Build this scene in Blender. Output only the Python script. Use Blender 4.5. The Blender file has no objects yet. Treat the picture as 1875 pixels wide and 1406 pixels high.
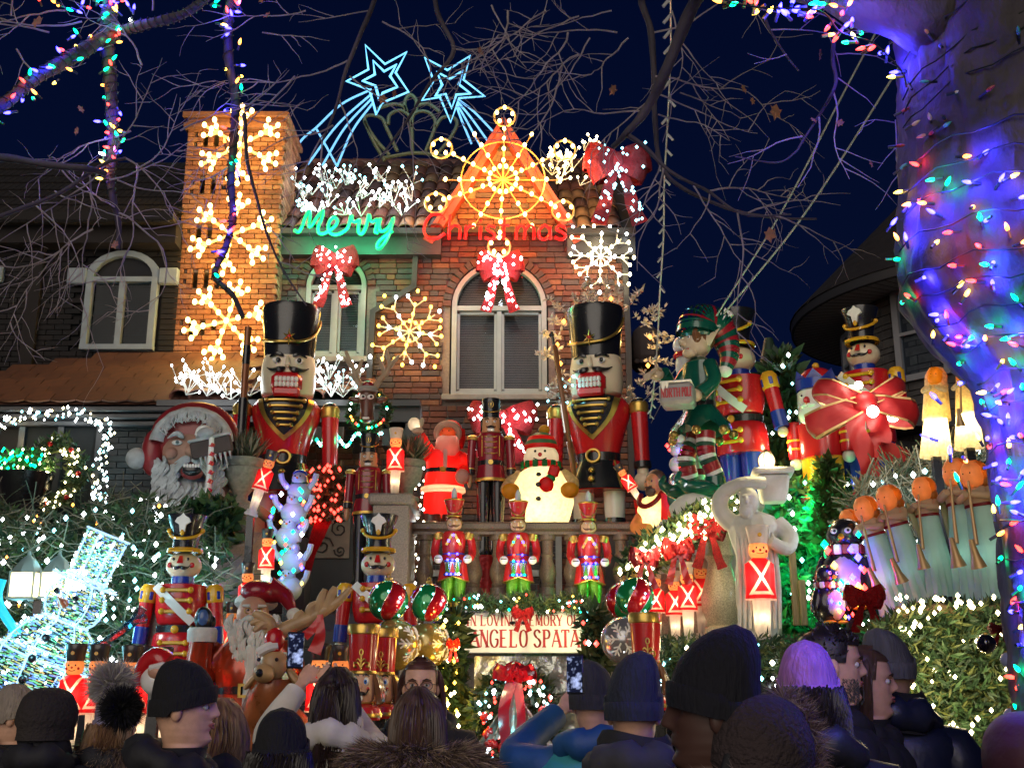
import bpy, math, random
from mathutils import Vector as V, Matrix as MX, noise
random.seed(7)
R = math.radians; PI = math.pi; sin = math.sin; cos = math.cos
rnd = random.random
def uni(a, b): return a + (b - a) * random.random()
sc = bpy.context.scene
C = sc.collection
# ---------------------------------------------------------------- camera
F = 2100.0; TH = R(15.4); CZ = 1.7            # focal length in photo pixels, pitch, eye height
cam = bpy.data.objects.new('camera', bpy.data.cameras.new('camera'))
C.objects.link(cam); sc.camera = cam
cam.location = (0, 0, CZ); cam.rotation_euler = (R(90) + TH, 0, 0)
cam.data.sensor_width = 36; cam.data.lens = 36 * F / 1875; cam.data.clip_end = 500; cam.data.clip_start = .05
# ---------------------------------------------------------------- night sky
w = bpy.data.worlds.new('World'); sc.world = w; w.use_nodes = True
nt = w.node_tree; bgn = nt.nodes['Background']
tc = nt.nodes.new('ShaderNodeTexCoord'); sp = nt.nodes.new('ShaderNodeSeparateXYZ')
rp = nt.nodes.new('ShaderNodeValToRGB')
nt.links.new(tc.outputs['Generated'], sp.inputs[0]); nt.links.new(sp.outputs['Z'], rp.inputs[0])
nt.links.new(rp.outputs[0], bgn.inputs['Color'])
rp.color_ramp.elements[0].color = (.0010, .0026, .0125, 1); rp.color_ramp.elements[0].position = .0
rp.color_ramp.elements[1].color = (.0003, .0012, .0080, 1); rp.color_ramp.elements[1].position = .6
bgn.inputs['Strength'].default_value = 1.0
# the soft light of the street and the houses across it, behind the camera
sun = bpy.data.objects.new('sun', bpy.data.lights.new('sun', 'SUN')); C.objects.link(sun)
sun.data.energy = .58; sun.data.angle = R(50); sun.data.color = (1, .89, .76)
sun.rotation_euler = (R(70), 0, R(-14))
vs = sc.view_settings; vs.view_transform = 'Standard'; vs.look = 'None'; vs.exposure = 1.22; vs.gamma = 1
sc.cycles.use_denoising = True; sc.cycles.max_bounces = 6; sc.cycles.diffuse_bounces = 3
sc.cycles.sample_clamp_indirect = 3; sc.cycles.transparent_max_bounces = 12; sc.cycles.use_light_tree = True
sc.cycles.caustics_reflective = False; sc.cycles.caustics_refractive = False
# ---------------------------------------------------------------- pixel of the photo + distance -> point
def at(px, py, Y):
    a = (px - 937.5) / F; b = (703 - py) / F
    dy = cos(TH) - sin(TH) * b; dz = sin(TH) + cos(TH) * b; t = Y / dy
    return V((a * t, Y, CZ + dz * t))
def mpp(py, Y):                              # metres per photo pixel there
    b = (703 - py) / F
    return Y / (cos(TH) - sin(TH) * b) / F
def fit(px, top, bot, Y):                    # base point and height of an upright thing
    b = at(px, bot, Y); return b, at(px, top, Y).z - b.z
# ---------------------------------------------------------------- materials
MATS = {}
def mat(name, col=(.5, .5, .5), rough=.5, metal=0, var=0, scale=8, bump=0, bscale=40, emit=None, es=1, trans=0, coat=0, tex=None, stretch=None, col2=None, sheen=0):
    if name in MATS: return MATS[name]
    m = bpy.data.materials.new(name); m.use_nodes = True; t = m.node_tree; n = t.nodes; L = t.links
    b = n['Principled BSDF']; out = n['Material Output']
    c4 = tuple(col) + (1,)
    b.inputs['Base Color'].default_value = c4; b.inputs['Roughness'].default_value = rough
    b.inputs['Metallic'].default_value = metal; b.inputs['Coat Weight'].default_value = coat
    if sheen: b.inputs['Sheen Weight'].default_value = sheen
    co = n.new('ShaderNodeTexCoord'); src = co.outputs['Object']
    if stretch:
        mp = n.new('ShaderNodeMapping'); mp.inputs['Scale'].default_value = stretch; L.new(src, mp.inputs[0]); src = mp.outputs[0]
    if var or col2:
        nz = n.new('ShaderNodeTexNoise'); nz.inputs['Scale'].default_value = scale; nz.inputs['Detail'].default_value = 5; L.new(src, nz.inputs[0])
        r = n.new('ShaderNodeValToRGB'); r.color_ramp.elements[0].position = .32; r.color_ramp.elements[1].position = .68
        if col2: a, z = col, col2
        else: a, z = [x * (1 - var) for x in col], [min(1, x * (1 + var)) for x in col]
        r.color_ramp.elements[0].color = tuple(a) + (1,); r.color_ramp.elements[1].color = tuple(z) + (1,)
        L.new(nz.outputs['Fac'], r.inputs[0]); L.new(r.outputs[0], b.inputs['Base Color'])
        csrc = r.outputs[0]
        rr = n.new('ShaderNodeMapRange'); rr.inputs[3].default_value = max(.02, rough - .1); rr.inputs[4].default_value = min(1, rough + .12)
        L.new(nz.outputs['Fac'], rr.inputs[0]); L.new(rr.outputs[0], b.inputs['Roughness'])
    else: csrc = None
    if bump:
        if tex == 'voronoi':
            bz = n.new('ShaderNodeTexVoronoi'); o = bz.outputs['Distance']
        else:
            bz = n.new('ShaderNodeTexNoise'); bz.inputs['Detail'].default_value = 4; o = bz.outputs['Fac']
        bz.inputs['Scale'].default_value = bscale; L.new(src, bz.inputs[0])
        bp = n.new('ShaderNodeBump'); bp.inputs['Strength'].default_value = bump; bp.inputs['Distance'].default_value = .02
        L.new(o, bp.inputs['Height']); L.new(bp.outputs[0], b.inputs['Normal'])
    if emit:
        b.inputs['Emission Color'].default_value = tuple(emit) + (1,); b.inputs['Emission Strength'].default_value = es
        m.cycles.emission_sampling = 'NONE'
    if trans:
        tr = n.new('ShaderNodeBsdfTranslucent'); mx = n.new('ShaderNodeMixShader'); mx.inputs[0].default_value = trans
        tr.inputs[0].default_value = c4
        if csrc: L.new(csrc, tr.inputs[0])
        L.new(b.outputs[0], mx.inputs[1]); L.new(tr.outputs[0], mx.inputs[2]); L.new(mx.outputs[0], out.inputs[0])
    MATS[name] = m; return m
def glass(name, tint=(.9, .95, 1), refl=.008, rough=.02):
    if name in MATS: return MATS[name]
    m = bpy.data.materials.new(name); m.use_nodes = True; t = m.node_tree; n = t.nodes; L = t.links
    n.remove(n['Principled BSDF']); a = n.new('ShaderNodeBsdfTransparent'); g = n.new('ShaderNodeBsdfGlossy'); mx = n.new('ShaderNodeMixShader')
    a.inputs[0].default_value = tuple(tint) + (1,); g.inputs['Roughness'].default_value = rough; mx.inputs[0].default_value = refl
    L.new(a.outputs[0], mx.inputs[1]); L.new(g.outputs[0], mx.inputs[2]); L.new(mx.outputs[0], n['Material Output'].inputs[0])
    MATS[name] = m; return m
def paint(name, c, rough=.24, var=.12): return mat(name, c, rough, var=var, scale=5, coat=.25, bump=.04, bscale=12)
def glow(name, c, s): return mat(name, [min(.8, x) for x in c], .4, emit=c, es=s)
def mold(name, c): return mat(name, c, .38, var=.1, scale=14, trans=.6, bump=.05, bscale=30)
black = paint('black paint', (.012, .012, .014)); gold = mat('gold paint', (.55, .36, .08), .3, .75, var=.2, scale=20)
red = paint('red paint', (.50, .012, .016)); white = paint('white paint', (.75, .73, .68)); yellow = paint('yellow paint', (.72, .38, .02))
blue = paint('blue paint', (.012, .035, .30)); cream = paint('cream paint', (.68, .58, .40)); flesh = paint('flesh paint', (.60, .38, .22))
green = paint('green paint', (.008, .11, .055)); maroon = paint('maroon paint', (.22, .008, .018)); dkgreen = mat('dark green', (.01, .06, .03), .6, var=.3)
brownp = paint('brown paint', (.16, .07, .03)); silver = mat('silver', (.6, .6, .62), .25, .9); wire = mat('dark wire', (.008, .014, .008), .5)
skin = mat('skin', (.68, .39, .26), .5, var=.1, scale=30, bump=.05, bscale=120); whitewire = mat('white wire', (.5, .5, .46), .4)
redm = paint('metallic red paint', (.48, .02, .02), .2); tinsel = mat('red tinsel', (.36, .005, .010), .42, .35, var=.5, scale=90, bump=1, bscale=160, tex='voronoi')
# bulb colours
BC = dict(r=(1, .03, .02), g=(.0, .9, .28), b=(.035, .03, 1), y=(1, .55, .05), o=(1, .25, .03), w=(.85, .95, 1), ww=(1, .80, .42), c=(.25, .85, 1), am=(1, .62, .16), p=(1, .1, .5))
BM = {k: glow('lit bulb ' + k, v, {'w': 9, 'ww': 9, 'am': 7, 'c': 5, 'b': 9}.get(k, 5)) for k, v in BC.items()}
# ---------------------------------------------------------------- mesh builder
class MB:
    def __init__(s, m=None):
        s.v = []; s.f = []; s.mi = []; s.ms = []; s.c = 0; s.X = None
        if m: s.m(m)
    def m(s, m):
        if m not in s.ms: s.ms.append(m)
        s.c = s.ms.index(m); return s
    def x(s, X=None): s.X = X; return s
    def add(s, vs_, fs):
        o = len(s.v)
        s.v += [tuple(s.X @ V(p)) for p in vs_] if s.X else [tuple(p) for p in vs_]
        s.f += [tuple(i + o for i in f) for f in fs]; s.mi += [s.c] * len(fs); return s
    def box(s, c, d, rot=None, tp=(1, 1), bv=0):
        x, y, z = d[0] / 2, d[1] / 2, d[2] / 2; tx, ty = tp; c = V(c)
        if bv:
            b = min(bv, x * .9, y * .9, z * .9); vs_ = []
            for (zz, k, q) in ((-z, b, 1), (-z + b, 0, 1), (z - b, 0, 2), (z, b, 2)):
                fx, fy = (1, 1) if q == 1 else (tx, ty)
                X, Y = x * fx - k, y * fy - k
                e = b
                vs_ += [(-X + e * (k == 0), -Y, zz), (X - e * (k == 0), -Y, zz), (X, -Y + e * (k == 0), zz), (X, Y - e * (k == 0), zz), (X - e * (k == 0), Y, zz), (-X + e * (k == 0), Y, zz), (-X, Y - e * (k == 0), zz), (-X, -Y + e * (k == 0), zz)]
            fs = [tuple(range(7, -1, -1)), tuple(range(24, 32))]
            for r in range(3):
                for i in range(8): a = r * 8 + i; b2 = r * 8 + (i + 1) % 8; fs.append((a, b2, b2 + 8, a + 8))
        else:
            vs_ = [(-x, -y, -z), (x, -y, -z), (x, y, -z), (-x, y, -z), (-x * tx, -y * ty, z), (x * tx, -y * ty, z), (x * tx, y * ty, z), (-x * tx, y * ty, z)]
            fs = [(3, 2, 1, 0), (4, 5, 6, 7), (0, 1, 5, 4), (1, 2, 6, 5), (2, 3, 7, 6), (3, 0, 4, 7)]
        vs_ = [(rot @ V(p) if rot else V(p)) + c for p in vs_]
        return s.add(vs_, fs)
    def lathe(s, prof, n=20, c=(0, 0, 0), sx=1, sy=1, cap=3, rot=None, flute=0, nf=0):
        c = V(c); vs_ = []; fs = []
        for (r, z) in prof:
            for i in range(n):
                a = 2 * PI * i / n; k = r * (1 + flute * cos(nf * a)) if flute else r
                p = V((k * cos(a) * sx, k * sin(a) * sy, z)); vs_.append((rot @ p if rot else p) + c)
        for j in range(len(prof) - 1):
            for i in range(n):
                a = j * n + i; b = j * n + (i + 1) % n; fs.append((a, b, b + n, a + n))
        if cap & 1: fs.append(tuple(range(n - 1, -1, -1)))
        if cap & 2: fs.append(tuple(range((len(prof) - 1) * n, len(prof) * n)))
        return s.add(vs_, fs)
    def ell(s, c, r, n=16, k=10, rot=None):
        if isinstance(r, (int, float)): r = (r, r, r)
        prof = [(max(1e-4, sin(PI * i / k)), -cos(PI * i / k)) for i in range(k + 1)]
        R3 = MX.Diagonal(r).to_3x3() if not rot else rot @ MX.Diagonal(r).to_3x3()
        return s.lathe(prof, n, c, cap=0, rot=R3)
    def tube(s, pts, r, n=6, cap=True, closed=False):
        pts = [V(p) for p in pts]; N = len(pts)
        if N < 2: return s
        rs = r if isinstance(r, (list, tuple)) else [r] * N
        vs_ = []; fs = []; up = None
        for i in range(N):
            if closed: t = pts[(i + 1) % N] - pts[i - 1]
            else: t = pts[min(N - 1, i + 1)] - pts[max(0, i - 1)]
            if t.length < 1e-9: t = V((0, 0, 1))
            t.normalize()
            if up is None: up = V((0, 0, 1)) if abs(t.z) < .9 else V((1, 0, 0))
            u = up - t * up.dot(t)
            if u.length < 1e-5: u = t.orthogonal()
            u.normalize(); up = u; q = t.cross(u)
            for j in range(n):
                a = 2 * PI * j / n; vs_.append(pts[i] + (u * cos(a) + q * sin(a)) * rs[i])
        for i in range(N if closed else N - 1):
            for j in range(n):
                a = i * n + j; b = i * n + (j + 1) % n; i2 = (i + 1) % N
                fs.append((a, b, i2 * n + (j + 1) % n, i2 * n + j))
        if cap and not closed: fs.append(tuple(range(n - 1, -1, -1))); fs.append(tuple(range((N - 1) * n, N * n)))
        return s.add(vs_, fs)
    def prism(s, poly, y0, y1):                  # outline in x,z given from the front, thickness along y
        n = len(poly)
        vs_ = [(x, y0, z) for x, z in poly] + [(x, y1, z) for x, z in poly]
        fs = [tuple(range(n)), tuple(range(2 * n - 1, n - 1, -1))]
        for i in range(n): j = (i + 1) % n; fs.append((i, i + n, j + n, j))
        return s.add(vs_, fs)
    def bulb(s, p, r, k=1.0, d=None):
        p = V(p); a = r * k
        return s.add([p + V(q) for q in ((r, 0, 0), (0, r, 0), (-r, 0, 0), (0, -r, 0), (0, 0, a), (0, 0, -a))],
                     [(0, 1, 4), (1, 2, 4), (2, 3, 4), (3, 0, 4), (1, 0, 5), (2, 1, 5), (3, 2, 5), (0, 3, 5)])
    def grid(s, rows, closed=False):             # rows of equal length
        n = len(rows[0]); vs_ = [p for r in rows for p in r]; fs = []
        for j in range(len(rows) - 1):
            for i in range(n if closed else n - 1):
                a = j * n + i; b = j * n + (i + 1) % n; fs.append((a, b, b + n, a + n))
        return s.add(vs_, fs)
    def build(s, name, parent=None, smooth=42, kind=None, loc=None):
        me = bpy.data.meshes.new(name); me.from_pydata(s.v, [], s.f)
        for m in s.ms: me.materials.append(m)
        if s.mi: me.polygons.foreach_set('material_index', s.mi)
        if smooth:
            me.polygons.foreach_set('use_smooth', [True] * len(me.polygons)); me.set_sharp_from_angle(angle=R(smooth))
        me.update(); return ob(name, me, parent, kind, loc)
def ob(name, data, parent=None, kind=None, loc=None):
    o = bpy.data.objects.new(name, data); C.objects.link(o)
    if parent: o.parent = parent
    if kind: o['kind'] = kind
    if loc is not None: o.location = loc
    return o
def tag(o, label, cat, group=None):
    o['label'] = label; o['category'] = cat
    if group: o['group'] = group
    return o
def root(name, label, cat, loc=(0, 0, 0), rz=0, s=1, group=None, rx=0, ry=0):
    o = ob(name, None, loc=loc); o.rotation_euler = (rx, ry, rz); o.scale = (s, s, s); o.empty_display_size = .1
    return tag(o, label, cat, group)
def struct(mb, name, parent=None, smooth=42): return mb.build(name, parent, smooth, 'structure')
def lamp(loc, col, W, parent=None, r=.03, name='lamp_light'):
    l = bpy.data.lights.new(name, 'POINT'); l.energy = W; l.color = col; l.shadow_soft_size = r
    return ob(name, l, parent, loc=loc)
def dup(o, loc=None, rz=None, s=None, label=None, group=None):
    def cp(a, p):
        c = a.copy(); C.objects.link(c)
        if p: c.parent = p
        for ch in kids.get(a.name, []): cp(ch, c)
        return c
    kids = {}
    for a in o.children_recursive: kids.setdefault(a.parent.name, []).append(a)
    c = cp(o, None)
    if loc is not None: c.location = loc
    if rz is not None: c.rotation_euler.z = rz
    if s is not None: c.scale = (s, s, s)
    if label: c['label'] = label
    if group: c['group'] = group
    return c
def cat(pts, k=6, closed=False):                 # Catmull-Rom
    P = [V(p) for p in pts]; N = len(P); out = []
    for i in range(N if closed else N - 1):
        a = P[i - 1] if (closed or i > 0) else P[0] * 2 - P[1]; b = P[i]; c = P[(i + 1) % N]
        d = P[(i + 2) % N] if (closed or i + 2 < N) else c * 2 - b
        for j in range(k):
            t = j / k; out.append(.5 * ((2 * b) + (c - a) * t + (2 * a - 5 * b + 4 * c - d) * t * t + (3 * b - a - 3 * c + d) * t ** 3))
    if not closed: out.append(P[-1])
    return out
def RX(a): return MX.Rotation(R(a), 3, 'X')
def RY(a): return MX.Rotation(R(a), 3, 'Y')
def RZ(a): return MX.Rotation(R(a), 3, 'Z')
def T(loc=(0, 0, 0), rot=None, s=1):
    m = MX.Translation(V(loc))
    if rot: m = m @ rot.to_4x4()
    return m @ MX.Scale(s, 4) if s != 1 else m
# ================================================================ ground and terrace
asphalt = mat('asphalt', (.05, .05, .052), .8, var=.25, scale=3, bump=.3, bscale=200)
paving = mat('paving', (.18, .17, .16), .8, var=.2, scale=4, bump=.2, bscale=90)
soil = mat('soil', (.05, .04, .03), .95, var=.4, scale=6, bump=.5, bscale=30)
stone = mat('granite', (.24, .20, .16), .6, var=.3, scale=60, bump=.08, bscale=120)
dkstone = mat('dark stone', (.035, .034, .038), .6, var=.3, scale=20)
struct(MB(asphalt).box((0, 60, -.2), (400, 400, .2)), 'ground')
g_ = MB(paving)
for i in range(-14, 15):
    for j in range(4): g_.box((i * 1.2, 1.6 + j * 1.2, -.06), (1.19, 1.19, .12 + .004 * rnd()))
struct(g_, 'pavement', smooth=0)
struct(MB(soil).box((-6.3, 13, .6), (9.4, 10.4, 1.2)).box((5.2, 13, .6), (10.6, 10.4, 1.2)), 'garden_ground', smooth=0)
# retaining wall at the edge of the pavement
rt = root('retaining_wall', 'low stone retaining wall at the foot of the front garden, behind the crowd', 'wall', (0, 7.6, 0))
for k in range(4):
    for i in range(-11, 12):
        if not (-1.75 < i * .9 + (.45 if k % 2 else 0) < -1.2): MB(stone).box((i * .9 + (.45 if k % 2 else 0), 0, .16 + k * .31), (.885, .3 + .02 * rnd(), .3), bv=.015).build('stone_block', rt)
# ================================================================ main house
HY = 17.0
hb = [mat('brick red', (.155, .055, .038), .85, var=.22, scale=20, bump=.3, bscale=60), mat('brick brown', (.115, .048, .036), .85, var=.2, scale=20, bump=.3, bscale=60),
      mat('brick grey', (.075, .058, .058), .85, var=.2, scale=20, bump=.3, bscale=60), mat('brick orange', (.20, .085, .045), .85, var=.2, scale=20, bump=.3, bscale=60)]
mortar = mat('mortar', (.24, .20, .17), .95, var=.15, scale=30)
trimdk = mat('dark trim', (.03, .028, .03), .45, var=.2)
frame_m = mat('window frame white', (.34, .38, .37), .45, var=.06)
pane_m = glass('window glass'); blind_m = mat('blind', (.085, .08, .074), .7, var=.1)
house = root('brick_house', 'brick house with gabled upper wall, arched windows and tall chimney, behind all the decorations', 'house', (0, HY, 0))
def L(p): return V((p.x, p.y - HY, p.z))         # into the house's frame
def hx(px, py, dy=0): return L(at(px, py, HY + dy))
xl, xr = hx(497, 560).x, hx(1152, 560).x
zb = 2.6; ze = hx(900, 442).z
GA = hx(922, 258); gl, gr = hx(800, 442).x, hx(1046, 442).x
wins = []                                        # (cx, halfwidth, z0, zspring)
for (cx, x0, x1, yb, ys) in ((613, 558, 670, 655, 524), (914, 828, 1003, 724, 562)):
    wins.append((hx(cx, 600).x, (hx(x1, 600).x - hx(x0, 600).x) / 2, hx(cx, yb).z, hx(cx, ys).z))
def in_win(x, z, m=0):
    for (c, h, a, s_) in wins:
        if abs(x - c) < h + m and a - m < z < s_: return True
        if z >= s_ and ((x - c) / (h + m)) ** 2 + ((z - s_) / (h + m)) ** 2 < 1: return True
    return False
def gable_top(x): return ze + max(0, (GA.z - ze) * (1 - abs(x - GA.x) / ((gr - gl) / 2)))
# mortar backing, with the window openings left free: strips between the openings
wb = MB(mortar)
NX = 150; dxw = (xr - xl) / NX
for i in range(NX):
    x = xl + (i + .5) * dxw; top = gable_top(x); segs = [(zb, top)]
    for (c, h, a, s_) in wins:
        if abs(x - c) < h + .02:
            q = s_ + math.sqrt(max(0, (h + .02) ** 2 - (x - c) ** 2)); segs = [(zb, a - .02), (q, top)]
    for (a, b) in segs: wb.add([(x - dxw / 2, .02, a), (x + dxw / 2, .02, a), (x + dxw / 2, .02, b), (x - dxw / 2, .02, b)], [(0, 1, 2, 3)])
wb.box(((xl + xr) / 2, 1.2, zb / 2 + 2), (xr - xl - .1, .02, 4))
wb.box((xl + .01, 1.3, (zb + ze) / 2), (.02, 2.5, ze - zb)).box((xr - .01, 1.3, (zb + ze) / 2), (.02, 2.5, ze - zb))
wall = wb.build('wall', house, 0)
# bricks, one by one; the first 230 nearest the middle are objects, the rest one part
bricks = []
row = 0; z = zb
while z < GA.z:
    x = xl - (.14 if row % 2 else 0) + uni(-.03, .03)
    while x < xr:
        lw = .265 if rnd() > .22 else .13
        a, b = max(x, xl), min(x + lw, xr)
        if b - a > .06 and gable_top((a + b) / 2) > z + .09:
            ok = True
            cxw = (a + b) / 2; zc = z + .04
            if in_win(a + .03, zc, .13) or in_win(b - .03, zc, .13) or in_win(cxw, zc, .13):
                ok = not (in_win(a + .03, zc, .13) and in_win(b - .03, zc, .13)); 
                if ok:                            # trim the brick to the opening
                    n = 8
                    xs = [a + (b - a) * k / n for k in range(n + 1)]
                    fr = [q for q in xs if not in_win(q, zc, .125)]
                    if len(fr) < 3 or (fr[-1] - fr[0]) > (len(fr) - .5) * (b - a) / n: ok = False
                    else: a, b = fr[0], fr[-1]
            if ok: bricks.append((a, b, z))
        x += lw + .012
    z += .093; row += 1
bricks.sort(key=lambda q: abs((q[0] + q[1]) / 2 + 1.3) + abs(q[2] - 6.3) * 1.2)
bmesh_cache = {}
def brick_one(a, b, z, parent, y=0.0, h=.081, d=.06):
    k = (round((b - a) * 100), random.randrange(4))
    if k not in bmesh_cache:
        o = MB(hb[k[1]]).box((0, 0, 0), (k[0] / 100, d, h), bv=.006).build('brick', parent, 30); bmesh_cache[k] = o.data
    else: o = ob('brick', bmesh_cache[k], parent)
    o.location = ((a + b) / 2, y + uni(-.006, .006), z + h / 2); return o
for (a, b, z) in bricks[:230]: brick_one(a, b, z, wall)
bf = MB()
for (a, b, z) in bricks[230:]:
    bf.m(random.choice(hb)).box(((a + b) / 2, uni(-.006, .006), z + .04), (b - a, .06, .081), bv=.006)
bf.build('brick_field', wall, 30, 'stuff')
# voussoirs over the arches, window units
for wi, (c, h, a, s_) in enumerate(wins):
    vb = MB(); n = 25 if wi else 19
    for i in range(n):
        t = PI * (i + .5) / n; r = h + .075
        vb.m(hb[2] if i % 2 else hb[1]).box((c + r * cos(t), -.012, s_ + r * sin(t)), (.13, .07, (h + .07) * PI / n - .012), rot=RY(-math.degrees(t)), bv=.006)
    vb.build('brick_arch', wall, 30, 'stuff')
    win = MB(frame_m)
    def arch(r0, r1, y0, y1, n=24):
        for i in range(n):
            t0, t1 = PI * i / n, PI * (i + 1) / n
            q = [(c + r * cos(t), s_ + r * sin(t)) for r, t in ((r0, t0), (r1, t0), (r1, t1), (r0, t1))]
            win.prism(q, y0, y1)
    hh = h - .005
    arch(hh - .075, hh, -.02, .1); H = s_ - a
    for sx in (-1, 1): win.box((c + sx * (hh - .04), .04, a + H / 2), (.078, .12, H))
    win.box((c, .045, s_ - .02), (2 * hh - .16, .1, .075)); win.box((c, .045, a + .035), (2 * hh - .16, .1, .07))
    wo = win.build('window', house, 30)
    MB(frame_m).box((c, .05, a + H / 2 + .0), (.07, .085, H - .14)).build('mullion', wo, 0)
    for sx in (-1, 1):
        sw = hh - .04 - .08; cxs = c + sx * (.035 + sw / 2 + .002); sf = MB(frame_m)
        for k in (-1, 1): sf.box((cxs + k * (sw / 2 - .022), .07, a + H / 2), (.04, .05, H - .2))
        sf.box((cxs, .07, a + .10), (sw - .09, .05, .045)).box((cxs, .07, s_ - .09), (sw - .09, .05, .045)); sf.build('sash', wo, 0)
        MB(pane_m).box((cxs, .075, a + H / 2), (sw - .08, .008, H - .24)).build('pane', wo, 0)
    ap = [(c + (hh - .08) * cos(PI * i / 20), s_ + .02 + (hh - .1) * sin(PI * i / 20)) for i in range(21)]
    MB(pane_m).prism(ap, .07, .078).build('pane', wo, 0)
    bl = MB(blind_m); k = 0
    zz = a + .1
    while zz < s_ + h - .1:
        wv = hh - .1 if zz < s_ else math.sqrt(max(.01, (hh - .1) ** 2 - (zz - s_) ** 2))
        bl.box((c, .16, zz), (2 * wv, .004, .036), rot=RX(-22)); zz += .04
    bl.build('blind', wo, 0, 'stuff')
    MB(mat('window dark', (.02, .02, .024), .9)).box((c, .3, a + H / 2 + .2), (2 * h + .1, .02, H + 2 * h)).build('room_backing', wo, 0)
    MB(mat('sill', (.30, .28, .25), .7, var=.15)).box((c, -.03, a - .055), (2 * h + .26, .22, .085), bv=.01).build('sill', house)
# eave, gutter, gable trim, roof
RYb, RZt = 2.6, hx(700, 306, 2.6).z
rdtrim = paint('red gable trim', (.30, .045, .02), .45)
for a, b in ((xl - .12, gl + .08), (gr - .08, xr + .1)):
    MB(trimdk).box(((a + b) / 2, -.10, ze - .16), (b - a, .24, .30)).box(((a + b) / 2, -.17, ze + .04), (b - a, .36, .09)).build('eave', house)
gt = MB(rdtrim)
for sx in (-1, 1):
    p0 = V((GA.x + sx * ((gr - gl) / 2 + .12), 0, ze - .1)); p1 = V((GA.x, 0, GA.z + .16)); d = p1 - p0
    ang = math.degrees(math.atan2(d.z, d.x))
    gt.box((p0 + p1) / 2 + V((0, -.11, 0)), (d.length, .26, .17), rot=RY(-ang))
    gt.box((p0 + p1) / 2 + V((0, -.2, .1)), (d.length, .14, .06), rot=RY(-ang))
    gt.box((p0 + p1) / 2 + V((0, 1.3, .12)), (d.length + .1, 2.7, .07), rot=RY(-ang))
gt.build('gable_trim', house)
roofbase = mat('roof felt', (.03, .02, .02), .9)
rb = MB(roofbase).add([(xl - .15, -.25, ze + .05), (xr + .12, -.25, ze + .05), (xr + .12, RYb, RZt), (xl - .15, RYb, RZt)], [(0, 1, 2, 3)])
rb.add([(xl - .15, RYb, RZt), (xr + .12, RYb, RZt), (xr + .12, RYb + 3, ze), (xl - .15, RYb + 3, ze)], [(0, 1, 2, 3)])
roof = rb.build('roof', house, 0)
tiles_m = [mat('clay tile', (.15, .05, .032), .55, var=.35, scale=6), mat('clay tile dark', (.08, .035, .03), .55, var=.35, scale=6), mat('clay tile brown', (.19, .10, .05), .55, var=.3, scale=6)]
sl = math.atan2(RZt - ze, RYb + .25); SL = math.hypot(RZt - ze, RYb + .25)
def tile_mesh(m, ln, w):
    rows = []
    for j in range(2):
        rr = w * (.54 if j == 0 else .46); rows.append([(rr * cos(PI * i / 8), j * ln, rr * .8 * sin(PI * i / 8)) for i in range(9)])
    o = MB(m).grid(rows); o.grid([[(x, y, z - .018) for x, y, z in r_] for r_ in rows][::-1])
    o.add([rows[0][i] for i in range(9)] + [(x, y, z - .018) for x, y, z in rows[0]], [(i, i + 9, i + 10, i + 1) for i in range(8)])
    ob_ = o.build('tile', None, 60); me = ob_.data; bpy.data.objects.remove(ob_); return me
tm = [tile_mesh(m, .56, .235) for m in tiles_m]
ncol = int((xr - xl + .1) / .235); nrow = 8
for i in range(ncol):
    x = xl - .02 + i * .235
    for j in range(nrow):
        s0 = j * SL / nrow; y0 = -.25 + s0 * cos(sl); z0 = ze + .08 + s0 * sin(sl)
        if z0 < gable_top(x) - .1 and y0 < 1.0: continue
        o = ob('tile', random.choice(tm), roof); o.location = (x, y0, z0 + .012 * (rnd())); o.rotation_euler = (sl - .05, 0, uni(-.03, .03))
rg = MB(tiles_m[0])
for i in range(int((xr - xl) / .4)): rg.lathe([(.12, 0), (.10, .42)], 10, (xl + i * .4, RYb, RZt + .05), rot=RY(90))
rg.build('ridge_tiles', house, 60)
# downspouts
def spout(pts, r=.05):
    o = MB(trimdk)
    for a, b in zip(pts, pts[1:]):
        d = b - a; q = d.to_track_quat('Z', 'Y').to_matrix(); o.box((a + b) / 2, (r * 2, r * 1.7, d.length + r), rot=q)
    return o.build('downspout', house)
spout([hx(762, 452, -.1), hx(758, 525, -.1), hx(683, 572, -.1), hx(676, 700, -.1), hx(672, 790, -.1)])
spout([hx(1142, 440, -.1), hx(1150, 620, -.1), hx(1157, 900, -.1)])
# chimney
CYo = -.45
cl, cr = hx(325, 450, CYo).x, hx(506, 450, CYo).x; ct = hx(425, 212, CYo).z; cb = hx(400, 690, CYo).z - .9
cwx = cr - cl; zs = [hx(370, p, CYo).z for p in (252, 335, 422, 508, 596)]
cm = MB(mortar).box(((cl + cr) / 2, CYo + .82, (ct + cb) / 2), (cwx - .05, .6, ct - cb)).box((cr - cwx * .275, CYo + .32, (ct + cb) / 2), (cwx * .53, .4, ct - cb)).box((cl + .075, CYo + .32, (ct + cb) / 2), (.11, .4, ct - cb))
lo_ = cb
for q in sorted(zs) + [ct + .13]: cm.box((cl + .13 + cwx * .155, CYo + .32, (lo_ + q - .13) / 2), (cwx * .31, .4, q - .13 - lo_)); lo_ = q + .13
chim = cm.build('chimney', house, 0)
ch_m = [mat('chimney brick', (.27, .11, .055), .85, var=.2, scale=20, bump=.3, bscale=60), mat('chimney brick light', (.33, .15, .08), .85, var=.2, scale=20, bump=.3, bscale=60), mat('chimney brick dark', (.20, .075, .045), .85, var=.2, scale=20, bump=.3, bscale=60)]
chb = []; z = cb; row = 0
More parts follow.
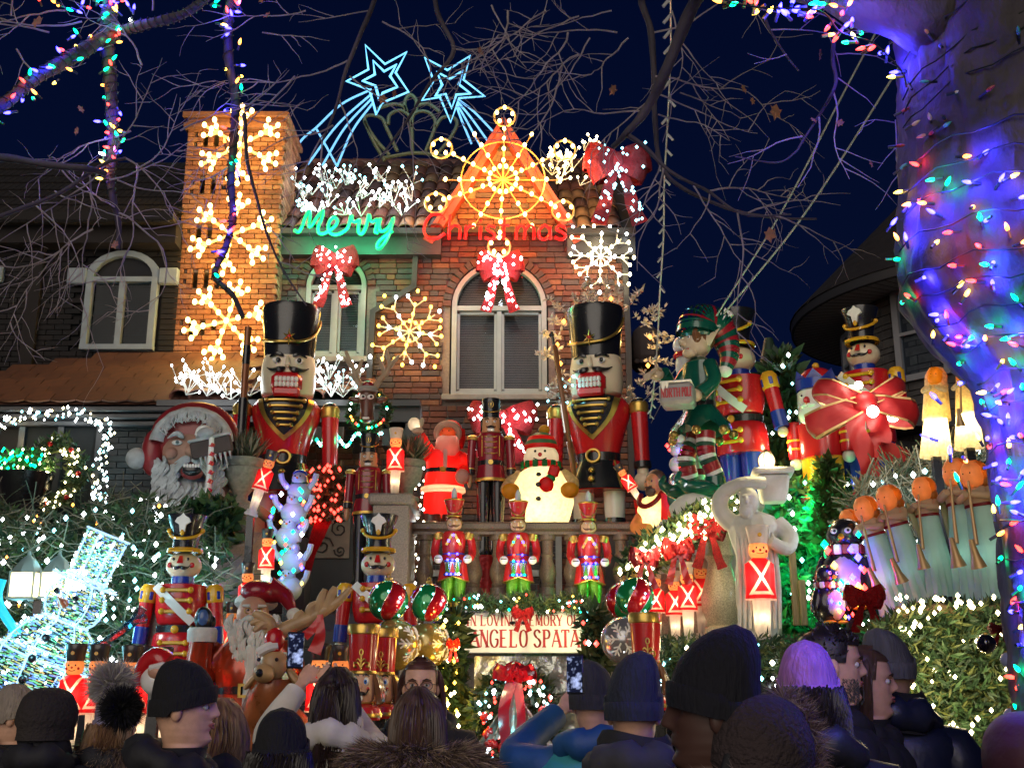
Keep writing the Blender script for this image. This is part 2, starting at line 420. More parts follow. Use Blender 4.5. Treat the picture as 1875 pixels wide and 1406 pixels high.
while z < ct - .15:
    x = cl - (.12 if row % 2 else 0)
    slot = any(abs(z + .04 - q) < .13 for q in zs)
    while x < cr:
        a, b = max(x, cl), min(x + .225, cr)
        if b - a > .05:
            if slot and cl + .12 < (a + b) / 2 < cl + cwx * .44: pass
            else: chb.append((a, b, z))
        x += .235
    if slot:
        for k in range(4):
            xx = cl + .16 + k * .17; chb.append((xx, xx + .085, z))
    z += .083; row += 1
cs = MB()
for i, (a, b, z) in enumerate(chb):
    if i % 7 == 3 and b - a > .2:
        o = MB(random.choice(ch_m)).box((0, 0, 0), (b - a, .09, .072), bv=.006).build('brick', chim, 30); o.location = ((a + b) / 2, CYo + .1, z + .04)
    else: cs.m(random.choice(ch_m)).box(((a + b) / 2, CYo + .1 + uni(-.006, .006), z + .04), (b - a, .09, .072), bv=.006)
for k in range(int((ct - cb) / .083)):
    for j in range(4): cs.m(random.choice(ch_m)).box((cr - .005, CYo + .28 + j * .24 - (.12 if k % 2 else 0), cb + k * .083 + .04), (.07, .225, .072))
cs.build('brick_field', chim, 30, 'stuff')
cc = MB(ch_m[0])
for k, (e, h) in enumerate(((.05, .09), (.0, .1), (.07, .10))): cc.box(((cl + cr) / 2, CYo + .6, ct - .17 + k * .09), (cwx + .02 + 2 * e, 1.16 + 2 * e, h * .92), bv=.01)
cc.build('chimney_cap', chim)
# porch roof with barrel tiles on the left, and its beam
PY = -1.9
pr0, pr1 = hx(318, 735, PY).x, hx(662, 735, PY).x; pz = hx(480, 738, PY).z
pb = MB(trimdk).box(((pr0 + pr1) / 2 + .3, PY + .15, pz - .14), (pr1 - pr0 + 1.0, .3, .24)).box(((pr0 + pr1) / 2 + .3, PY + .0, pz - .02), (pr1 - pr0 + 1.0, .2, .08))
pb.add([(pr0, PY - .1, pz + .02), (pr1, PY - .1, pz + .02), (pr1, -.02, pz + .75), (pr0, -.02, pz + .75)], [(0, 1, 2, 3)])
pb.box((hx(735, 775, PY + .1).x, PY + .3, hx(735, 778, PY).z), (.5, .5, .55)).box((pr1 + .45, PY + .9, pz - .2), (.3, 1.7, .3))
proof = pb.build('porch_roof', house)
tm2 = [tile_mesh(m, .6, .26) for m in tiles_m[:2]]
for i in range(int((pr1 - pr0) / .26) + 1):
    for j in range(4):
        o = ob('tile', random.choice(tm2), proof); o.location = (pr0 + .1 + i * .26, PY - .12 + j * .46, pz + .05 + j * .175); o.rotation_euler = (R(19), 0, uni(-.03, .03))
MB(trimdk).box((hx(805, 1000).x, -.2, 2.0), (.3, .2, 1)).build('porch_wall_base', house)
# porch floor, front door in the recess, lower window
porchf = MB(stone); PZ = 2.72
porchf.box((.55, -2.0, PZ - .1), (4.6, 4.1, .2)).box((-2.2, -1.2, PZ - .1), (1.8, 2.6, .2))
struct(porchf, 'porch_floor', house)
dr = MB(mat('front door dark', (.012, .014, .018), .4)).box((hx(610, 900, -.2).x, -.05, PZ + 1.05), (1.25, .08, 2.1), bv=.01)
door = dr.build('front_door', house)
iron = mat('wrought iron', (.015, .013, .013), .5)
sg = MB(mat('door scroll glass', (.22, .17, .13), .3, var=.3, scale=3)).box((hx(607, 975, -.1).x, -.115, hx(607, 975, -.1).z), (.55, .02, .75)); sg.build('glass_panel', door)
si = MB(iron)
for k, (cx_, cz_, r0) in enumerate(((-.12, -.2, .16), (.12, .05, .14), (-.08, .25, .1), (.14, -.27, .09))):
    pts = [(hx(607, 975, -.1).x + cx_ + r0 * (1 - t / 14) * cos(t * .8 + k), -.14, hx(607, 975, -.1).z + cz_ + r0 * (1 - t / 14) * sin(t * .8 + k)) for t in range(13)]
    si.tube(pts, .012, 5)
si.build('iron_scroll', door)
lw = MB(frame_m); wx, wz = hx(905, 985, -.03).x, PZ + .15
for sx in (-1, 0, 1): lw.box((wx + sx * .95, -.04, wz + .6), (.09, .08, 1.3))
for k in range(3): lw.box((wx, -.045, wz + k * .62), (1.98, .09, .09))
low = lw.build('window', house); MB(mat('curtain', (.30, .28, .25), .9, var=.2, scale=3)).box((wx, .0, wz + .6), (1.9, .02, 1.25)).build('curtain', low); MB(pane_m).box((wx, -.03, wz + .6), (1.85, .01, 1.2)).build('pane', low)
# house number plaque under the beam
npq = MB(mat('plaque', (.45, .36, .33), .6)).box(hx(600, 785, -.05), (.5, .04, .42), bv=.03)
num = npq.build('number_plaque', house)
nb = MB(paint('plaque red', (.32, .05, .05)))
q = hx(600, 785, -.09)
nb.tube(cat([q + V((.0, 0, .09)), q + V((.05, 0, .14)), q + V((.12, 0, .12)), q + V((.13, 0, .05)), q + V((.06, 0, -.05)), q + V((-.0, 0, -.12)), q + V((.14, 0, -.12))], 4), .017, 5); nb.build('digit', num)
# awning seen past the right-hand corner
aw = root('window_awning', 'small dark scalloped awning sticking out past the right corner of the brick house', 'awning', at(1180, 640, 18))
o = MB(mat('awning cloth', (.07, .055, .06), .9)); o.box((0, 0, 0), (.42, .8, .62), bv=.1)
for i in range(5): o.ell((-.17 + i * .085, -.38, -.31), (.045, .02, .04), 8, 6)
o.build('canopy', aw)
# ================================================================ neighbouring house, left
LY = 16.6
nh = root('dark_brick_house', 'unlit dark brick house with white arched window and shingled porch roof, left of the chimney', 'house', (0, LY, 0))
def nx(px, py, dy=0): p = at(px, py, LY + dy); return V((p.x, p.y - LY, p.z))
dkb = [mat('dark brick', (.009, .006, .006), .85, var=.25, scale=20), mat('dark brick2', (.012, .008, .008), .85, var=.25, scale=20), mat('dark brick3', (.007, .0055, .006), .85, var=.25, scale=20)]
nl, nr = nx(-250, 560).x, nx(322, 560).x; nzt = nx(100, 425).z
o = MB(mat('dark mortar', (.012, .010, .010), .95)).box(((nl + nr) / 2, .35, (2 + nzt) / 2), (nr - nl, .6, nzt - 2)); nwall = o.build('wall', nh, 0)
nw = nx(222, 570).x; nwh = (nx(285, 570).x - nx(158, 570).x) / 2; nz0 = nx(210, 638).z; nzs = nx(222, 512).z
o = MB(); z = 2.2; row = 0
while z < nzt:
    x = nl - (.12 if row % 2 else 0)
    while x < nr:
        if not (abs(x + .12 - nw) < nwh + .12 and nz0 - .05 < z + .04 < nzs + .4) and rnd() < .995:
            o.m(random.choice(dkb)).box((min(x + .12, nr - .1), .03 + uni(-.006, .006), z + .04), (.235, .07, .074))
        x += .247
    z += .085; row += 1
o.build('brick_field', nwall, 0, 'stuff')
o = MB(dkb[1]).box((nx(60, 580).x, -.04, 5.6), (.2, .12, 6.6)).box(((nl + nr) / 2, -.1, nzt - .15), (nr - nl, .4, .3)).box(((nl + nr) / 2, -.2, nzt + .06), (nr - nl, .6, .14)); o.build('cornice', nh)
o = MB(mat('old shingle', (.010, .008, .009), .9, var=.3, scale=5))
ztop = nx(100, 300, 2).z
for j in range(8):
    for i in range(40):
        x = nl + (i + (.5 if j % 2 else 0)) * (nr - nl) / 40; f = j / 8
        o.box((x, -.3 + f * 2.4, nzt + .12 + f * (ztop - nzt)), ((nr - nl) / 40 - .01, .5, .03), rot=RX(38))
o.add([(nl, -.3, nzt + .05), (nr, -.3, nzt + .05), (nr, 2.1, ztop), (nl, 2.1, ztop)], [(0, 1, 2, 3)]); o.build('roof', nh, 0)
fr = MB(mat('old white frame', (.26, .30, .33), .6, var=.08)); H = nzs - nz0
for sx in (-1, 1):
    fr.box((nw + sx * (nwh - .03), -.03, nz0 + H / 2), (.09, .14, H)); fr.box((nw + sx * (nwh + .17), -.05, nzs + .03), (.30, .12, .26), bv=.02)
fr.box((nw, -.02, nz0 + H / 2), (.09, .1, H - .1)).box((nw, -.025, nz0), (2 * nwh + .04, .16, .08)).box((nw, -.025, nzs - .02), (2 * nwh - .1, .12, .08))
for i in range(14):
    t0, t1 = PI * i / 14, PI * (i + 1) / 14
    fr.prism([(nw + r_ * cos(t) * nwh, nzs + r_ * sin(t) * .42) for r_, t in ((.86, t0), (1.08, t0), (1.08, t1), (.86, t1))], -.08, .05)
nwin = fr.build('window', nh)
MB(mat('green shade', (.008, .045, .05), .8, var=.2, scale=3)).box((nw, .06, nz0 + H / 2), (2 * nwh - .1, .02, H)).build('shade', nwin)
for sx in (-1, 1): MB(pane_m).box((nw + sx * nwh / 2, .0, nz0 + H / 2), (nwh - .12, .01, H - .1)).build('pane', nwin)
MB(mat('window dark', (.02, .02, .024), .9)).prism([(nw + cos(PI * i / 12) * nwh * .9, nzs + sin(PI * i / 12) * .37) for i in range(13)], .02, .05).build('fanlight', nwin)
o = MB(fr.ms[0]).box((nx(-8, 500).x, -.05, nx(0, 505).z), (.30, .12, .26), bv=.02).build('keystone', nh)
# shingled porch roof with scallops
q0, q1 = nx(-260, 735, -1.5).x, nx(455, 735, -1.5).x; qz = nx(100, 742, -1.5).z; qt = nx(250, 655, -.1).z
sh_m = [mat('orange shingle', (.10, .036, .018), .7, var=.25, scale=8), mat('orange shingle2', (.08, .028, .015), .7, var=.25, scale=8)]
o = MB(sh_m[1]); lx, rx_ = nx(200, 662, -.1).x, nx(300, 662, -.1).x
o.add([(q0, -1.55, qz), (q1, -1.55, qz), (q1 + .2, -.1, qt), (lx, -.1, qt)], [(0, 1, 2, 3)])
pfo = o.build('porch_roof', nh, 0)
sm = []
for m in sh_m:
    o = MB(m).prism([(-.17, .36), (-.17, .05)] + [(-.17 + .34 * i / 8, .05 - .055 * sin(PI * i / 8)) for i in range(9)] + [(.17, .36)], -.012, .012).build('shingle', None, 30); sm.append(o.data); bpy.data.objects.remove(o)
an = math.atan2(qt - qz, 1.45)
for j in range(7):
    f = j / 7; n = int((q1 - q0) / .35)
    for i in range(n):
        x = q0 + (i + (.5 if j % 2 else 0)) * .35
        if x < q0 + (lx - q0) * f + .05: continue
        if x < nx(-20, 700, -1).x: continue
        o = ob('shingle', random.choice(sm), pfo); o.location = (x, -1.58 + f * 1.45, qz + .03 + f * (qt - qz)); o.rotation_euler = (an - PI / 2, 0, uni(-.02, .02))
o = MB(mat('porch fascia', (.02, .018, .022), .5))
for k in range(3): o.box(((q0 + q1) / 2, -1.5 + k * .05, qz - .07 - k * .09), (q1 - q0, .2, .075), bv=.015)
o.m(dkb[1]).box(((q0 + q1) / 2, -1.2, qz - 1.6), (q1 - q0 - .1, .2, 2.7)); pw = o.build('porch_front', nh)
o = MB(); z = qz - 2.7; row = 0
while z < qz - .25:
    x = nx(185, 800, -1.35).x - (.12 if row % 2 else 0)
    while x < q1 - .2:
        o.m(random.choice(dkb)).box((x + .12, -1.32, z + .04), (.235, .05, .074)); x += .247
    z += .085; row += 1
o.build('brick_field', pw, 0, 'stuff')
o = MB(mat('porch opening', (.003, .004, .005), .9)); a, b = nx(35, 865, -1.4), nx(178, 865, -1.4); o.box(((a.x + b.x) / 2, -1.36, a.z), (b.x - a.x, .06, 1.35)); pwin = o.build('window', nh)
o = MB(mat('black frame', (.012, .014, .018), .4)); cx_ = (a.x + b.x) / 2
for k in (-1, 0, 1): o.box((cx_ + k * (b.x - a.x) / 2, -1.42, a.z), (.08, .08, 1.4))
for k in (-1, 1): o.box((cx_, -1.42, a.z + k * .68), (b.x - a.x, .08, .09))
o.build('frame', pwin)
# ================================================================ round-cornered house, right
ry = 23.0; rc = at(1788, 560, ry + 1.5); rr_ = 2.9
rh = root('round_corner_house', 'dim house with round corner turret and wide eave, behind the wrapped tree trunk', 'house', (rc.x, rc.y, 0))
ez = at(1560, 520, ry - 1).z; bl_m = [mat('grey block', (.055, .05, .05), .9, var=.25, scale=8), mat('grey block2', (.07, .065, .062), .9, var=.25, scale=8)]
o = MB(mat('grey mortar', (.035, .033, .033), .95)).lathe([(rr_, 1), (rr_, ez + .3)], 48, cap=0); o.box((3.2, 3, 5), (6, 6, 10)); rw = o.build('wall', rh)
o = MB(); z = 3.0; row = 0
while z < ez - .1:
    n = 34; hgt = .2 if row % 3 else .12
    for i in range(n):
        a_ = 2 * PI * (i + (.5 if row % 2 else 0)) / n
        if sin(a_) < .3: o.m(random.choice(bl_m)).box((rr_ * cos(a_), rr_ * sin(a_), z + hgt / 2), (.09, 2 * PI * rr_ / n - .025, hgt - .02), rot=RZ(math.degrees(a_)))
    z += hgt; row += 1
o.build('block_field', rw, 0, 'stuff')
eav = 1.15
o = MB(mat('soffit', (.55, .54, .54), .7)); n = 110
for i in range(n):
    a0 = 2 * PI * i / n; a1 = 2 * PI * (i + .9) / n
    o.add([(r_ * cos(t), r_ * sin(t), ez + (.0 if r_ > rr_ + .1 else .12)) for r_, t in ((rr_, a0), (rr_ + eav, a0), (rr_ + eav, a1), (rr_, a1))], [(0, 1, 2, 3)])
o.m(mat('fascia', (.03, .03, .035), .6)).lathe([(rr_ + eav, ez - .02), (rr_ + eav + .05, ez), (rr_ + eav + .05, ez + .2), (rr_ + eav - .05, ez + .22)], 64, cap=0).lathe([(rr_, ez + .16), (rr_ + eav, ez + .03)], 64, cap=0); o.build('soffit', rh, 30)
o = MB(mat('turret roof', (.012, .010, .013), .9, var=.3, scale=6, bump=.4, bscale=30))
for k in range(14):
    r0 = (rr_ + eav + .08) * (1 - k / 14); r1 = (rr_ + eav + .08) * (1 - (k + 1) / 14); o.lathe([(r0, ez + .2 + k * .3), (r0 - .02, ez + .24 + k * .3), (max(.02, r1), ez + .5 + k * .3)], 48, cap=0)
o.build('roof', rh, 30)
fr2 = mat('pale frame', (.22, .22, .24), .6)
def rwin(px, w_, z0, z1):
    best = min((abs(at(px, 620, ry).x / ry - (rc.x + rr_ * cos(R(d))) / (rc.y + rr_ * sin(R(d)))), d) for d in range(180, 271))[1]
    c_ = V((rr_ * cos(R(best)), rr_ * sin(R(best)), (z0 + z1) / 2)); X = T(c_, RZ(best + 90)); h_ = z1 - z0
    o = MB(fr2).x(X)
    for k in (-1, 1): o.box((k * w_ / 2, -.06, 0), (.13, .18, h_))
    for k in (-1, 0, 1): o.box((0, -.06, k * h_ / 2), (w_ + .1, .16, .13 if k else .07))
    wo = o.build('window', rh); MB(pane_m).x(X).box((0, -.07, 0), (w_, .02, h_)).build('pane', wo); MB(mat('window dark', (.02, .02, .024), .9)).x(X).box((0, -.01, 0), (w_, .04, h_)).build('room_backing', wo)
rwin(1690, 1.0, at(1690, 690, ry - .5).z, at(1690, 530, ry - .5).z); rwin(1525, .55, at(1540, 690, ry).z, at(1540, 575, ry).z)
o = MB(mat('lower eave', (.05, .05, .055), .8)).box((-1.6, -1.8, at(1540, 770, ry - 1).z), (5, 1.6, .25)).box((-1.3, -1.2, at(1540, 800, ry - 1).z), (4, 1.0, .2)); o.m(mat('lower wall', (.09, .06, .045), .8)).box((-.8, -.6, 3.2), (4.2, 2, 3.6)); o.build('lower_storey', rh)
# ================================================================ trees in front
bark = mat('plane bark', (.024, .019, .024), .8, scale=4, bump=1, bscale=16, stretch=(1, 1, .5), col2=(.085, .07, .075))
twig_m = mat('twig bark', (.34, .29, .26), .75, var=.3, scale=10)
leaf_m = mat('dry leaf', (.28, .13, .07), .7, var=.3, scale=20, trans=.25)
LIMB = {}
def pxpath(pts, k=5, jit=0): return cat([at(x, y, Y) for x, y, Y in pts], k)
TRK = [(-100, 1660, .40), (40, 1652, .36), (130, 1655, .345), (250, 1656, .34), (350, 1655, .34), (430, 1648, .35), (520, 1650, .35), (580, 1690, .33), (640, 1742, .31), (700, 1790, .29), (780, 1806, .28), (900, 1825, .28), (1050, 1848, .29), (1200, 1868, .30), (1420, 1890, .32)]
TY = 3.35
axis = []
for (py, ex, r_) in TRK:
    p = at(ex, py, TY); axis.append((p.z, p.x + r_, r_))
zb0, xb0, rb0 = axis[-1]; axis.append((0, xb0 + .02, rb0 + .1))
axis.sort()
def trunk_at(z):
    for (z0, x0, r0), (z1, x1, r1) in zip(axis, axis[1:]):
        if z0 <= z <= z1: f = (z - z0) / (z1 - z0); return x0 + (x1 - x0) * f, r0 + (r1 - r0) * f
    return axis[-1][1], axis[-1][2]
def on_trunk(px, py, off=.02):
    Y = 2.4
    while Y < 3.4:
        p = at(px, py, Y); cx, r_ = trunk_at(p.z)
        if math.hypot(p.x - cx, Y - TY) < r_ + off: return p
        Y += .01
    p = at(px, py, TY - .05); return p
tree = root('plane_tree', 'thick pale tree trunk wrapped in coloured lights at the right edge of the view', 'tree', (0, 0, 0))
o = MB(bark); rows = []
z = 0
while z < axis[-1][0]:
    cx, r_ = trunk_at(z)
    rows.append([(cx + rr * cos(a), TY + rr * sin(a), z) for a in [2 * PI * i / 110 for i in range(110)] for rr in [r_ * (1 + .09 * noise.noise((cos(a) * 1.6, sin(a) * 1.6, z * 1.5)) + .06 * noise.noise((cos(a) * 5, sin(a) * 5, z * 5)) + .045 * noise.noise((cos(a) * 11, sin(a) * 11, z * 8)) + .025 * noise.noise((cos(a) * 26, sin(a) * 26, z * 22)))]]); z += .015
o.grid(rows, True); o.build('trunk', tree, 60)
def limb(t, name, pts, r0, r1, m=bark):
    P = pxpath(pts); n = len(P); W = [mpp(703, p.y) for p in P]
    rs = [W[i] * (r0 + (r1 - r0) * i / (n - 1)) * (1 + .08 * sin(i * 1.3)) for i in range(n)]
    P = [p + V((noise.noise(p * 4), noise.noise(p * 4 + V((9, 0, 0))), noise.noise(p * 4 + V((0, 9, 0))))) * W[0] * 4 for p in P]
    o = MB(m).tube(P, rs, 9); LIMB[name] = (P, rs); return o.build('limb', t, 60)
limb(tree, 'R0', [(1830, 60, 3.35), (1720, 35, 3.25), (1610, 0, 3.25), (1490, -35, 3.4), (1385, -62, 3.7), (1290, -90, 4.2)], 92, 24)
limb(tree, 'B1', [(1330, -60, 4.4), (1290, -20, 4.5), (1262, 30, 4.6), (1215, 140, 4.7), (1180, 205, 4.8), (1150, 240, 4.8), (1122, 268, 4.9)], 17, 5)
limb(tree, 'B2', [(1290, -60, 4.6), (1180, -20, 4.9), (1192, 60, 5), (1200, 150, 5), (1198, 220, 5), (1210, 300, 5), (1250, 345, 5), (1330, 380, 5), (1410, 398, 5), (1495, 400, 5)], 8, 1.8)
limb(tree, 'B3', [(1150, 248, 4.8), (1180, 270, 4.8), (1225, 315, 4.8), (1290, 345, 4.7), (1360, 390, 4.6), (1450, 392, 4.6)], 5, 1.6)
limb(tree, 'B4', [(1530, 60, 3.4), (1525, 110, 3.5), (1530, 140, 3.5), (1525, 165, 3.5), (1500, 210, 3.6), (1470, 260, 3.6), (1455, 282, 3.6), (1420, 300, 3.6), (1345, 288, 3.6)], 4.5, 1.3)
limb(tree, 'B5', [(1400, 30, 3.7), (1412, 60, 3.7), (1440, 105, 3.7), (1460, 130, 3.7)], 3.5, 1.5)
lt = root('street_tree', 'bare overhanging street tree whose light-wrapped branches hang in from the upper left', 'tree', (0, 0, 0))
tx = -4.35
o = MB(bark); o.tube(cat([(tx, 6.2, 0), (tx + .02, 6.2, 1.5), (tx - .05, 6.1, 3), (tx + .1, 5.9, 4.6), (tx + .4, 5.8, 5.6)], 6), [.3 - .006 * i for i in range(25)], 16); o.build('trunk', lt, 60)
limb(lt, 'L0', [(-480, 40, 5.7), (-200, -120, 5.7), (60, -90, 5.6), (205, -40, 5.5), (420, -40, 5.5), (700, -70, 5.4), (960, -60, 5.3)], 45, 12)
limb(lt, 'L1', [(205, -40, 5.5), (200, 20, 5.5), (195, 60, 5.5), (203, 130, 5.5), (205, 200, 5.5), (207, 260, 5.5), (200, 320, 5.5), (208, 370, 5.5), (218, 410, 5.5), (216, 455, 5.5)], 17, 4)
limb(lt, 'L2', [(215, 50, 5.5), (160, 88, 5.4), (110, 118, 5.3), (60, 148, 5.2), (10, 185, 5.1), (-60, 230, 5.0)], 15, 11)
limb(lt, 'L3', [(440, -40, 5.4), (420, 20, 5.4), (418, 90, 5.4), (430, 180, 5.4), (428, 260, 5.4), (425, 330, 5.4), (428, 400, 5.4), (412, 460, 5.4), (394, 505, 5.4), (425, 540, 5.4), (446, 580, 5.4)], 10, 4.5)
limb(lt, 'L4', [(-80, 290, 5.2), (0, 288, 5.2), (80, 300, 5.2), (150, 308, 5.2), (190, 318, 5.3)], 9, 6)
limb(lt, 'L5', [(190, 60, 5.5), (240, 50, 5.5), (300, 38, 5.4), (350, 20, 5.4), (400, -20, 5.4)], 11, 8)
limb(lt, 'L6', [(700, -60, 5.3), (680, 20, 5.4), (640, 110, 5.4), (620, 190, 5.4), (590, 260, 5.4)], 6, 2)
limb(lt, 'L7', [(790, -60, 5.3), (800, 20, 5.4), (830, 90, 5.4), (790, 150, 5.4), (745, 220, 5.4), (690, 300, 5.5)], 6, 2)
limb(lt, 'L8', [(-60, 420, 5.0), (30, 385, 5.1), (110, 350, 5.2), (190, 300, 5.3), (230, 290, 5.3)], 5, 3)
limb(lt, 'L9', [(446, 210, 5.3), (455, 300, 5.3), (480, 400, 5.3), (510, 480, 5.4), (560, 560, 5.4)], 4, 1.5)
# twigs: recursive, wandering
def grow(mb, p, d, ln, r, depth):
    n = max(4, int(ln / .045)); P = [p.copy()]; d = d.normalized()
    for i in range(n):
        d = (d + V((uni(-.28, .28), uni(-.12, .12), uni(-.28, .24)))).normalized(); P.append(P[-1] + d * ln / n)
        if depth and i > 0 and rnd() < .42:
            ax = V((uni(-.4, .4), 1, uni(-.4, .4))); q = MX.Rotation(random.choice((-1, 1)) * uni(.5, 1.1), 3, ax) @ d
            grow(mb, P[-1], q, ln * uni(.3, .62), r * .62, depth - 1)
    mb.tube(P, [r * (1 - .7 * i / n) for i in range(n + 1)], 4, cap=False)
def twigs(t, seeds):
    o = MB(twig_m)
    for i, (x, y, Y, dx, dz, ln, dep) in enumerate(seeds):
        if i % 3 == 1: continue
        p = at(x, y, Y); m_ = mpp(y, Y); grow(o, p, V((dx, uni(-.15, .15), dz)), ln * m_, m_ * (1.0 + ln * .004), dep)
    o.build('twigs', t, 60, 'stuff')
sd = []
for (x, y) in ((20, 30), (60, 10), (90, 60), (30, 90), (5, 120), (120, 20), (150, 40), (240, 60), (260, 120), (280, 20), (300, 90), (240, 240), (250, 300), (260, 200), (200, 330), (180, 320), (150, 300), (210, 380)):
    a = uni(0, 2 * PI); sd.append((x, y, uni(5.2, 5.6), cos(a), sin(a) - .4, uni(130, 260), 2))
for (x, y, a) in ((215, 330, -20), (212, 350, 15), (218, 390, -25), (100, 350, -40), (120, 340, 20), (60, 370, -60), (190, 300, 60), (230, 300, 10), (230, 290, -35), (110, 300, -70), (40, 300, -80), (250, 310, 30), (330, 240, 35), (80, 300, 60), (160, 310, -60), (110, 460, 200), (215, 440, -20), (170, 420, 215)):
    sd.append((x, y, 5.3, cos(R(a)), sin(R(a)), uni(140, 250), 2))
for (x, y, a) in ((640, 110, 200), (620, 190, 190), (600, 240, 230), (590, 260, 260), (660, 60, 215), (680, 20, 190), (560, 20, 200), (520, 10, 230), (700, 40, -30), (830, 90, 0), (800, 20, -20), (790, 150, 10), (745, 220, -60), (690, 290, 240), (620, 180, -60), (640, 140, -40), (760, 190, 200), (900, 10, -70), (930, 20, -100), (560, 60, 250), (540, 140, 240), (610, 230, 215)):
    sd.append((x, y, 5.4, cos(R(a)), sin(R(a)), uni(130, 260), 2))
for x, y, a in ((430, 120, 30), (432, 190, 10), (430, 200, -30), (450, 30, -20), (430, 300, 200), (480, 60, -10), (455, 290, -60), (510, 480, -10), (480, 400, -50)): sd.append((x, y, 5.4, cos(R(a)), sin(R(a)), uni(90, 170), 1))
twigs(lt, sd)
sd = []
for (x, y, a) in ((1120, 20, 200), (1100, 40, 215), (1060, 30, 190), (1130, 60, 180), (1110, 90, 200), (1080, 70, 235), (1040, 60, 260), (1160, 40, 230), (1000, 20, 215), (1150, 70, 220), (1110, 110, 250), (1030, 120, 240), (1060, 100, 220), (1020, 60, 200)):
    sd.append((x, y, 4.9, cos(R(a)), sin(R(a)), uni(140, 240), 2))
for (x, y, a) in ((1198, 60, -10), (1200, 140, -20), (1205, 250, -30), (1200, 180, 200), (1215, 300, -80), (1240, 340, 265), (1230, 20, -60), (1250, 80, -50), (1240, 60, -20), (1245, 170, -25), (1180, 205, 180), (1150, 235, 190), (1205, 210, -15), (1190, 170, -10), (1225, 315, 250), (1270, 340, -70), (1300, 350, -100), (1330, 380, -60), (1370, 390, 10), (1400, 395, 20), (1430, 396, -15), (1350, 385, 265), (1210, 300, 260), (1240, 350, -95), (1300, 350, 15)):
    sd.append((x, y, 4.9, cos(R(a)), sin(R(a)), uni(110, 250), 2))
for (x, y, a) in ((1530, 140, -30), (1545, 160, -60), (1525, 165, -70), (1500, 215, 255), (1600, 120, 260), (1640, 220, 255), (1530, 100, 0), (1550, 120, -70), (1640, 225, 170), (1470, 250, 200), (1455, 280, -40), (1412, 55, -10), (1440, 100, 190)):
    sd.append((x, y, 3.6, cos(R(a)), sin(R(a)), uni(70, 190), 1))
twigs(tree, sd)
for (t, x, y, Y, s) in ((tree, 1420, 205, 4.8, 40), (tree, 1378, 185, 4.8, 20), (tree, 1362, 163, 4.8, 18), (tree, 1410, 430, 4.6, 34), (tree, 1502, 100, 3.6, 26), (tree, 1538, 225, 3.6, 22), (tree, 1595, 300, 3.6, 20), (tree, 1122, 165, 4.9, 26), (lt, 700, 182, 5.4, 26), (lt, 722, 172, 5.4, 22), (lt, 880, 95, 5.3, 26), (lt, 68, 40, 5.2, 30), (lt, 210, 448, 5.4, 24), (lt, 148, 200, 5.4, 18), (lt, 140, 240, 5.4, 16), (lt, 488, 28, 5.4, 24), (lt, 480, 0, 5.4, 24), (lt, 850, 230, 5.4, 20), (tree, 1490, 220, 3.6, 20)):
    s *= mpp(y, Y); p = at(x, y, Y); a = uni(-.6, .6); o = MB(leaf_m)
    P = [(0, .5), (.2, .25), (.32, .3), (.24, 0), (.3, -.25), (.1, -.3), (0, -.55), (-.12, -.3), (-.3, -.2), (-.22, .02), (-.3, .28), (-.16, .26)]
    o.grid([[(x_ * s, .12 * s * sin(3 * x_ + 4 * z_), z_ * s) for x_, z_ in P], [(0, .02 * s, 0)] * 12], True)
    o = o.build('leaf', t); o.location = p; o.rotation_euler = (uni(-.4, .4), a, uni(-.9, .9))
# ---------------------------------------------------------------- coloured light strings
def bulb_mesh(k):
    n = 'bulb_' + (k if isinstance(k, str) else k.name)
    if n in bpy.data.meshes: return bpy.data.meshes[n]
    o = MB(BM[k] if isinstance(k, str) else k).lathe([(.0035, 0), (.0065, .006), (.0075, .014), (.005, .026), (.0008, .034)], 8); o.m(wire).lathe([(.0055, -.03), (.006, 0)], 6)
    x = o.build(n); me = x.data; me.name = n; bpy.data.objects.remove(x); return me
glow_W = dict(r=.06, g=.07, b=.7, y=.03, o=.045, w=.08)
def string_thing(label, bulbs, wires, s=1.0, grp=None, wr=.003, lw=1.0):
    t = root('string_lights', label, 'string lights', (0, 0, 0), group=grp)
    o = MB(wire)
    for P in wires: o.tube(P, wr, 4)
    if wires: o.build('wire', t)
    for (p, k, off) in bulbs:
        b = ob('bulb', bulb_mesh(k), t, loc=p); b.scale = (s, s, s); b.rotation_euler = (uni(-1.9, 1.9), uni(-1.2, 1.2), uni(0, 6))
        if isinstance(k, str) and k in glow_W: lamp(V(p) + off, BC[k], glow_W[k] * lw, t, .012)
    return t
tb = """r1519,47 o1533,12 o1553,11 r1541,28 r1534,66 o1516,65 g1555,78 y1565,70 g1575,60 g1605,45 r1584,87 r1590,92 r1667,48 y1640,72 b1614,98 b1624,101 b1645,132 y1640,141 g1512,8 b1546,50 b1560,42
r1682,303 o1764,287 b1800,283 b1830,333 y1850,325 g1712,328 g1732,340 r1688,368 b1661,380 b1712,391 o1780,380 g1793,398 y1653,350 o1668,372
b1632,412 o1645,440 b1660,441 y1712,447 r1743,425 o1846,423 o1870,445 g1796,404 g1636,475 r1752,487 g1810,485 b1688,510 r1787,515 y1767,543 g1863,550 r1667,545 g1653,553 y1708,618 r1750,632 g1774,622 b1777,634 b1734,616 o1804,623 b1861,614 r1863,633 g1760,665 y1833,665 y1806,718 r1833,720 o1836,738 g1872,712 g1800,740 b1835,775 b1860,800
b1808,805 r1812,815 b1815,852 b1824,880 g1846,850 y1848,820 g1862,895 r1832,885 b1850,920 g1828,925 y1820,940 r1850,960 o1826,980 g1830,1025 r1872,1010 b1865,940 b1870,870 r1852,1105 b1856,1120 g1864,1080 r1858,1240 g1868,1230 r1862,1262 b1862,1050 y1866,1150 b1868,1180 g1866,1300"""
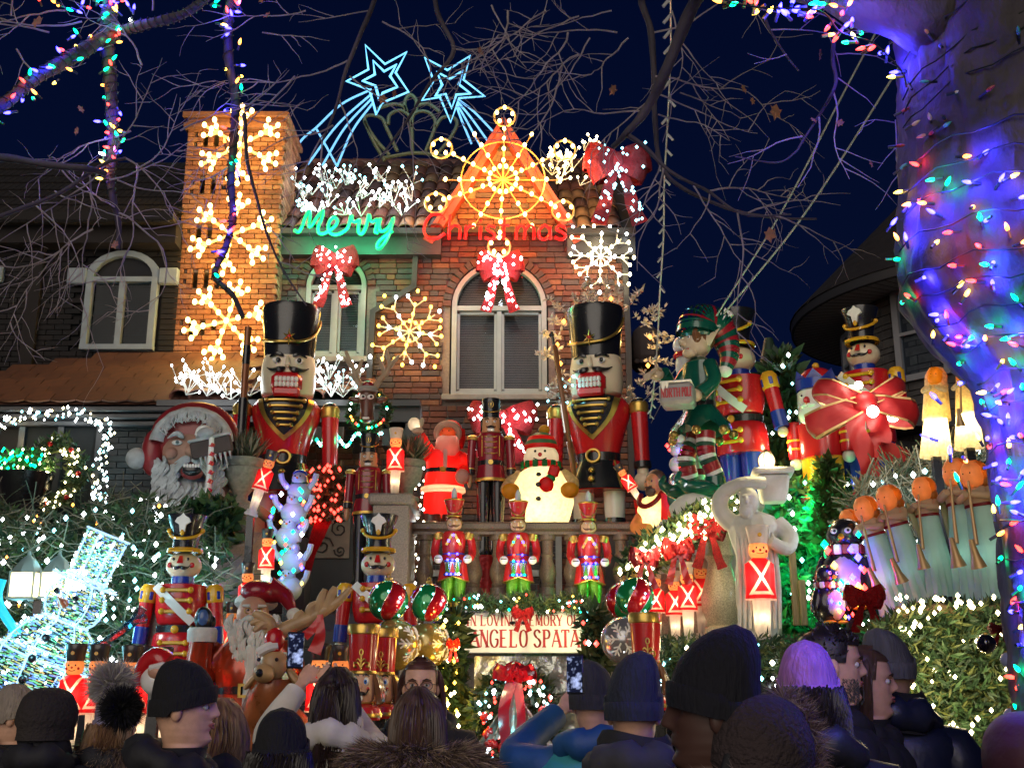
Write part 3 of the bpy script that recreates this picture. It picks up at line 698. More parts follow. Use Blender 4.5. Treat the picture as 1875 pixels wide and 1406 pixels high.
def parse(s): return [(q[0], int(q[1:].split(',')[0]), int(q.split(',')[1])) for q in s.split()]
bulbs = []
for k, x, y in parse(tb):
    p = on_trunk(x, y, .012) if x > 1600 else at(x, y, 3.15)
    bulbs.append((p, k, V((uni(-.01, .01), -.022, uni(-.015, .01)))))
bulbs += [(p, k, V((0, -.02, 0))) for k in 'bbbbbrgbyobrbg' * 2 for p in [on_trunk(uni(1690, 1870), uni(330, 900), .012)] if p.x < trunk_at(p.z)[0] + .1]
unl = {k: mat('unlit bulb ' + k, c, .3) for k, c in dict(r=(.3, .04, .03), g=(.05, .3, .2), b=(.03, .06, .4), y=(.5, .4, .15), o=(.4, .2, .08)).items()}
for i, (x, y) in enumerate(((1651, 205), (1701, 150), (1752, 110), (1704, 220), (1730, 218), (1710, 240), (1727, 233), (1663, 155), (1670, 230), (1695, 247), (1641, 268), (1648, 310), (1723, 85), (1748, 170), (1700, 62), (1806, 168), (1865, 65))): bulbs.append((on_trunk(x, y), unl['rgbyo'[i % 5]], V()))
wires = []
for k, (y0, y1) in enumerate(((60, -40), (120, 40), (185, 95), (215, 125), (245, 165), (320, 300), (363, 350), (405, 395), (460, 463), (525, 525), (560, 570), (610, 600), (655, 645), (705, 700), (760, 745), (830, 810), (890, 880), (960, 950), (1030, 1000), (1100, 1090), (1180, 1190), (1290, 1270))):
    P = []
    for i in range(13):
        f = i / 12; y = y0 + (y1 - y0) * f + 6 * sin(i * 1.7 + k); p = at(1700, y, TY); cx, r_ = trunk_at(p.z); a = PI * 1.02 + f * PI * .62
        P.append((cx + (r_ + .012) * cos(a), TY + (r_ + .012) * sin(a), p.z))
    wires.append(P)
wires.append(cat([at(x, y, 3.12) for x, y in ((1330, 5), (1400, 15), (1500, 20), (1540, 60), (1600, 80), (1650, 130), (1660, 160))]))
string_thing('fat coloured bulbs spiralled round the thick trunk at the right', bulbs, wires, .85)
# the limb to the left of the trunk
lb = parse('o1322,4 g1337,10 r1378,6 r1383,10 y1390,18 y1406,25 b1425,24 b1434,20 b1440,28 b1462,22 b1466,14 b1484,26 g1500,5 r1350,-5 g1365,2 b1450,8 r1475,30 o1495,18')
string_thing('coloured bulbs along the limb running left from the thick trunk', [(at(x, y, 3.25), k, V((0, -.03, -.02))) for k, x, y in lb], [cat([at(x, y, 3.3) for x, y in ((1300, -10), (1360, 8), (1420, 22), (1500, 25), (1560, 60))])], lw=.8)
def wrapped(name, label, lst, f0=0, f1=1, turns=22, s=1.05, lw=.38):
    P, rs = LIMB[name]; n = len(P); W = []
    for i in range(int(turns * 8)):
        f = f0 + (f1 - f0) * i / (turns * 8 - 1); j = min(n - 2, int(f * (n - 1))); g = f * (n - 1) - j
        p = P[j].lerp(P[j + 1], g); t = (P[j + 1] - P[j]).normalized(); u = V((0, -1, 0)); u = (u - t * u.dot(t)).normalized(); q = t.cross(u); a = i * PI / 4; W.append(p + (u * cos(a) + q * sin(a)) * (rs[j] + .005))
    bl = []
    for k, x, y in lst:
        b = min(P, key=lambda p: (p - at(x, y, p.y)).length); p = at(x, y, b.y - .05); bl.append((p, k, V((0, -.03, 0))))
    return string_thing(label, bl, [W], s, lw=lw)
wrapped('L1', 'multicoloured bulbs wound tightly round the vertical branch at upper left', parse('g178,5 b190,12 r203,10 o213,18 g200,25 g186,35 b205,2 y215,22 g214,48 g212,55 r213,68 o214,78 g192,78 b178,82 g190,130 r204,120 o192,157 r199,193 g190,180 b218,204 b184,223 r215,222 g196,230 r201,244 y210,235 b195,254 g216,252 g222,260 y224,241 r201,271 p210,278 r212,295 g190,285 y193,300 o184,308 o198,313 b178,316 y188,328 w192,284 b217,280 b176,90 r218,65 g206,110'), 0, .75, 30)
wrapped('L2', 'sparse coloured bulbs on the wrapped branch sloping down to the left edge', parse('g142,62 o164,68 y139,85 g142,110 r118,94 b110,97 b84,124 b70,132 g100,124 o132,130 r46,152 y103,150 g54,138 g62,182 o67,173 r20,180 b20,206 b42,180 g0,225 b130,70'), 0, 1, 20)
wrapped('L3', 'multicoloured bulbs spaced along the thin hanging branch before the chimney', parse('r432,5 g397,12 r437,10 r417,24 b430,22 g393,5 b412,50 y405,45 b412,66 b440,120 o438,82 y412,127 y440,140 o432,152 g442,165 b415,202 r415,235 o412,263 g430,292 b437,323 b430,380 b418,428 r424,424 b398,461 r402,466 g400,507 r415,405 b425,30 p437,8 g426,300 r430,395'), 0, .9, 26)
wrapped('L5', 'dark wire and a few bulbs coiled on the short top-left branch', parse('b245,18 b236,12 r158,14 g122,16 o103,5 r73,3 o105,8 b140,20 b150,8 g180,0 r220,2 w240,35'), 0, 1, 20, lw=.5)
# cables in the night sky
for lab, P, r_ in (('upper of two slack grey cables slanting down behind the elf', [(1700, -120, 8), (1545, 170, 9), (1430, 390, 10), (1312, 578, 11)], .008), ('lower of two slack grey cables slanting down behind the elf', [(1790, -120, 8), (1605, 190, 9), (1460, 410, 10), (1325, 575, 11)], .009), ('thin cable from the giant nutcracker shoulder up to the elf', [(1165, 745, 14.3), (1215, 700, 13.5), (1252, 660, 12)], .006), ('thin dark cable low between the giant nutcracker and the elf', [(1192, 775, 14.3), (1225, 715, 13.5), (1262, 670, 12)], .005)):
    c = MB(mat('grey cable', (.30, .30, .29), .5)).tube(cat([at(*q) for q in P]), r_, 5).build('cable'); tag(c, lab, 'cable')
dl = root('string_lights', 'unlit white bulb string hanging straight down from the tree to the giant nutcracker', 'string lights', (0, 0, 0))
P = cat([at(x, y, 5 + i * 1.0) for i, (x, y) in enumerate(((1228, -20), (1228, 100), (1222, 230), (1216, 340), (1215, 430), (1208, 540), (1203, 640), (1196, 720), (1190, 765)))], 8)
MB(whitewire).tube(P, [.004 + .0006 * i / 8 for i in range(len(P))], 4).build('wire', dl)
o = MB(mat('unlit white bulb', (.5, .5, .45), .3))
for i, p in enumerate(P):
    if i % 2: o.tube([p, p + V((random.choice((-.04, .04)), 0, -.05))], .009, 5)
o.build('bulbs', dl, kind='stuff')
# ================================================================ soldiers and nutcrackers (built one unit tall, scaled by their root)
def disc(mb, c, r, d=.01, n=12, rot=None): return mb.lathe([(r, -d / 2), (r, d / 2)], n, c, rot=rot or RX(90))
def moustache(mb, c, w, h, y=.0, curl=1):
    c = V(c)
    for s in (-1, 1):
        P = cat([c + V((s * .0, y, 0)), c + V((s * w * .35, y - .004, -h * .5)), c + V((s * w * .75, y + .006, -h * .3)), c + V((s * w, y + .018, h * curl))], 4)
        n = len(P); mb.tube(P, [h * (.3 + .55 * sin(PI * min(1, i / (n - 1) * 1.2 + .1)) * (1 - .6 * i / n)) for i in range(n)], 6)
def eyes(mb, y, z, dx, r, m=(None, None)):
    for s in (-1, 1):
        if m[0]: mb.m(m[0]).ell((s * dx, y, z), (r * 1.25, r * .5, r), 10, 8)
        mb.m(m[1] or black).ell((s * dx + (.25 * r if m[0] else 0), y - r * .35, z), (r * .55, r * .35, r * .55) if m[0] else (r, r * .6, r * 1.15), 8, 6)
def bars(mb, zs, w, y, r, k=0, ball=1.7):
    for i, z in enumerate(zs):
        ww = w - k * i; mb.tube([(-ww, y, z), (0, y - .02 * 0, z), (ww, y, z)], r, 6)
        for s in (-1, 1): mb.ell((s * ww, y - r * .3, z), r * ball, 8, 6)
def face_lines(): pass
def toy_soldier(label, loc, H, rz=0, grp=None, sash=1, armbend=0):
    t = root('toy_soldier', label, 'toy soldier', loc, rz, H, grp)
    for s in (-1, 1):
        MB(blue).lathe([(.055, 0), (.062, .12), (.066, .255)], 18, (s * .06, 0, 0)).build('leg', t)
    o = MB(red).lathe([(.128, .248), (.134, .262), (.132, .34), (.125, .392), (.112, .405)], 28, sy=.85); sk = o.build('skirt', t)
    bars(o := MB(yellow), (.30, .352), .062, -.118, .009); o.build('braid', sk)
    bl = MB(black).lathe([(.112, .398), (.114, .44)], 28, sy=.85).build('belt', t); MB(yellow).ell((0, -.10, .418), (.02, .014, .02)).build('buckle', bl)
    o = MB(red).lathe([(.085, .436), (.112, .455), (.126, .51), (.127, .61), (.122, .642), (.05, .655)], 30, sy=.85); to = o.build('torso', t)
    o = MB(yellow); bars(o, (.505, .56, .61), .068, -.112, .0095); o.build('braid', to)
    if sash:
        rows = []
        for i in range(13):
            f = i / 12; x = -.115 + .20 * f; z = .635 - .185 * f; y = -math.sqrt(max(0, 1 - (x / .136) ** 2)) * .108 - .018
            rows.append([(x - .015, y, z - .014), (x + .015, y - .003, z + .016)])
        MB(white).grid(rows).build('sash', to)
    MB(blue).lathe([(.058, .65), (.056, .685)], 20).build('collar', t)
    o = MB(cream).ell((0, 0, .742), (.089, .085, .07), 24, 16); hd = o.build('head', t)
    f = MB(black); eyes(f, -.078, .768, .036, .007); moustache(f, (0, -.09, .728), .05, .012, curl=.9)
    f.m(red).add([(-.008, -.078, .785), (.008, -.078, .785), (.016, -.10, .745), (-.016, -.10, .745)], [(0, 1, 2, 3)])
    for s in (-1, 1): f.ell((s * .055, -.068, .738), (.014, .008, .014), 10, 6)
    f.build('face', hd)
    hat = MB(black).lathe([(.066, .81), (.063, .86), (.076, .93), (.099, .995), (.098, 1.0), (.0, .985)], 26).build('hat', t)
    b = MB(yellow).lathe([(.088, .806), (.093, .812), (.088, .826), (.068, .832)], 26, cap=0); b.box((0, -.085, .812), (.12, .05, .009), rot=RX(14))
    b.tube([(.082 * sin(a), -.082 * cos(a), .872 + .045 * (abs(a) / 1.5) ** 2) for a in [-1.5 + .25 * i for i in range(13)]], .008, 6)
    for s in (-1, 1): b.ell((s * .085, -.01, .92), .013, 8, 6)
    b.build('brim', hat)
    p = MB(white).prism([(-.012, .905), (.012, .905), (.018, .94), (.04, .955), (.03, .975), (.012, .985), (0, 1.0), (-.012, .985), (-.03, .975), (-.04, .955), (-.018, .94)], -.100, -.085).m(yellow).ell((0, -.096, .9), (.012, .01, .016), 8, 6); p.build('plume', hat)
    for s in (-1, 1):
        a = MB(red).x(T((s * .163, 0, .635), RY(s * (-4 - armbend))))
        a.lathe([(.034, -.20), (.038, -.06)], 16); a.m(blue).lathe([(.037, -.285), (.038, -.2)], 16); ar = a.build('arm', t)
        e = MB(yellow).x(a.X).lathe([(.039, -.08), (.044, -.07), (.044, -.012), (.03, .01), (.0, .016)], 16); e.m(blue)
        for k in range(5):
            an = k * 2 * PI / 5 + .3; e.box((.042 * cos(an), .042 * sin(an), -.045), (.008, .02, .042), rot=RZ(math.degrees(an)), bv=.004)
        e.build('epaulette', ar); MB(cream).x(a.X).ell((0, 0, -.305), .027, 12, 8).build('hand', ar)
    return t
def giant_nutcracker(label, loc, H, rz=0, staff=None):
    t = root('giant_nutcracker', label, 'nutcracker', loc, rz, H, 'two giant nutcrackers on the porch')
    for s in (-1, 1):
        lg = MB(white).lathe([(.04, .06), (.047, .2)], 18, (s * .066, 0, 0)).build('leg', t); MB(black).lathe([(.05, 0), (.052, .03), (.046, .075)], 18, (s * .066, -.01, 0)).build('boot', lg)
    sk = MB(red).lathe([(.145, .185), (.14, .2), (.105, .29), (.092, .315)], 30, sy=.78).build('skirt', t)
    o = MB(black); rows = []
    for i in range(7):
        f = i / 6; z = .188 + .122 * f; w_ = (.115 - .035 * f); r_ = .147 - .056 * f
        rows.append([(x, -math.sqrt(max(0, 1 - (x / r_) ** 2)) * r_ * .78 - .006, z) for x in [-w_ + 2 * w_ * k / 10 for k in range(11)]])
    o.grid(rows).m(gold)
    for z in (.225, .262): o.ell((0, -.105 - (.31 - z) * .2, z), (.014, .01, .012), 10, 6)
    for s in (-1, 1):
        o.tube([(r[0 if s < 0 else -1][0], r[0][1] - .004, r[0][2]) for r in rows], .004, 5)
        for k in range(5): f = k / 5; z = .2 + .1 * f; xx = (.132 - .045 * f) ; o.ell((s * xx, -math.sqrt(max(0, 1 - (xx / (.15 - .056 * f)) ** 2)) * .115 - .004, z), .006, 8, 6)
    o.build('apron', sk)
    b = MB(black).lathe([(.093, .308), (.094, .345)], 28, sy=.8).build('belt', t); MB(gold).tube([(.028 * cos(a), -.085, .327 + .026 * sin(a)) for a in [2 * PI * i / 16 for i in range(16)]], .006, 6, closed=True).build('buckle', b)
    to = MB(red).lathe([(.09, .34), (.112, .42), (.138, .50), (.142, .545), (.12, .575), (.06, .585)], 32, sy=.72).build('torso', t)
    def surf(x, z):
        r_ = .09 + (.142 - .09) * min(1, max(0, (z - .34) / .19)) - max(0, z - .545) * .7
        return -math.sqrt(max(.05, 1 - (x / r_) ** 2)) * r_ * .72
    V1 = [(-.112, .572), (.112, .572), (.108, .53), (.075, .455), (.03, .41), (0, .395), (-.03, .41), (-.075, .455), (-.108, .53)]
    def bib(m, k, dy, nm):
        o = MB(m); rows = []
        for i in range(15):
            z0 = .572 - (.572 - .395) * i / 14; f = i / 14; w_ = .112 * (1 - f ** 1.9) * k + .002; z = .50 + (z0 - .50) * (k if z0 < .5 else 1)
            rows.append([(x, surf(x, z) + dy, z) for x in [-w_ + 2 * w_ * q / 12 for q in range(13)]])
        o.grid(rows[::-1]); return o.build(nm, to)
    bib(gold, 1.0, -.008, 'bib_border'); bib(black, .80, -.016, 'bib')
    o = MB(gold)
    for i, z in enumerate((.556, .53, .503, .477, .453)):
        w_ = .075 - .0125 * i; o.tube([(x, surf(x, z) - .024, z) for x in (-w_, -w_ / 2, 0, w_ / 2, w_)], .0055, 6)
        for s in (-1, 1): o.ell((s * w_, surf(w_, z) - .025, z), .0095, 8, 6)
    o.build('braid', to)
    MB(dkgreen).lathe([(.085, .575), (.088, .605)], 24, sy=.85).build('collar', t)
    hd = MB(mat('pale flesh paint', (.74, .62, .44), .35, var=.08)).lathe([(.09, .588), (.106, .60), (.113, .64), (.112, .72), (.105, .762)], 32, sy=.88).build('head', t)
    f = MB(black)
    for s in (-1, 1):
        f.m(white).ell((s * .043, -.09, .728), (.022, .01, .014), 12, 8, rot=RZ(-s * 25)); f.m(black).ell((s * .043 + .004, -.099, .728), (.010, .006, .0105), 10, 8)
        f.tube(cat([(s * .018, -.099, .746), (s * .045, -.096, .757), (s * .075, -.078, .746)], 4), [.004, .007, .008, .008, .008, .007, .006, .005, .003], 6)
        f.tube(cat([(s * .010, -.102, .694), (s * .035, -.108, .684), (s * .065, -.09, .688), (s * .085, -.068, .702)], 4), [.007, .010, .012, .013, .013, .012, .010, .008, .007, .006, .004, .003, .002], 6)
    f.m(hd.data.materials[0]).box((0, -.104, .722), (.022, .028, .05), tp=(.6, .5), bv=.006); f.build('face', hd)
    m = MB(red).box((0, -.095, .632), (.125, .06, .09), bv=.022); m.m(white)
    for k in range(6):
        for q in (0, 1): m.box((-.04 + k * .016, -.122, .64 - q * .022), (.0155, .022, .0215), bv=.004)
    m.m(red).box((0, -.098, .592), (.112, .05, .04), bv=.01); m.build('mouth', hd)
    hat = MB(black).lathe([(.104, .755), (.106, .79), (.112, .87), (.124, .965), (.118, .985), (.08, .998), (0, 1.0)], 32, sy=.9).build('hat', t)
    o = MB(gold); o.tube(cat([(-.112, -.03, .83), (-.06, -.098, .808), (0, -.11, .806), (.06, -.098, .815), (.10, -.055, .85), (.118, -.01, .90), (.12, .02, .94)], 5), .006, 6)
    for k in range(6):
        a = PI / 2 + k * PI / 3; L_ = .038 if k % 3 == 0 else .03
        o.add([(0, -.122, .825), (.008 * sin(a), -.114, .825 - .008 * cos(a)), (L_ * cos(a), -.114, .825 + L_ * sin(a)), (-.008 * sin(a), -.114, .825 + .008 * cos(a))], [(0, 1, 2), (0, 2, 3)])
    o.m(red).ell((0, -.12, .825), (.008, .006, .008), 8, 6); o.build('star_badge', hat)
    for s in (-1, 1):
        a = MB(red).x(T((s * .178, 0, .55), RY(s * -2))); a.lathe([(.031, -.25), (.036, -.02)], 18); a.m(black).lathe([(.03, -.275), (.037, -.27), (.036, -.245)], 16); ar = a.build('arm', t)
        e = MB(gold).x(a.X); e.lathe([(.037, -.04), (.041, -.032), (.038, -.02), (.042, -.01), (.036, .006)], 18); e.m(black).ell((0, 0, .006), (.033, .033, .022), 16, 8); e.build('epaulette', ar)
        MB(mat('pale flesh paint')).x(a.X).lathe([(.024, -.315), (.024, -.27)], 12).ell((0, 0, -.325), (.04, .035, .04), 14, 10).build('hand', ar)
    return t
tan = paint('tan flesh paint', (.50, .26, .12), .35)
def guard(label, loc, H, rz=0):
    t = root('nutcracker_guard', label, 'nutcracker', loc, rz, H, 'dark red nutcracker guards in black boots')
    for s in (-1, 1):
        MB(black).lathe([(.045, 0), (.048, .02), (.036, .05), (.036, .2), (.044, .30), (.046, .48)], 16, (s * .045, 0, 0)).build('boot', t)
    sk = MB(maroon).lathe([(.098, .465), (.094, .48), (.082, .57)], 26, sy=.8).m(gold).lathe([(.099, .462), (.102, .472), (.098, .482)], 26, sy=.8, cap=0).build('skirt', t)
    b = MB(black).lathe([(.083, .565), (.083, .595)], 24, sy=.8).build('belt', t); disc(MB(gold), (0, -.07, .58), .016).build('buckle', b)
    to = MB(maroon).lathe([(.08, .59), (.086, .66), (.092, .74), (.075, .772), (.04, .78)], 26, sy=.75).build('torso', t)
    o = MB(gold)
    for i, z in enumerate((.635, .672, .708, .742)): o.tube(cat([(-.04, -.062, z + .006), (-.02, -.068, z), (0, -.069, z + .003), (.02, -.068, z), (.04, -.062, z + .006)], 2), .0035, 5)
    for s in (-1, 1): o.tube([(s * .055, -.054, .62), (s * .055, -.06, .75)], .003, 5)
    o.build('braid', to)
    hd = MB(tan).lathe([(.04, .768), (.058, .78), (.062, .81), (.06, .872)], 22, sy=.9).build('head', t)
    h = MB(black); h.lathe([(.058, .785), (.068, .80), (.067, .875)], 22, (0, .012, 0), sy=.9); h.build('hair', hd)
    f = MB(black); eyes(f, -.055, .843, .024, .008, (white, black))
    for s in (-1, 1): f.tube([(s * .012, -.058, .86), (s * .026, -.058, .866), (s * .04, -.05, .86)], .003, 5)
    moustache(f, (0, -.06, .812), .032, .010, curl=.6); f.m(white).box((0, -.054, .79), (.045, .02, .02), bv=.006); f.m(tan).box((0, -.06, .83), (.014, .02, .025), tp=(.6, .5)); f.build('face', hd)
    hat = MB(black).lathe([(.055, .872), (.054, .90), (.064, .985), (.06, 1.0), (0, .995)], 24).build('hat', t)
    o = MB(gold).tube([(.016 * cos(a), -.062, .955 + .022 * sin(a)) for a in [2 * PI * i / 12 for i in range(12)]], .0025, 5, closed=True); o.ell((0, -.06, .955), (.005, .004, .016), 6, 6)
    o.tube([(.062 * sin(a), -.062 * cos(a), .905 + .03 * (a / 1.4) ** 2) for a in [-1.4 + .28 * i for i in range(11)]], .0035, 5); o.build('hat_badge', hat)
    for s in (-1, 1):
        a = MB(maroon).x(T((s * .118, 0, .745), RY(s * -3))); a.lathe([(.027, -.2), (.029, 0)], 14); a.m(black).lathe([(.03, -.235), (.03, -.198)], 14); a.m(gold).lathe([(.0305, -.201), (.0305, -.195)], 14); ar = a.build('arm', t)
        MB(gold).x(a.X).lathe([(.034, -.012), (.037, .004), (.025, .018), (0, .022)], 14).build('epaulette', ar); MB(tan).x(a.X).ell((0, -.005, -.275), (.017, .02, .045), 10, 8).build('hand', ar)
    return t
lime = mat('metallic green paint', (.10, .30, .02), .25, .35, var=.15)
def drummer(label, loc, H, leds='b', rz=0):
    t = root('nutcracker_drummer', label, 'nutcracker', loc, rz, H, 'drummer nutcrackers in front of the balustrade')
    for s in (-1, 1):
        lg = MB(lime).lathe([(.032, .15), (.046, .26), (.05, .36)], 16, (s * .042, 0, 0)).build('leg', t)
        MB(gold).lathe([(.037, .135), (.037, .165)], 14, (s * .04, 0, 0)).build('cuff', lg)
        bt = MB(black).lathe([(.034, .02), (.033, .14)], 14, (s * .04, 0, 0)).ell((s * .042, -.02, .02), (.034, .055, .02), 12, 8)
        bt.m(white)
        for k in range(5): bt.tube([(s * .04 - .008, -.034, .05 + k * .015), (s * .04 + .008, -.034, .06 + k * .015)], .002, 4).tube([(s * .04 + .008, -.034, .05 + k * .015), (s * .04 - .008, -.034, .06 + k * .015)], .002, 4)
        bt.build('boot', lg)
    rows = []
    for i in range(7):
        f = i / 6; r_ = .085 + .03 * (1 - f); rows.append([(r_ * sin(a), -r_ * .8 * cos(a), .315 + .03 * max(0, 1 - abs(math.remainder(a, 2 * PI)) / .9) * (1 - f) + .19 * f) for a in [2 * PI * k / 32 for k in range(32)]])
    sk = MB(redm).grid(rows, True).m(gold).tube([V(p) * 1.0 for p in rows[0]], .005, 5, closed=True).build('skirt', t)
    to = MB(redm).lathe([(.08, .5), (.085, .56), (.09, .64), (.07, .675), (.035, .68)], 24, sy=.75).build('torso', t)
    o = MB(gold); o.box((-.03, -.068, .61), (.018, .01, .09), rot=RY(28)).box((.03, -.068, .61), (.018, .01, .09), rot=RY(-28)); o.build('lapel', to)
    MB(blue).lathe([(.083, .487), (.085, .515)], 24, sy=.8).build('belt', t)
    hd = MB(flesh).ell((0, 0, .73), (.058, .054, .056), 20, 14).lathe([(.03, .67), (.03, .70)], 12).build('head', t)
    MB(brownp).ell((0, .012, .74), (.064, .052, .052), 18, 10).build('hair', hd)
    f = MB(flesh).ell((0, -.056, .737), (.013, .014, .022), 10, 8); f.m(brownp); moustache(f, (0, -.056, .712), .04, .011, curl=.8); eyes(f, -.048, .755, .022, .006, (white, black)); f.build('face', hd)
    hat = MB(redm).lathe([(.052, .782), (.05, .80), (.062, .86), (.075, .905), (.07, .91), (0, .905)], 24).build('hat', t)
    o = MB(gold).lathe([(.054, .778), (.057, .786), (.053, .794)], 22, cap=0).lathe([(.075, .9), (.078, .906), (.075, .912)], 22, cap=0); o.tube([(.06 * sin(a), -.063 * cos(a), .80 + .07 * (a / 1.4) ** 2) for a in [-1.4 + .28 * i for i in range(11)]], .004, 5); o.ell((0, -.068, .86), (.006, .004, .006), 6, 6); o.build('hat_braid', hat)
    MB(mat('plume white', (.55, .58, .6), .5)).lathe([(.016, .9), (.022, .93), (.02, .965), (.01, .99), (0, 1.0)], 12, (0, -.03, 0)).build('plume', hat)
    for s in (-1, 1):
        P = [(s * .105, 0, .66), (s * .128, .0, .60), (s * .135, -.03, .52), (s * .12, -.085, .475)]
        a = MB(redm).tube(cat(P, 4), .03, 12); ar = a.build('arm', t)
        MB(gold).x(T((s * .112, 0, .655), RY(s * 12))).lathe([(.036, -.04), (.04, -.03), (.034, .01), (0, .02)], 14).build('epaulette', ar); MB(white).ell((s * .105, -.10, .465), .032, 14, 10).m(black).box((s * .105, -.128, .47), (.04, .006, .006)).build('hand', ar)
    dr = MB(silver).lathe([(.062, .355), (.062, .445)], 24, (0, -.10, 0)); dr.m(red)
    for k in range(10):
        a0, a1 = 2 * PI * k / 10, 2 * PI * (k + 1) / 10; q = lambda a, z: (.0635 * cos(a), -.10 + .0635 * sin(a), z)
        dr.m(redm if k % 2 else lime).add([q(a0, .36), q((a0 + a1) / 2, .36), q(a1, .36), q((a0 + a1) / 2, .44)], [(0, 1, 3), (1, 2, 3)])
    dm = dr.build('drum', t); MB(blue).lathe([(.066, .44), (.067, .455)], 24, (0, -.10, 0)).lathe([(.066, .345), (.067, .36)], 24, (0, -.10, 0)).build('drum_rim', dm)
    L_ = [(0, -.085, .64)] + [(x, -.168, .452) for x in (-.035, .0, .035)] + [(x, -.168, .352) for x in (-.04, -.01, .02, .045)] + [(-.03, -.083, .505), (.03, -.083, .505)] + [(-.035, -.08, .60), (.035, -.08, .60)]
    for k in set(leds):
        o = MB(BM[k])
        for i, p in enumerate(L_):
            if leds[i % len(leds)] == k: o.ell(p, .0085, 8, 6)
        o.build('led', t, kind='stuff'); lamp((0, -.2, .45 + .05 * 'bgrw'.index(k)), BC[k], .12 if k != 'b' else .35, t)
    return t
# ---- blow-mould soldiers, lit from inside
def jacket_mat(nm='moulded red jacket', base=(.55, .01, .015), strap=(.72, .60, .5)):
    if nm in MATS: return MATS[nm]
    m = mat(nm, base, .4, trans=.6); t = m.node_tree; n = t.nodes; Lk = t.links
    co = n.new('ShaderNodeTexCoord'); sx = n.new('ShaderNodeSeparateXYZ'); Lk.new(co.outputs['Object'], sx.inputs[0])
    def mth(op, a, b=None, c=None):
        q = n.new('ShaderNodeMath'); q.operation = op
        for i, v in enumerate((a, b, c)):
            if v is None: continue
            if isinstance(v, (int, float)): q.inputs[i].default_value = v
            else: Lk.new(v, q.inputs[i])
        return q.outputs[0]
    ax = mth('ABSOLUTE', sx.outputs['X']); u = mth('ABSOLUTE', mth('MULTIPLY_ADD', sx.outputs['Z'], .62, -.62 * .575))
    d = mth('ABSOLUTE', mth('SUBTRACT', ax, u)); k1 = mth('MULTIPLY', mth('LESS_THAN', d, .0135), mth('LESS_THAN', sx.outputs['Y'], -.01))
    k2 = mth('MULTIPLY', mth('GREATER_THAN', sx.outputs['Z'], .43), k1); k3 = mth('MAXIMUM', k2, mth('LESS_THAN', sx.outputs['Z'], .40))
    k4 = mth('MULTIPLY', mth('LESS_THAN', mth('ABSOLUTE', mth('SUBTRACT', sx.outputs['Z'], .445)), .012), mth('LESS_THAN', ax, .085)); kk = mth('MAXIMUM', k3, mth('MULTIPLY', k4, mth('LESS_THAN', sx.outputs['Y'], -.01)))
    mx = n.new('ShaderNodeMix'); mx.data_type = 'RGBA'; Lk.new(kk, mx.inputs[0]); mx.inputs[6].default_value = base + (1,); mx.inputs[7].default_value = strap + (1,)
    for q in n:
        if q.type in ('BSDF_PRINCIPLED',): Lk.new(mx.outputs[2], q.inputs['Base Color'])
        if q.type == 'BSDF_TRANSLUCENT': Lk.new(mx.outputs[2], q.inputs[0])
    return m
m_face = mold('moulded face', (.75, .33, .13)); m_white = mold('moulded white', (.72, .68, .62)); m_hat = mat('moulded dark hat', (.045, .035, .03), .35, var=.2, scale=12, coat=.3)
def blow_soldier(label, loc, H, rz=0, whitehat=False, P=0.90, ry=0, grp='light-up toy soldiers'):
    t = root('light_up_soldier', label, 'toy soldier', loc, rz, H, grp, ry=ry)
    b = MB(m_white).lathe([(.105, 0), (.105, .03), (.085, .05), (.08, .085)], 20, sy=.8, cap=1).build('base', t)
    n = 28; rows = []
    for i in range(9):
        f = i / 8; r_ = .058 + .018 * f; rows.append([(r_ * cos(a) * (1 - .12 * math.exp(-((abs(cos(a))) / .12) ** 2)), r_ * .75 * sin(a) * (1 - .22 * math.exp(-(cos(a) / .16) ** 2)), .085 + .305 * f) for a in [2 * PI * k / n for k in range(n)]])
    MB(m_white).grid(rows, True).build('legs', t)
    rows = []
    for z, r_ in ((.385, .098), (.40, .10), (.43, .097), (.50, .092), (.60, .094), (.68, .094), (.715, .075), (.735, .045)):
        row = []
        for k in range(40):
            a = 2 * PI * k / 40; c_ = abs(cos(a)); q = 1 + .28 * math.exp(-((1 - c_) / .10) ** 2) - .07 * math.exp(-((c_ - .80) / .05) ** 2) if z < .71 else 1
            row.append((r_ * q * cos(a), r_ * .68 * sin(a), z))
        rows.append(row)
    j = MB(jacket_mat()).grid(rows, True).build('jacket', t)
    h = MB(m_face).lathe([(.045, .728), (.07, .745), (.082, .785), (.08, .825), (.072, .852)], 22, sy=.85, cap=0).build('head', t)
    f = MB(black); eyes(f, -.064, .81, .03, .007); f.tube(cat([(-.03, -.063, .768), (0, -.07, .76), (.03, -.063, .768)], 4), .003, 5)
    f.m(red).ell((0, -.072, .79), (.011, .01, .010), 8, 6)
    for s in (-1, 1): f.ell((s * .052, -.052, .782), (.013, .008, .013), 8, 6)
    f.build('face', h)
    hat = MB(m_white if whitehat else m_hat).lathe([(.076, .848), (.082, .875), (.09, .94), (.1, .985), (.09, 1.0), (0, .995)], 22, sy=.85).build('hat', t)
    disc(MB(black if P < 0 else yellow), (0, -.078, .915), .017, .012).build('badge', hat)
    if P: lamp((0, 0, .56), (1, .72, .42), P * 1.35 * H * H, t, .02); lamp((0, 0, .25), (1, .72, .42), P * .25 * H * H, t, .02); lamp((0, 0, .79), (1, .72, .42), P * .2 * H * H, t, .02)
    return t
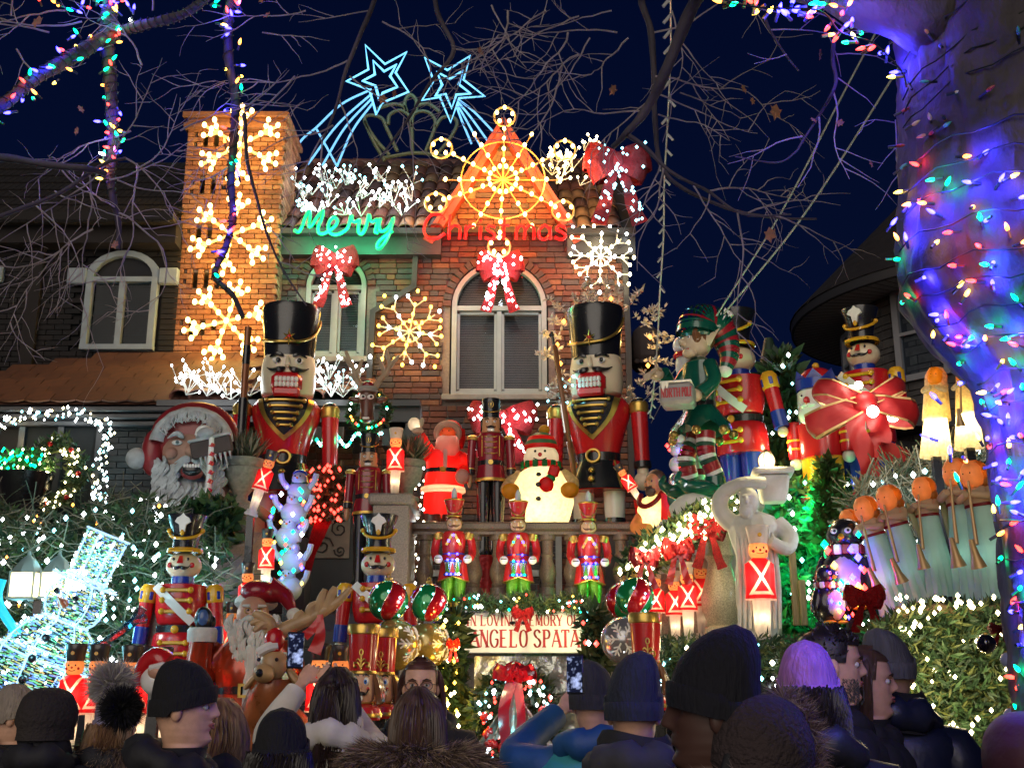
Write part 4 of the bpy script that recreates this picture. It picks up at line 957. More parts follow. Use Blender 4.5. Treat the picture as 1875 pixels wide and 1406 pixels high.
def bust(label, loc, H, rz=0):
    t = root('nutcracker_bust', label, 'nutcracker', loc, rz, H, 'tall-hatted nutcrackers behind the crowd')
    o = MB(redm).lathe([(.20, .0), (.22, .05), (.2, .13), (.12, .17)], 28); o.build('shoulders', t); MB(gold).lathe([(.222, .03), (.226, .05), (.222, .07)], 28, cap=0).lathe([(.12, .165), (.13, .175), (.12, .185)], 24, cap=0).build('trim', t)
    face = mat('peach paint', (.62, .34, .20), .35)
    hd = MB(face).lathe([(.10, .17), (.132, .2), (.142, .28), (.142, .42), (.14, .475)], 28).build('head', t)
    f = MB(black)
    for s in (-1, 1):
        f.m(white).ell((s * .055, -.125, .40), (.034, .02, .045), 14, 10); f.m(mat('iris blue', (.05, .2, .6), .2)).ell((s * .052, -.142, .395), (.018, .01, .024), 12, 8); f.m(black).ell((s * .052, -.15, .397), (.009, .006, .012), 8, 6)
        f.tube(cat([(s * .02, -.142, .458), (s * .055, -.14, .47), (s * .09, -.115, .455)], 4), .008, 6); f.m(red).ell((s * .075, -.118, .32), (.022, .012, .022), 10, 8)
    f.m(black); moustache(f, (0, -.15, .285), .085, .03, curl=1.2); f.m(white).box((0, -.142, .225), (.06, .03, .05), bv=.01); f.m(face).ell((0, -.15, .345), (.02, .022, .035), 10, 8); f.build('face', hd)
    for s in (-1, 1):
        h = MB(brownp)
        for k in range(4): h.tube(cat([(s * (.135 + k * .004), -.06 + k * .05, .47), (s * (.17 + k * .01), -.07 + k * .05, .36), (s * (.19 + .01 * k), -.06 + k * .05, .22), (s * (.175), -.10 + k * .05, .16)], 4), [.02, .025, .03, .03, .034, .035, .036, .036, .034, .03, .026, .02, .012], 8)
        h.build('hair', hd)
    hat = MB(redm).lathe([(.142, .50), (.15, .62), (.165, .90)], 32).build('hat', t)
    g = MB(gold).lathe([(.143, .47), (.152, .482), (.15, .498), (.144, .51)], 32, cap=0).lathe([(.165, .89), (.178, .90), (.182, .975), (.17, 1.0), (0, 1.01)], 32, cap=0)
    yb = -.165
    g.tube([(.018 * cos(a), yb, .70 + .03 * sin(a)) for a in [2 * PI * i / 12 for i in range(12)]], .008, 6, closed=True).tube([(0, yb + .004, .52), (0, yb - .002, .66)], .010, 6)
    for s in (-1, 1):
        g.tube(cat([(s * .0, yb + .004, .54), (s * .035, yb + .005, .59), (s * .075, yb + .03, .59), (s * .075, yb + .03, .55), (s * .05, yb + .014, .555)], 5), .010, 6); g.tube(cat([(0, yb, .60), (s * .03, yb + .004, .63), (s * .05, yb + .01, .615)], 4), .008, 6)
    g.build('gold_trim', hat); return t
# ---------------------------------------------------------------- placing them
def P_(fn, label, px, top, bot, Y, **k):
    b, H = fit(px, top, bot, Y); return fn(label, b, H, **k)
gl_ = P_(giant_nutcracker, 'giant nutcracker looming left of the door, holding a tall pole', 512, 559, 990, 14.3, rz=R(8))
gr_ = P_(giant_nutcracker, 'giant nutcracker at the right end of the porch, holding a musket', 1098, 561, 985, 14.4, rz=R(-18))
mk = root('pole', 'tall dark and copper pole standing beside the left giant nutcracker', 'pole', at(432, 950, 13.7))
o = MB(mat('copper pole', (.22, .08, .03), .35, .3)); H_ = at(432, 600, 13.7).z - mk.location.z
o.lathe([(.045, 0), (.045, H_)], 10).m(black).lathe([(.06, H_ * .28), (.06, H_ * .62)], 10).lathe([(.05, H_ * .80), (.05, H_ * .9)], 10); o.build('shaft', mk)
P0, P1 = at(1052, 872, 13.7), at(1013, 612, 13.9)
ms_ = root('musket', 'long brown musket held upright by the right giant nutcracker', 'musket', P0); d = P1 - P0; q = d.to_track_quat('Z', 'Y').to_matrix(); Ln = d.length
MB(mat('musket wood', (.25, .10, .04), .35)).x(T((0, 0, 0), q)).box((0, 0, Ln * .12), (.09, .05, Ln * .24), bv=.02).box((0, 0, Ln * .55), (.07, .05, Ln * .75), bv=.02).build('stock', ms_); MB(silver).x(T((0, 0, 0), q)).lathe([(.025, Ln * .3), (.022, Ln * .5)], 8, (0, -.035, 0)).m(black).lathe([(.022, Ln * .5), (.02, Ln * 1.02)], 8, (0, -.02, 0)).ell((0, -.03, Ln), .035, 8, 6).build('barrel', ms_)
P_(guard, 'dark red nutcracker guard right of the door under the reindeer head', 668, 796, 1075, 12.6)
P_(guard, 'dark red nutcracker guard on the porch between the waving santa and the snowman', 898, 732, 1018, 13.6)
rw_ = root('red_wrapped_post', 'red foil wrapped post under the dark red nutcracker guard on the porch', 'post', at(892, 1108, 13.6)); h_ = at(892, 1018, 13.6).z - rw_.location.z
MB(mat('red foil', (.35, .01, .015), .3, .3, bump=.8, bscale=9, stretch=(1, 1, 3))).lathe([(.14, 0), (.13, h_ * .5), (.14, h_)], 16).build('wrap', rw_)
dd = P_(drummer, 'nutcracker drummer with mostly blue lights, left of the three before the balustrade', 829, 893, 1146, 12.4, leds='bbbw')
P_(drummer, 'nutcracker drummer with green and red chest lights, standing behind the memorial sign bow', 949, 897, 1146, 12.4, leds='bgrbgb')
P_(drummer, 'nutcracker drummer with blue and pink lights, below the right giant nutcracker', 1081, 899, 1152, 12.4, leds='wbrb')
P_(toy_soldier, 'glossy red and blue toy soldier standing right of the wire snowman', 316, 944, 1312, 9.7, rz=R(3), grp='glossy painted toy soldiers', armbend=2)
P_(toy_soldier, 'glossy red and blue toy soldier right of the steps, half hidden by striped baubles', 684, 944, 1306, 9.9, rz=R(4), grp='glossy painted toy soldiers')
P_(toy_soldier, 'tall glossy toy soldier standing behind the green elf', 1366, 572, 925, 12.3, rz=R(-42), grp='glossy painted toy soldiers', armbend=8)
P_(toy_soldier, 'glossy toy soldier rising behind the big red velvet bow', 1602, 568, 900, 11.6, rz=R(-35), grp='glossy painted toy soldiers')
for (lb, px, top, bot, Y, kw) in (
    ('light-up soldier with a white hat on the stone pier beside the waving santa', 722, 784, 915, 12.6, dict(whitehat=True, P=1.10)),
    ('light-up soldier leaning sideways by the santa plaque', 459, 821, 944, 11.6, dict(P=0.60, ry=.28)),
    ('light-up soldier halfway up the left stair wall, beside the snowman stack', 484, 968, 1090, 10.8, dict(P=1.40)),
    ('light-up soldier peering over the big santa statue on the stairs', 447, 1030, 1165, 10.2, dict(P=0.90)),
    ('large light-up soldier with a cream hat in front of the white stone statue', 1399, 962, 1188, 9.3, dict(whitehat=True, P=1.24)),
    ('light-up soldier at the far left of the front row, by the wire snowman', 120, 1178, 1392, 8.2, dict(P=0.90)),
    ('light-up soldier in the front row, legs showing, left of the white pompom', 164, 1179, 1390, 8.0, dict(P=1.00)),
    ('light-up soldier in the front row right above the lavender pompom hat', 226, 1181, 1392, 8.2, dict(P=0.90)),
    ('light-up soldier overlapped by its neighbour above the lavender pompom hat', 246, 1182, 1385, 8.5, dict(P=0.90)),
    ('light-up soldier in the front row beside the small santa hat', 283, 1184, 1390, 8.4, dict(P=0.80)),
    ('light-up soldier half hidden behind the arm of the big santa statue', 398, 1190, 1370, 8.9, dict(P=0.70)),
    ('light-up soldier under the raised phone, right of the reindeer', 579, 1178, 1385, 8.3, dict(P=1.00)),
    ('light-up soldier tucked behind the tall-hatted nutcracker near the phone', 617, 1180, 1380, 8.8, dict(P=0.70)),
    ('light-up soldier beside the top of the big santa statue hood', 418, 1102, 1240, 9.8, dict(P=0.60)),
    ('light-up soldier with a white hat right behind the right striped bauble', 1203, 1040, 1175, 10.6, dict(whitehat=True, P=1.00)),
    ('light-up soldier with narrow gap to the striped stone baluster, right stair rail', 1238, 1045, 1180, 10.4, dict(whitehat=True, P=1.00)),
    ('light-up soldier in the middle of the right stair rail, below the orange bows', 1262, 1030, 1176, 10.2, dict(whitehat=True, P=1.20)),
    ('light-up soldier next to the granite newel under the glitter bow', 1288, 1018, 1172, 10.5, dict(whitehat=True, P=0.30)),
    ('light-up soldier tipped over by the arm of the right giant nutcracker', 1178, 838, 925, 12.6, dict(P=1.20, ry=-.55))):
    if '{' in lb: continue
    P_(blow_soldier, lb, px, top, bot, Y, **kw)
P_(bust, 'tall-hatted nutcracker with blue eyes, directly behind the ponytailed photographer', 661, 1143, 1318, 7.9)
P_(bust, 'tall-hatted nutcracker half hidden behind its twin near the golden baubles', 697, 1150, 1315, 8.4)
P_(bust, 'tall-hatted nutcracker standing alone beside the silver bauble', 1186, 1122, 1300, 8.0)
# ================================================================ helpers for lights, greenery, bows
def bulbs_obj(t, pts, k, r, nm='bulbs'):
    o = MB(BM[k])
    for p in pts: o.bulb(p, r * uni(.8, 1.2), 1.25)
    return o.build(nm, t, 60, 'stuff')
def cluster(label, pts, ks, r, lamps=(), wires=True, grp=None, wm=None):
    t = root('string_lights', label, 'string lights', (0, 0, 0), group=grp)
    for k in sorted(set(ks)):
        q = [p for i, p in enumerate(pts) if ks[i % len(ks)] == k]
        if q: bulbs_obj(t, q, k, r)
    if wires:
        o = MB(wm or wire)
        for a, b in zip(pts, pts[1:]):
            if (a - b).length < 1.2: o.tube([a, (a + b) / 2 + V((0, .02, -.04)), b], .0045, 3, cap=False)
        o.build('wire', t, kind='stuff')
    for p, k, W in lamps: lamp(p, BC[k], W, t, .05)
    return t
leafm = [mat('leaf green', (.03, .09, .025), .6, trans=.2), mat('leaf dark', (.015, .05, .02), .6, trans=.2), mat('leaf light', (.07, .14, .04), .6, trans=.2)]
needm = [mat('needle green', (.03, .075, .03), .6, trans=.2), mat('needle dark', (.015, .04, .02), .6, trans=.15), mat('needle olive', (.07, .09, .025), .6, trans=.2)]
drym = [mat('dry stem', (.12, .11, .07), .8), mat('dry stem pale', (.22, .20, .14), .8), mat('dry stem green', (.05, .07, .04), .8)]
def spray(o, p, ln, ms, n=3, wd=.16, dirv=None):
    d = V((uni(-1, 1), uni(-1.2, .5), uni(-.6, 1))).normalized() if dirv is None else (dirv + V((uni(-.5, .5), uni(-.5, .5), uni(-.5, .5)))).normalized()
    u = d.orthogonal().normalized(); v = d.cross(u); o.m(random.choice(ms))
    for k in range(n):
        a = uni(0, 6.28); s = (u * cos(a) + v * sin(a)); e = (d + s * uni(.2, .7)).normalized() * ln * uni(.7, 1.2); w_ = s.cross(d) * ln * wd; q = p + d * ln * .15 * k
        o.add([q, q + e * .45 + w_, q + e, q + e * .45 - w_], [(0, 1, 2, 3)])
def shrub(name, label, catg, fn, n, ln, ms, stems=None, wd=.16, base=None):
    t = root(name, label, catg, base or (0, 0, 0)); off = V(base) if base else V()
    o = MB()
    for i in range(n): spray(o, fn() - off, ln * uni(.6, 1.3), ms, 3, wd)
    o.build('foliage', t, 0, 'stuff')
    if stems:
        o = MB(drym[0])
        for P in stems: o.tube([V(p) - off for p in P], [.03 * (1 - .7 * i / len(P)) for i in range(len(P))], 5)
        o.build('stem', t)
    return t
def ribbon_loop(o, c, ang, L_, w_, dp, R_=None, n=14, m=5):
    rows = []
    for i in range(n + 1):
        t = 2 * PI * i / n; x = L_ * (1 - cos(t)) / 2; y = -dp * sin(t); hw = w_ * (.22 + .78 * sin(t / 2) ** .8)
        row = []
        for k in range(m):
            f = -1 + 2 * k / (m - 1); q = V((x - .06 * L_ * f * f, y + .02 * sin(5 * t + k), hw * f)); q = MX.Rotation(-R(ang), 3, 'Y') @ q; row.append(V(c) + q)
        rows.append(row)
    return o.grid(rows)
def ribbon(o, pts, w0, w1, m=4, twist=0, notch=True):
    P = cat(pts, 5); n = len(P); rows = []
    for i, p in enumerate(P):
        t = (P[min(n - 1, i + 1)] - P[max(0, i - 1)]).normalized(); s = t.cross(V((0, 1, 0)))
        if s.length < .01: s = V((1, 0, 0))
        s.normalize(); w_ = w0 + (w1 - w0) * i / (n - 1); rows.append([p + s * w_ * (-1 + 2 * k / (m - 1)) + V((0, .25 * w_ * sin(i * .9 + k), 0)) for k in range(m)])
    return o.grid(rows)
def bow(label, px, py, wpx, hpx, Y, m=None, lights=None, name='ribbon_bow', trim=None, catg='bow', rz=0, grp=None, lw=1.5, thick=True):
    s = mpp(py, Y); w_ = wpx * s; h_ = hpx * s; t = root(name, label, catg, at(px, py, Y), rz, group=grp); m = m or tinsel
    o = MB(m)
    for sx in (0, 180):
        for da, sc_ in ((14, 1), (-16, .92)): ribbon_loop(o, (0, 0, 0), sx + (da if sx == 0 else -da), w_ * .5 * sc_, h_ * .17, w_ * .12)
    o.build('loops', t, 70); kn = MB(m).ell((0, -.06 * w_, 0), (w_ * .09, w_ * .09, h_ * .12), 12, 8).build('knot', t)
    for sx in (-1, 1):
        o = MB(m); ribbon(o, [(sx * .02 * w_, -.05 * w_, -.05 * h_), (sx * .14 * w_, -.08 * w_, -.3 * h_), (sx * .2 * w_, -.06 * w_, -.5 * h_), (sx * .30 * w_, -.08 * w_, -.72 * h_)], w_ * .06, w_ * .12); o.build('tail', t, 70)
    if lights:
        k, n, r = lights; pts = []
        for i in range(n):
            z = uni(-.72, .2) * h_; x = uni(-.5, .5) * w_ if z > -.1 * h_ else random.choice((-1, 1)) * (abs(z) / h_ * .42 + uni(-.08, .08)) * w_; pts.append(V((x, -.16 * w_, z)))
        bulbs_obj(t, pts, k, r); lamp((0, -.35, -.1 * h_), BC[k], lw, t, .1)
    return t
def snowflake(label, px, py, Rpx, Y, k='am', style=0, lw=6, r=.03, rot=0, grp=None, arm=None, ks=None):
    s = mpp(py, Y); R_ = Rpx * s; t = root('snowflake_light', label, 'light ornament', at(px, py, Y), group=grp)
    o = MB(arm or whitewire); B = []; n = 6 if style == 0 else 8
    for i in range(n):
        a = 2 * PI * i / n + rot; d = V((sin(a), 0, cos(a)))
        o.tube([V(), d * R_ * (1 if style == 0 else .72)], .012 if style else .022, 6)
        q_ = 1 if style == 0 else uni(.72, 1.12); d = d * q_; B += [d * R_ * f for f in ((.28, .55, .8, 1.0) if style == 0 else (.42, .66, 1.0))]
        for f, l_ in ((.62, .34),) if style == 0 else ((.62, .30),):
            for sg in (-.75, .75):
                e = V((sin(a + sg), 0, cos(a + sg))) * R_ * l_; o.tube([d * R_ * f, d * R_ * f + e], .011 if style else .02, 6); B.append(d * R_ * f + e)
                if style == 0: B.append(d * R_ * f + e * .5)
    if style: o.tube([V((sin(2 * PI * i / 20), 0, cos(2 * PI * i / 20))) * R_ * .26 for i in range(20)], .01, 5, closed=True); B += [V((sin(2 * PI * i / 10), 0, cos(2 * PI * i / 10))) * R_ * .24 for i in range(10)] + [V()]
    else: B.append(V())
    o.build('frame', t)
    me = {}
    for i, p in enumerate(B):
        kk = ks[i % len(ks)] if ks else k
        if kk not in me: x = MB(BM[kk]).ell((0, 0, 0), (r, r, r * 1.25), 8, 6).build('bulb', t); me[kk] = x.data; x.location = p + V((0, -.03, 0))
        else: ob('bulb', me[kk], t, loc=p + V((0, -.03, 0)))
    for a in range(3): lamp((R_ * .5 * sin(a * 2.1), -.22, R_ * .5 * cos(a * 2.1)), BC[k], lw / 3, t, .08)
    return t
amber_arm = mat('lit clear plastic', (.7, .5, .2), .3, emit=(1, .50, .12), es=.55)
# ================================================================ on the house
for i, (x, y) in enumerate(((440, 266), (424, 430), (415, 588))):
    snowflake(('top', 'middle', 'lowest')[i] + ' of three big amber snowflakes on the brick chimney', x, y, 78, 16.32, 'am', 0, 14, .036, R(8 * i), 'amber snowflakes up the chimney', amber_arm)
snowflake('yellow starburst snowflake on the bricks between the two arched windows', 750, 607, 78, 16.75, 'y', 1, 9, .026, R(10), 'starburst snowflakes on the house', ks='yyyw')
snowflake('white starburst snowflake at the top right corner of the brick wall', 1100, 470, 72, 16.7, 'ww', 1, 10, .026, R(3), 'starburst snowflakes on the house', ks=('ww', 'w', 'ww'))
# neon words
def stroke_sign(name, label, strokes, Y, m, r, col, W, npt=4, dashed=False):
    t = root(name, label, 'lit sign', at(strokes[0][0][0], strokes[0][0][1], Y)); o = MB(m); loc = t.location
    for st in strokes:
        P = [p - loc for p in cat([at(x, y, Y) for x, y in st], npt)]
        o.tube(P, r, 7)
    o.build('lettering', t)
    xs = [x for st in strokes for x, y in st]; ys = [y for st in strokes for x, y in st]
    for i in range(5):
        x = min(xs) + (max(xs) - min(xs)) * (i + .5) / 5; lamp(at(x, (min(ys) + max(ys)) / 2 + 5, Y - .18) - loc, col, W / 5, t, .1)
    return t
def Z(l): return [(460 + x / 3.472, 50 + y / 3.472) for x, y in l]
stroke_sign('neon_word', 'green neon script reading Merry on the eave', [Z([(272, 1290), (300, 1302), (322, 1268), (345, 1205), (372, 1165), (372, 1220), (367, 1268), (388, 1255), (420, 1205), (457, 1165), (448, 1215), (425, 1270), (430, 1308), (460, 1312), (500, 1290), (535, 1262), (548, 1228), (525, 1208), (498, 1235), (490, 1278), (508, 1312), (548, 1318), (592, 1296), (618, 1265), (636, 1194), (643, 1228), (662, 1238), (690, 1226), (682, 1264), (684, 1306), (706, 1312), (730, 1268), (748, 1190), (756, 1226), (774, 1236), (804, 1222), (795, 1268), (788, 1300), (808, 1308)]), Z([(822, 1215), (812, 1260), (822, 1296), (850, 1292), (880, 1262), (906, 1210), (890, 1275), (862, 1350), (820, 1405), (800, 1400), (812, 1365), (850, 1330), (900, 1295)])], 16.46, glow('neon green', (.0, .55, .13), .9), .027, (.02, 1, .36), 40)
CH = [[(814, 402), (806, 393), (790, 394), (779, 408), (777, 426), (786, 437), (800, 437), (814, 428)], [(824, 394), (823, 415), (822, 438)], [(822, 422), (832, 413), (842, 418), (841, 438)], [(853, 414), (852, 438)], [(853, 422), (860, 414), (870, 415)], [(880, 415), (879, 438)], [(880, 404), (881, 406)], [(907, 416), (897, 413), (892, 420), (902, 426), (906, 433), (899, 439), (888, 435)], [(924, 398), (922, 420), (922, 438)], [(915, 412), (933, 412)], [(946, 414), (945, 438)], [(945, 422), (953, 413), (961, 418), (960, 438)], [(961, 422), (969, 413), (977, 418), (977, 438)], [(1007, 420), (998, 413), (988, 420), (987, 433), (996, 439), (1006, 431), (1007, 415), (1008, 438)], [(1035, 417), (1025, 413), (1019, 420), (1030, 426), (1036, 433), (1028, 439), (1016, 435)]]
stroke_sign('rope_light_word', 'red rope light script reading Christmas below the orange gable', CH, 16.36, glow('rope red', (.72, .006, .006), .8), .022, (1, .03, .015), 42, 5)
# shooting stars above the roof
def rope_star(label, tips, inner, tails, grp='shooting stars over the roof'):
    Y = 18.3; loc = at(*tips[0], Y); t = root('shooting_star', label, 'light ornament', loc, group=grp); o = MB(glow('rope cyan', (.14, .48, .85), .8))
    q = lambda l: [at(x, y, Y) - loc for x, y in l]
    st = [p for pair in zip(tips, inner) for p in pair]; o.tube(q(st), .022, 6, closed=True)
    cx = sum(x for x, y in tips) / 5; cy = sum(y for x, y in tips) / 5
    o.tube(q([(cx + (x - cx) * .56 + 2, cy + (y - cy) * .56 + 3) for x, y in st]), .026, 6, closed=True); o.build('star', t)
    for a, b in tails:
        o = MB(glow('rope pale', (.14, .42, .8), .6)); m_ = ((a[0] + b[0]) / 2 - 4, (a[1] + b[1]) / 2 - 8); o.tube(cat(q([a, m_, b]), 6), .02, 5); o.build('tail', t)
    lamp(V((0, -.4, -.5)), BC['c'], 6, t, .2); return t
rope_star('left pale blue shooting star, its tail sweeping down to the left', Z([(725, 115), (988, 160), (1000, 412), (795, 556), (606, 345)]), Z([(850, 236), (918, 290), (832, 482), (752, 400), (745, 270)]), [(Z([(765, 395)])[0], Z([(412, 640)])[0]), (Z([(412, 640)])[0], Z([(245, 865)])[0]), (Z([(770, 420)])[0], Z([(360, 872)])[0]), (Z([(770, 450)])[0], Z([(452, 880)])[0]), (Z([(775, 480)])[0], Z([(545, 885)])[0]), (Z([(415, 650)])[0], Z([(545, 885)])[0])])
rope_star('right pale blue shooting star, its short tail falling towards the gable peak', Z([(1103, 196), (1392, 183), (1484, 440), (1268, 606), (1085, 466)]), Z([(1248, 274), (1350, 335), (1322, 452), (1200, 446), (1160, 340)]), [(Z([(1315, 460)])[0], Z([(1548, 675)])[0]), (Z([(1312, 475)])[0], Z([(1502, 722)])[0]), (Z([(1308, 490)])[0], Z([(1462, 765)])[0]), (Z([(1305, 505)])[0], Z([(1400, 742)])[0])])
t = root('crown_frame', 'unlit olive wire crown outline standing on the roof below the stars', 'light ornament', at(745, 290, 18.6)); o = MB(mat('unlit rope', (.10, .10, .045), .6)); loc = t.location
for l in ([(850, 830), (1050, 800), (1250, 825)], [(880, 815), (780, 700), (720, 590), (760, 560), (830, 580), (860, 640), (930, 790)], [(870, 620), (880, 560), (940, 530), (1000, 560), (1020, 640), (1025, 795)], [(1020, 640), (1030, 560), (1090, 535), (1150, 560), (1170, 630), (1110, 790)], [(1170, 640), (1210, 580), (1270, 570), (1310, 610), (1270, 700), (1190, 800)], [(800, 520), (900, 490), (970, 505), (990, 540)], [(1050, 535), (1060, 500), (1130, 490), (1200, 540)], [(985, 540), (975, 480), (1010, 430), (1050, 470), (1040, 540)], [(720, 600), (780, 730), (850, 850)]): o.tube(cat([p - loc for p in [at(x, y, 18.6) for x, y in Z(l)]], 5), .035, 6)
o.build('outline', t)
# the big ringed star on the gable
gc = at(921, 330, 16.5); t = root('gable_star', 'big wire star with bulb-lit rings on the orange-lit gable', 'light ornament', gc); o = MB(mat('gold wire', (.5, .32, .12), .35, .4)); B = []
ends = [(924, 214), (808, 272), (798, 372), (914, 452), (1031, 386), (1034, 275)]
for x, y in ends:
    e = at(x, y, 16.45) - gc; d = e.normalized(); L_ = e.length; o.tube([V(), d * (L_ - .17)], .014, 6); o.tube([e + V((.17 * cos(2 * PI * i / 16), 0, .17 * sin(2 * PI * i / 16))) for i in range(16)], .018, 6, closed=True); B += [e + V((.13 * cos(2 * PI * i / 5 + .3), -.03, .13 * sin(2 * PI * i / 5 + .3))) for i in range(5)] + [d * L_ * f for f in (.3, .48, .64, .8)]
for i in range(6): a = R(60 * i); e = V((cos(a), 0, sin(a))) * .95; o.tube([V(), e], .01, 5); B += [e * f for f in (.5, .72, .95)]
for r_ in (.22, .66): o.tube([V((r_ * cos(2 * PI * i / 36), 0, r_ * sin(2 * PI * i / 36))) for i in range(36)], .012, 5, closed=True)
B += [V((.22 * cos(2 * PI * i / 14), -.02, .22 * sin(2 * PI * i / 14))) for i in range(14)]
o.build('frame', t); x = MB(BM['am']).ell((0, 0, 0), (.03, .03, .038), 8, 6).build('bulb', t); x.location = B[0]
for p in B[1:]: ob('bulb', x.data, t, loc=p + V((0, -.03, 0)))
for a in range(6): lamp((.55 * cos(a * 1.05), -.15, .5 * sin(a * 1.05)), (1, .42, .06), 13, t, .08)
lamp((0, -.35, .0), (1, .30, .03), 34, t, .1)
# white sprays of lights on the roofs
def roofpts(x0, x1, y0, y1, Ya, Yb, n): return [at(x, y, Ya + (Yb - Ya) * (y1 - y) / (y1 - y0)) for x, y in ((uni(x0, x1), uni(y0, y1)) for i in range(n))]
def lit_sprigs(label, x0, x1, y0, y1, Ya, Yb, n, k, r, lamps, ks=None):
    t = root('roof_lights', label, 'string lights'); o = MB(whitewire); P = []
    for i in range(n):
        p = roofpts(x0, x1, y0, y1, Ya, Yb, 1)[0]
        for q in range(4): e = p + V((uni(-.2, .2), uni(-.15, .05), uni(.02, .3))); o.tube([p, e], .007, 4, cap=False); P.append(e)
    o.build('sprigs', t, kind='stuff'); h = len(P) // 3; bulbs_obj(t, P[h:], k, r); bulbs_obj(t, P[:h], ks or k, r)
    for x, y, Y, W in lamps: lamp(at(x, y, Y), BC[k], W, t, .12)
lit_sprigs('white bulb sprays lying on the roof tiles above the green word', 540, 790, 330, 398, 16.55, 17.6, 34, 'w', .024, [(580, 370, 16.5, 7), (660, 360, 16.5, 7), (740, 370, 16.5, 7)], 'c')
lit_sprigs('warm white bulb sprays on the roof right of the gable', 1000, 1095, 275, 345, 16.6, 17.2, 15, 'ww', .024, [(1045, 310, 16.4, 8)])
lit_sprigs('white bulb sprays along the tiled porch roof above the santa plaque', 325, 460, 690, 735, 14.7, 15.3, 16, 'w', .02, [(360, 705, 14.6, 3), (430, 705, 14.6, 3)])
lit_sprigs('white bulb sprays along the porch roof right of the left giant nutcracker', 560, 660, 690, 735, 14.8, 15.3, 14, 'w', .02, [(600, 705, 14.7, 4)], 'c')
bow('red tinsel bow with white lights over the smaller arched window', 613, 478, 88, 125, 16.65, lights=('w', 55, .02), lw=7, grp='tinsel bows on the house')
bow('red tinsel bow with bright white lights over the large arched window', 916, 487, 88, 125, 16.6, lights=('w', 70, .022), lw=10, grp='tinsel bows on the house')
bow('large red tinsel bow with white lights on the right roof corner', 1130, 300, 125, 170, 16.5, lights=('c', 60, .022), lw=10, grp='tinsel bows on the house')
bow('red tinsel bow with white lights behind the dark red guard on the porch', 920, 765, 130, 110, 16.3, lights=('w', 70, .02), lw=8, grp='tinsel bows on the house')
# frosted wreath with orange bulbs behind the right giant nutcracker
wc = at(1105, 640, 15.6); t = root('frosted_wreath', 'white flocked wreath with orange bulbs behind the right giant nutcracker hat', 'wreath', wc); o = MB()
fw = mat('flocking', (.55, .52, .48), .9)
for i in range(26):
    a = 2 * PI * i / 26; p = V((.62 * cos(a), 0, .72 * sin(a))); d = V((cos(a + uni(-.5, .5)), -.3, sin(a + uni(-.5, .5))))
    for j in range(30): spray(o, p + d * uni(0, .34), .09, [fw], 2, .2)
o.build('branches', t, 0, 'stuff'); bulbs_obj(t, [V((.66 * cos(a), -.15, .72 * sin(a))) for a in (2.6, 3.1, 3.5, 3.9, .2, -.4, 1.4)], 'o', .03); lamp((-.6, -.3, 0), BC['am'], 4, t); lamp((.6, -.3, 0), BC['am'], 3, t)
bl = root('blue_star_light', 'small ice blue string-light star between musket and giant nutcracker', 'light ornament', at(1046, 722, 14.2)); P = [V((uni(.1, .17) * (1 + (i % 2)) * cos(i * .7), 0, .2 * (1 + i % 2) * sin(i * .7) * .6)) for i in range(40)]; bulbs_obj(bl, P, 'c', .014); MB(whitewire).tube(P, .004, 3).build('wire', bl); lamp((0, -.2, 0), BC['c'], .6, bl)
# ================================================================ porch, stoop and balustrade
st_ = MB(stone); fx0, fx1 = at(757, 1110, 12.95).x, at(1180, 1110, 12.95).x
for i in range(5):
    for k in range(3): st_.box((fx0 + (i + .5) * (fx1 - fx0) / 5, 13.05, 1.42 + k * .45), ((fx1 - fx0) / 5 - .012, .2, .438))
struct(st_, 'porch_front_wall', smooth=0)
bal = root('balustrade', 'brown stone balustrade along the porch edge behind the three drummers', 'balustrade', (0, 12.9, 0)); bst = mat('brown granite', (.21, .155, .11), .45, var=.3, scale=70, coat=.2)
zt, zb_ = at(960, 958, 12.9).z, at(960, 1108, 12.9).z; rx0, rx1 = at(748, 960, 12.9).x, at(1175, 960, 12.9).x
MB(bst).box(((rx0 + rx1) / 2, 0, zt - .05), (rx1 - rx0, .26, .10), bv=.025).box(((rx0 + rx1) / 2, 0, zt - .11), (rx1 - rx0, .18, .05)).build('top_rail', bal); MB(bst).box(((rx0 + rx1) / 2, 0, zb_ + .05), (rx1 - rx0, .26, .12), bv=.02).build('bottom_rail', bal)
H_ = zt - .13 - zb_ - .11; pf = [(.10, 0), (.10, .12), (.075, .13), (.085, .17), (.075, .2), (.11, .34), (.105, .42), (.075, .54), (.065, .62), (.082, .66), (.068, .70), (.072, .9), (.10, .91), (.10, 1)]
b0 = MB(bst).lathe([(r_ * .9, z * H_) for r_, z in pf], 20).build('baluster', bal)
for i in range(9):
    o = b0 if i == 0 else ob('baluster', b0.data, bal); o.location = (at(776 + 45.4 * i, 1100, 12.9).x, 0, zb_ + .11)
sx0, sx1 = at(470, 1000, 12.5).x, at(690, 1000, 12.5).x
o = MB(dkstone)
steps = root('front_steps', 'dark stone front steps leading up to the scroll-panelled door', 'steps', ((sx0 + sx1) / 2, 11, 0))
for i in range(13): MB(dkstone).box((0, 12.75 - 11 - i * .29, 2.6 - i * .19 - .09), (sx1 - sx0, .31, .18), bv=.012).build('step', steps)
MB(dkstone).box((0, .9, .9), (sx1 - sx0 - .02, 1.9, 1.0)).build('step_base', steps)
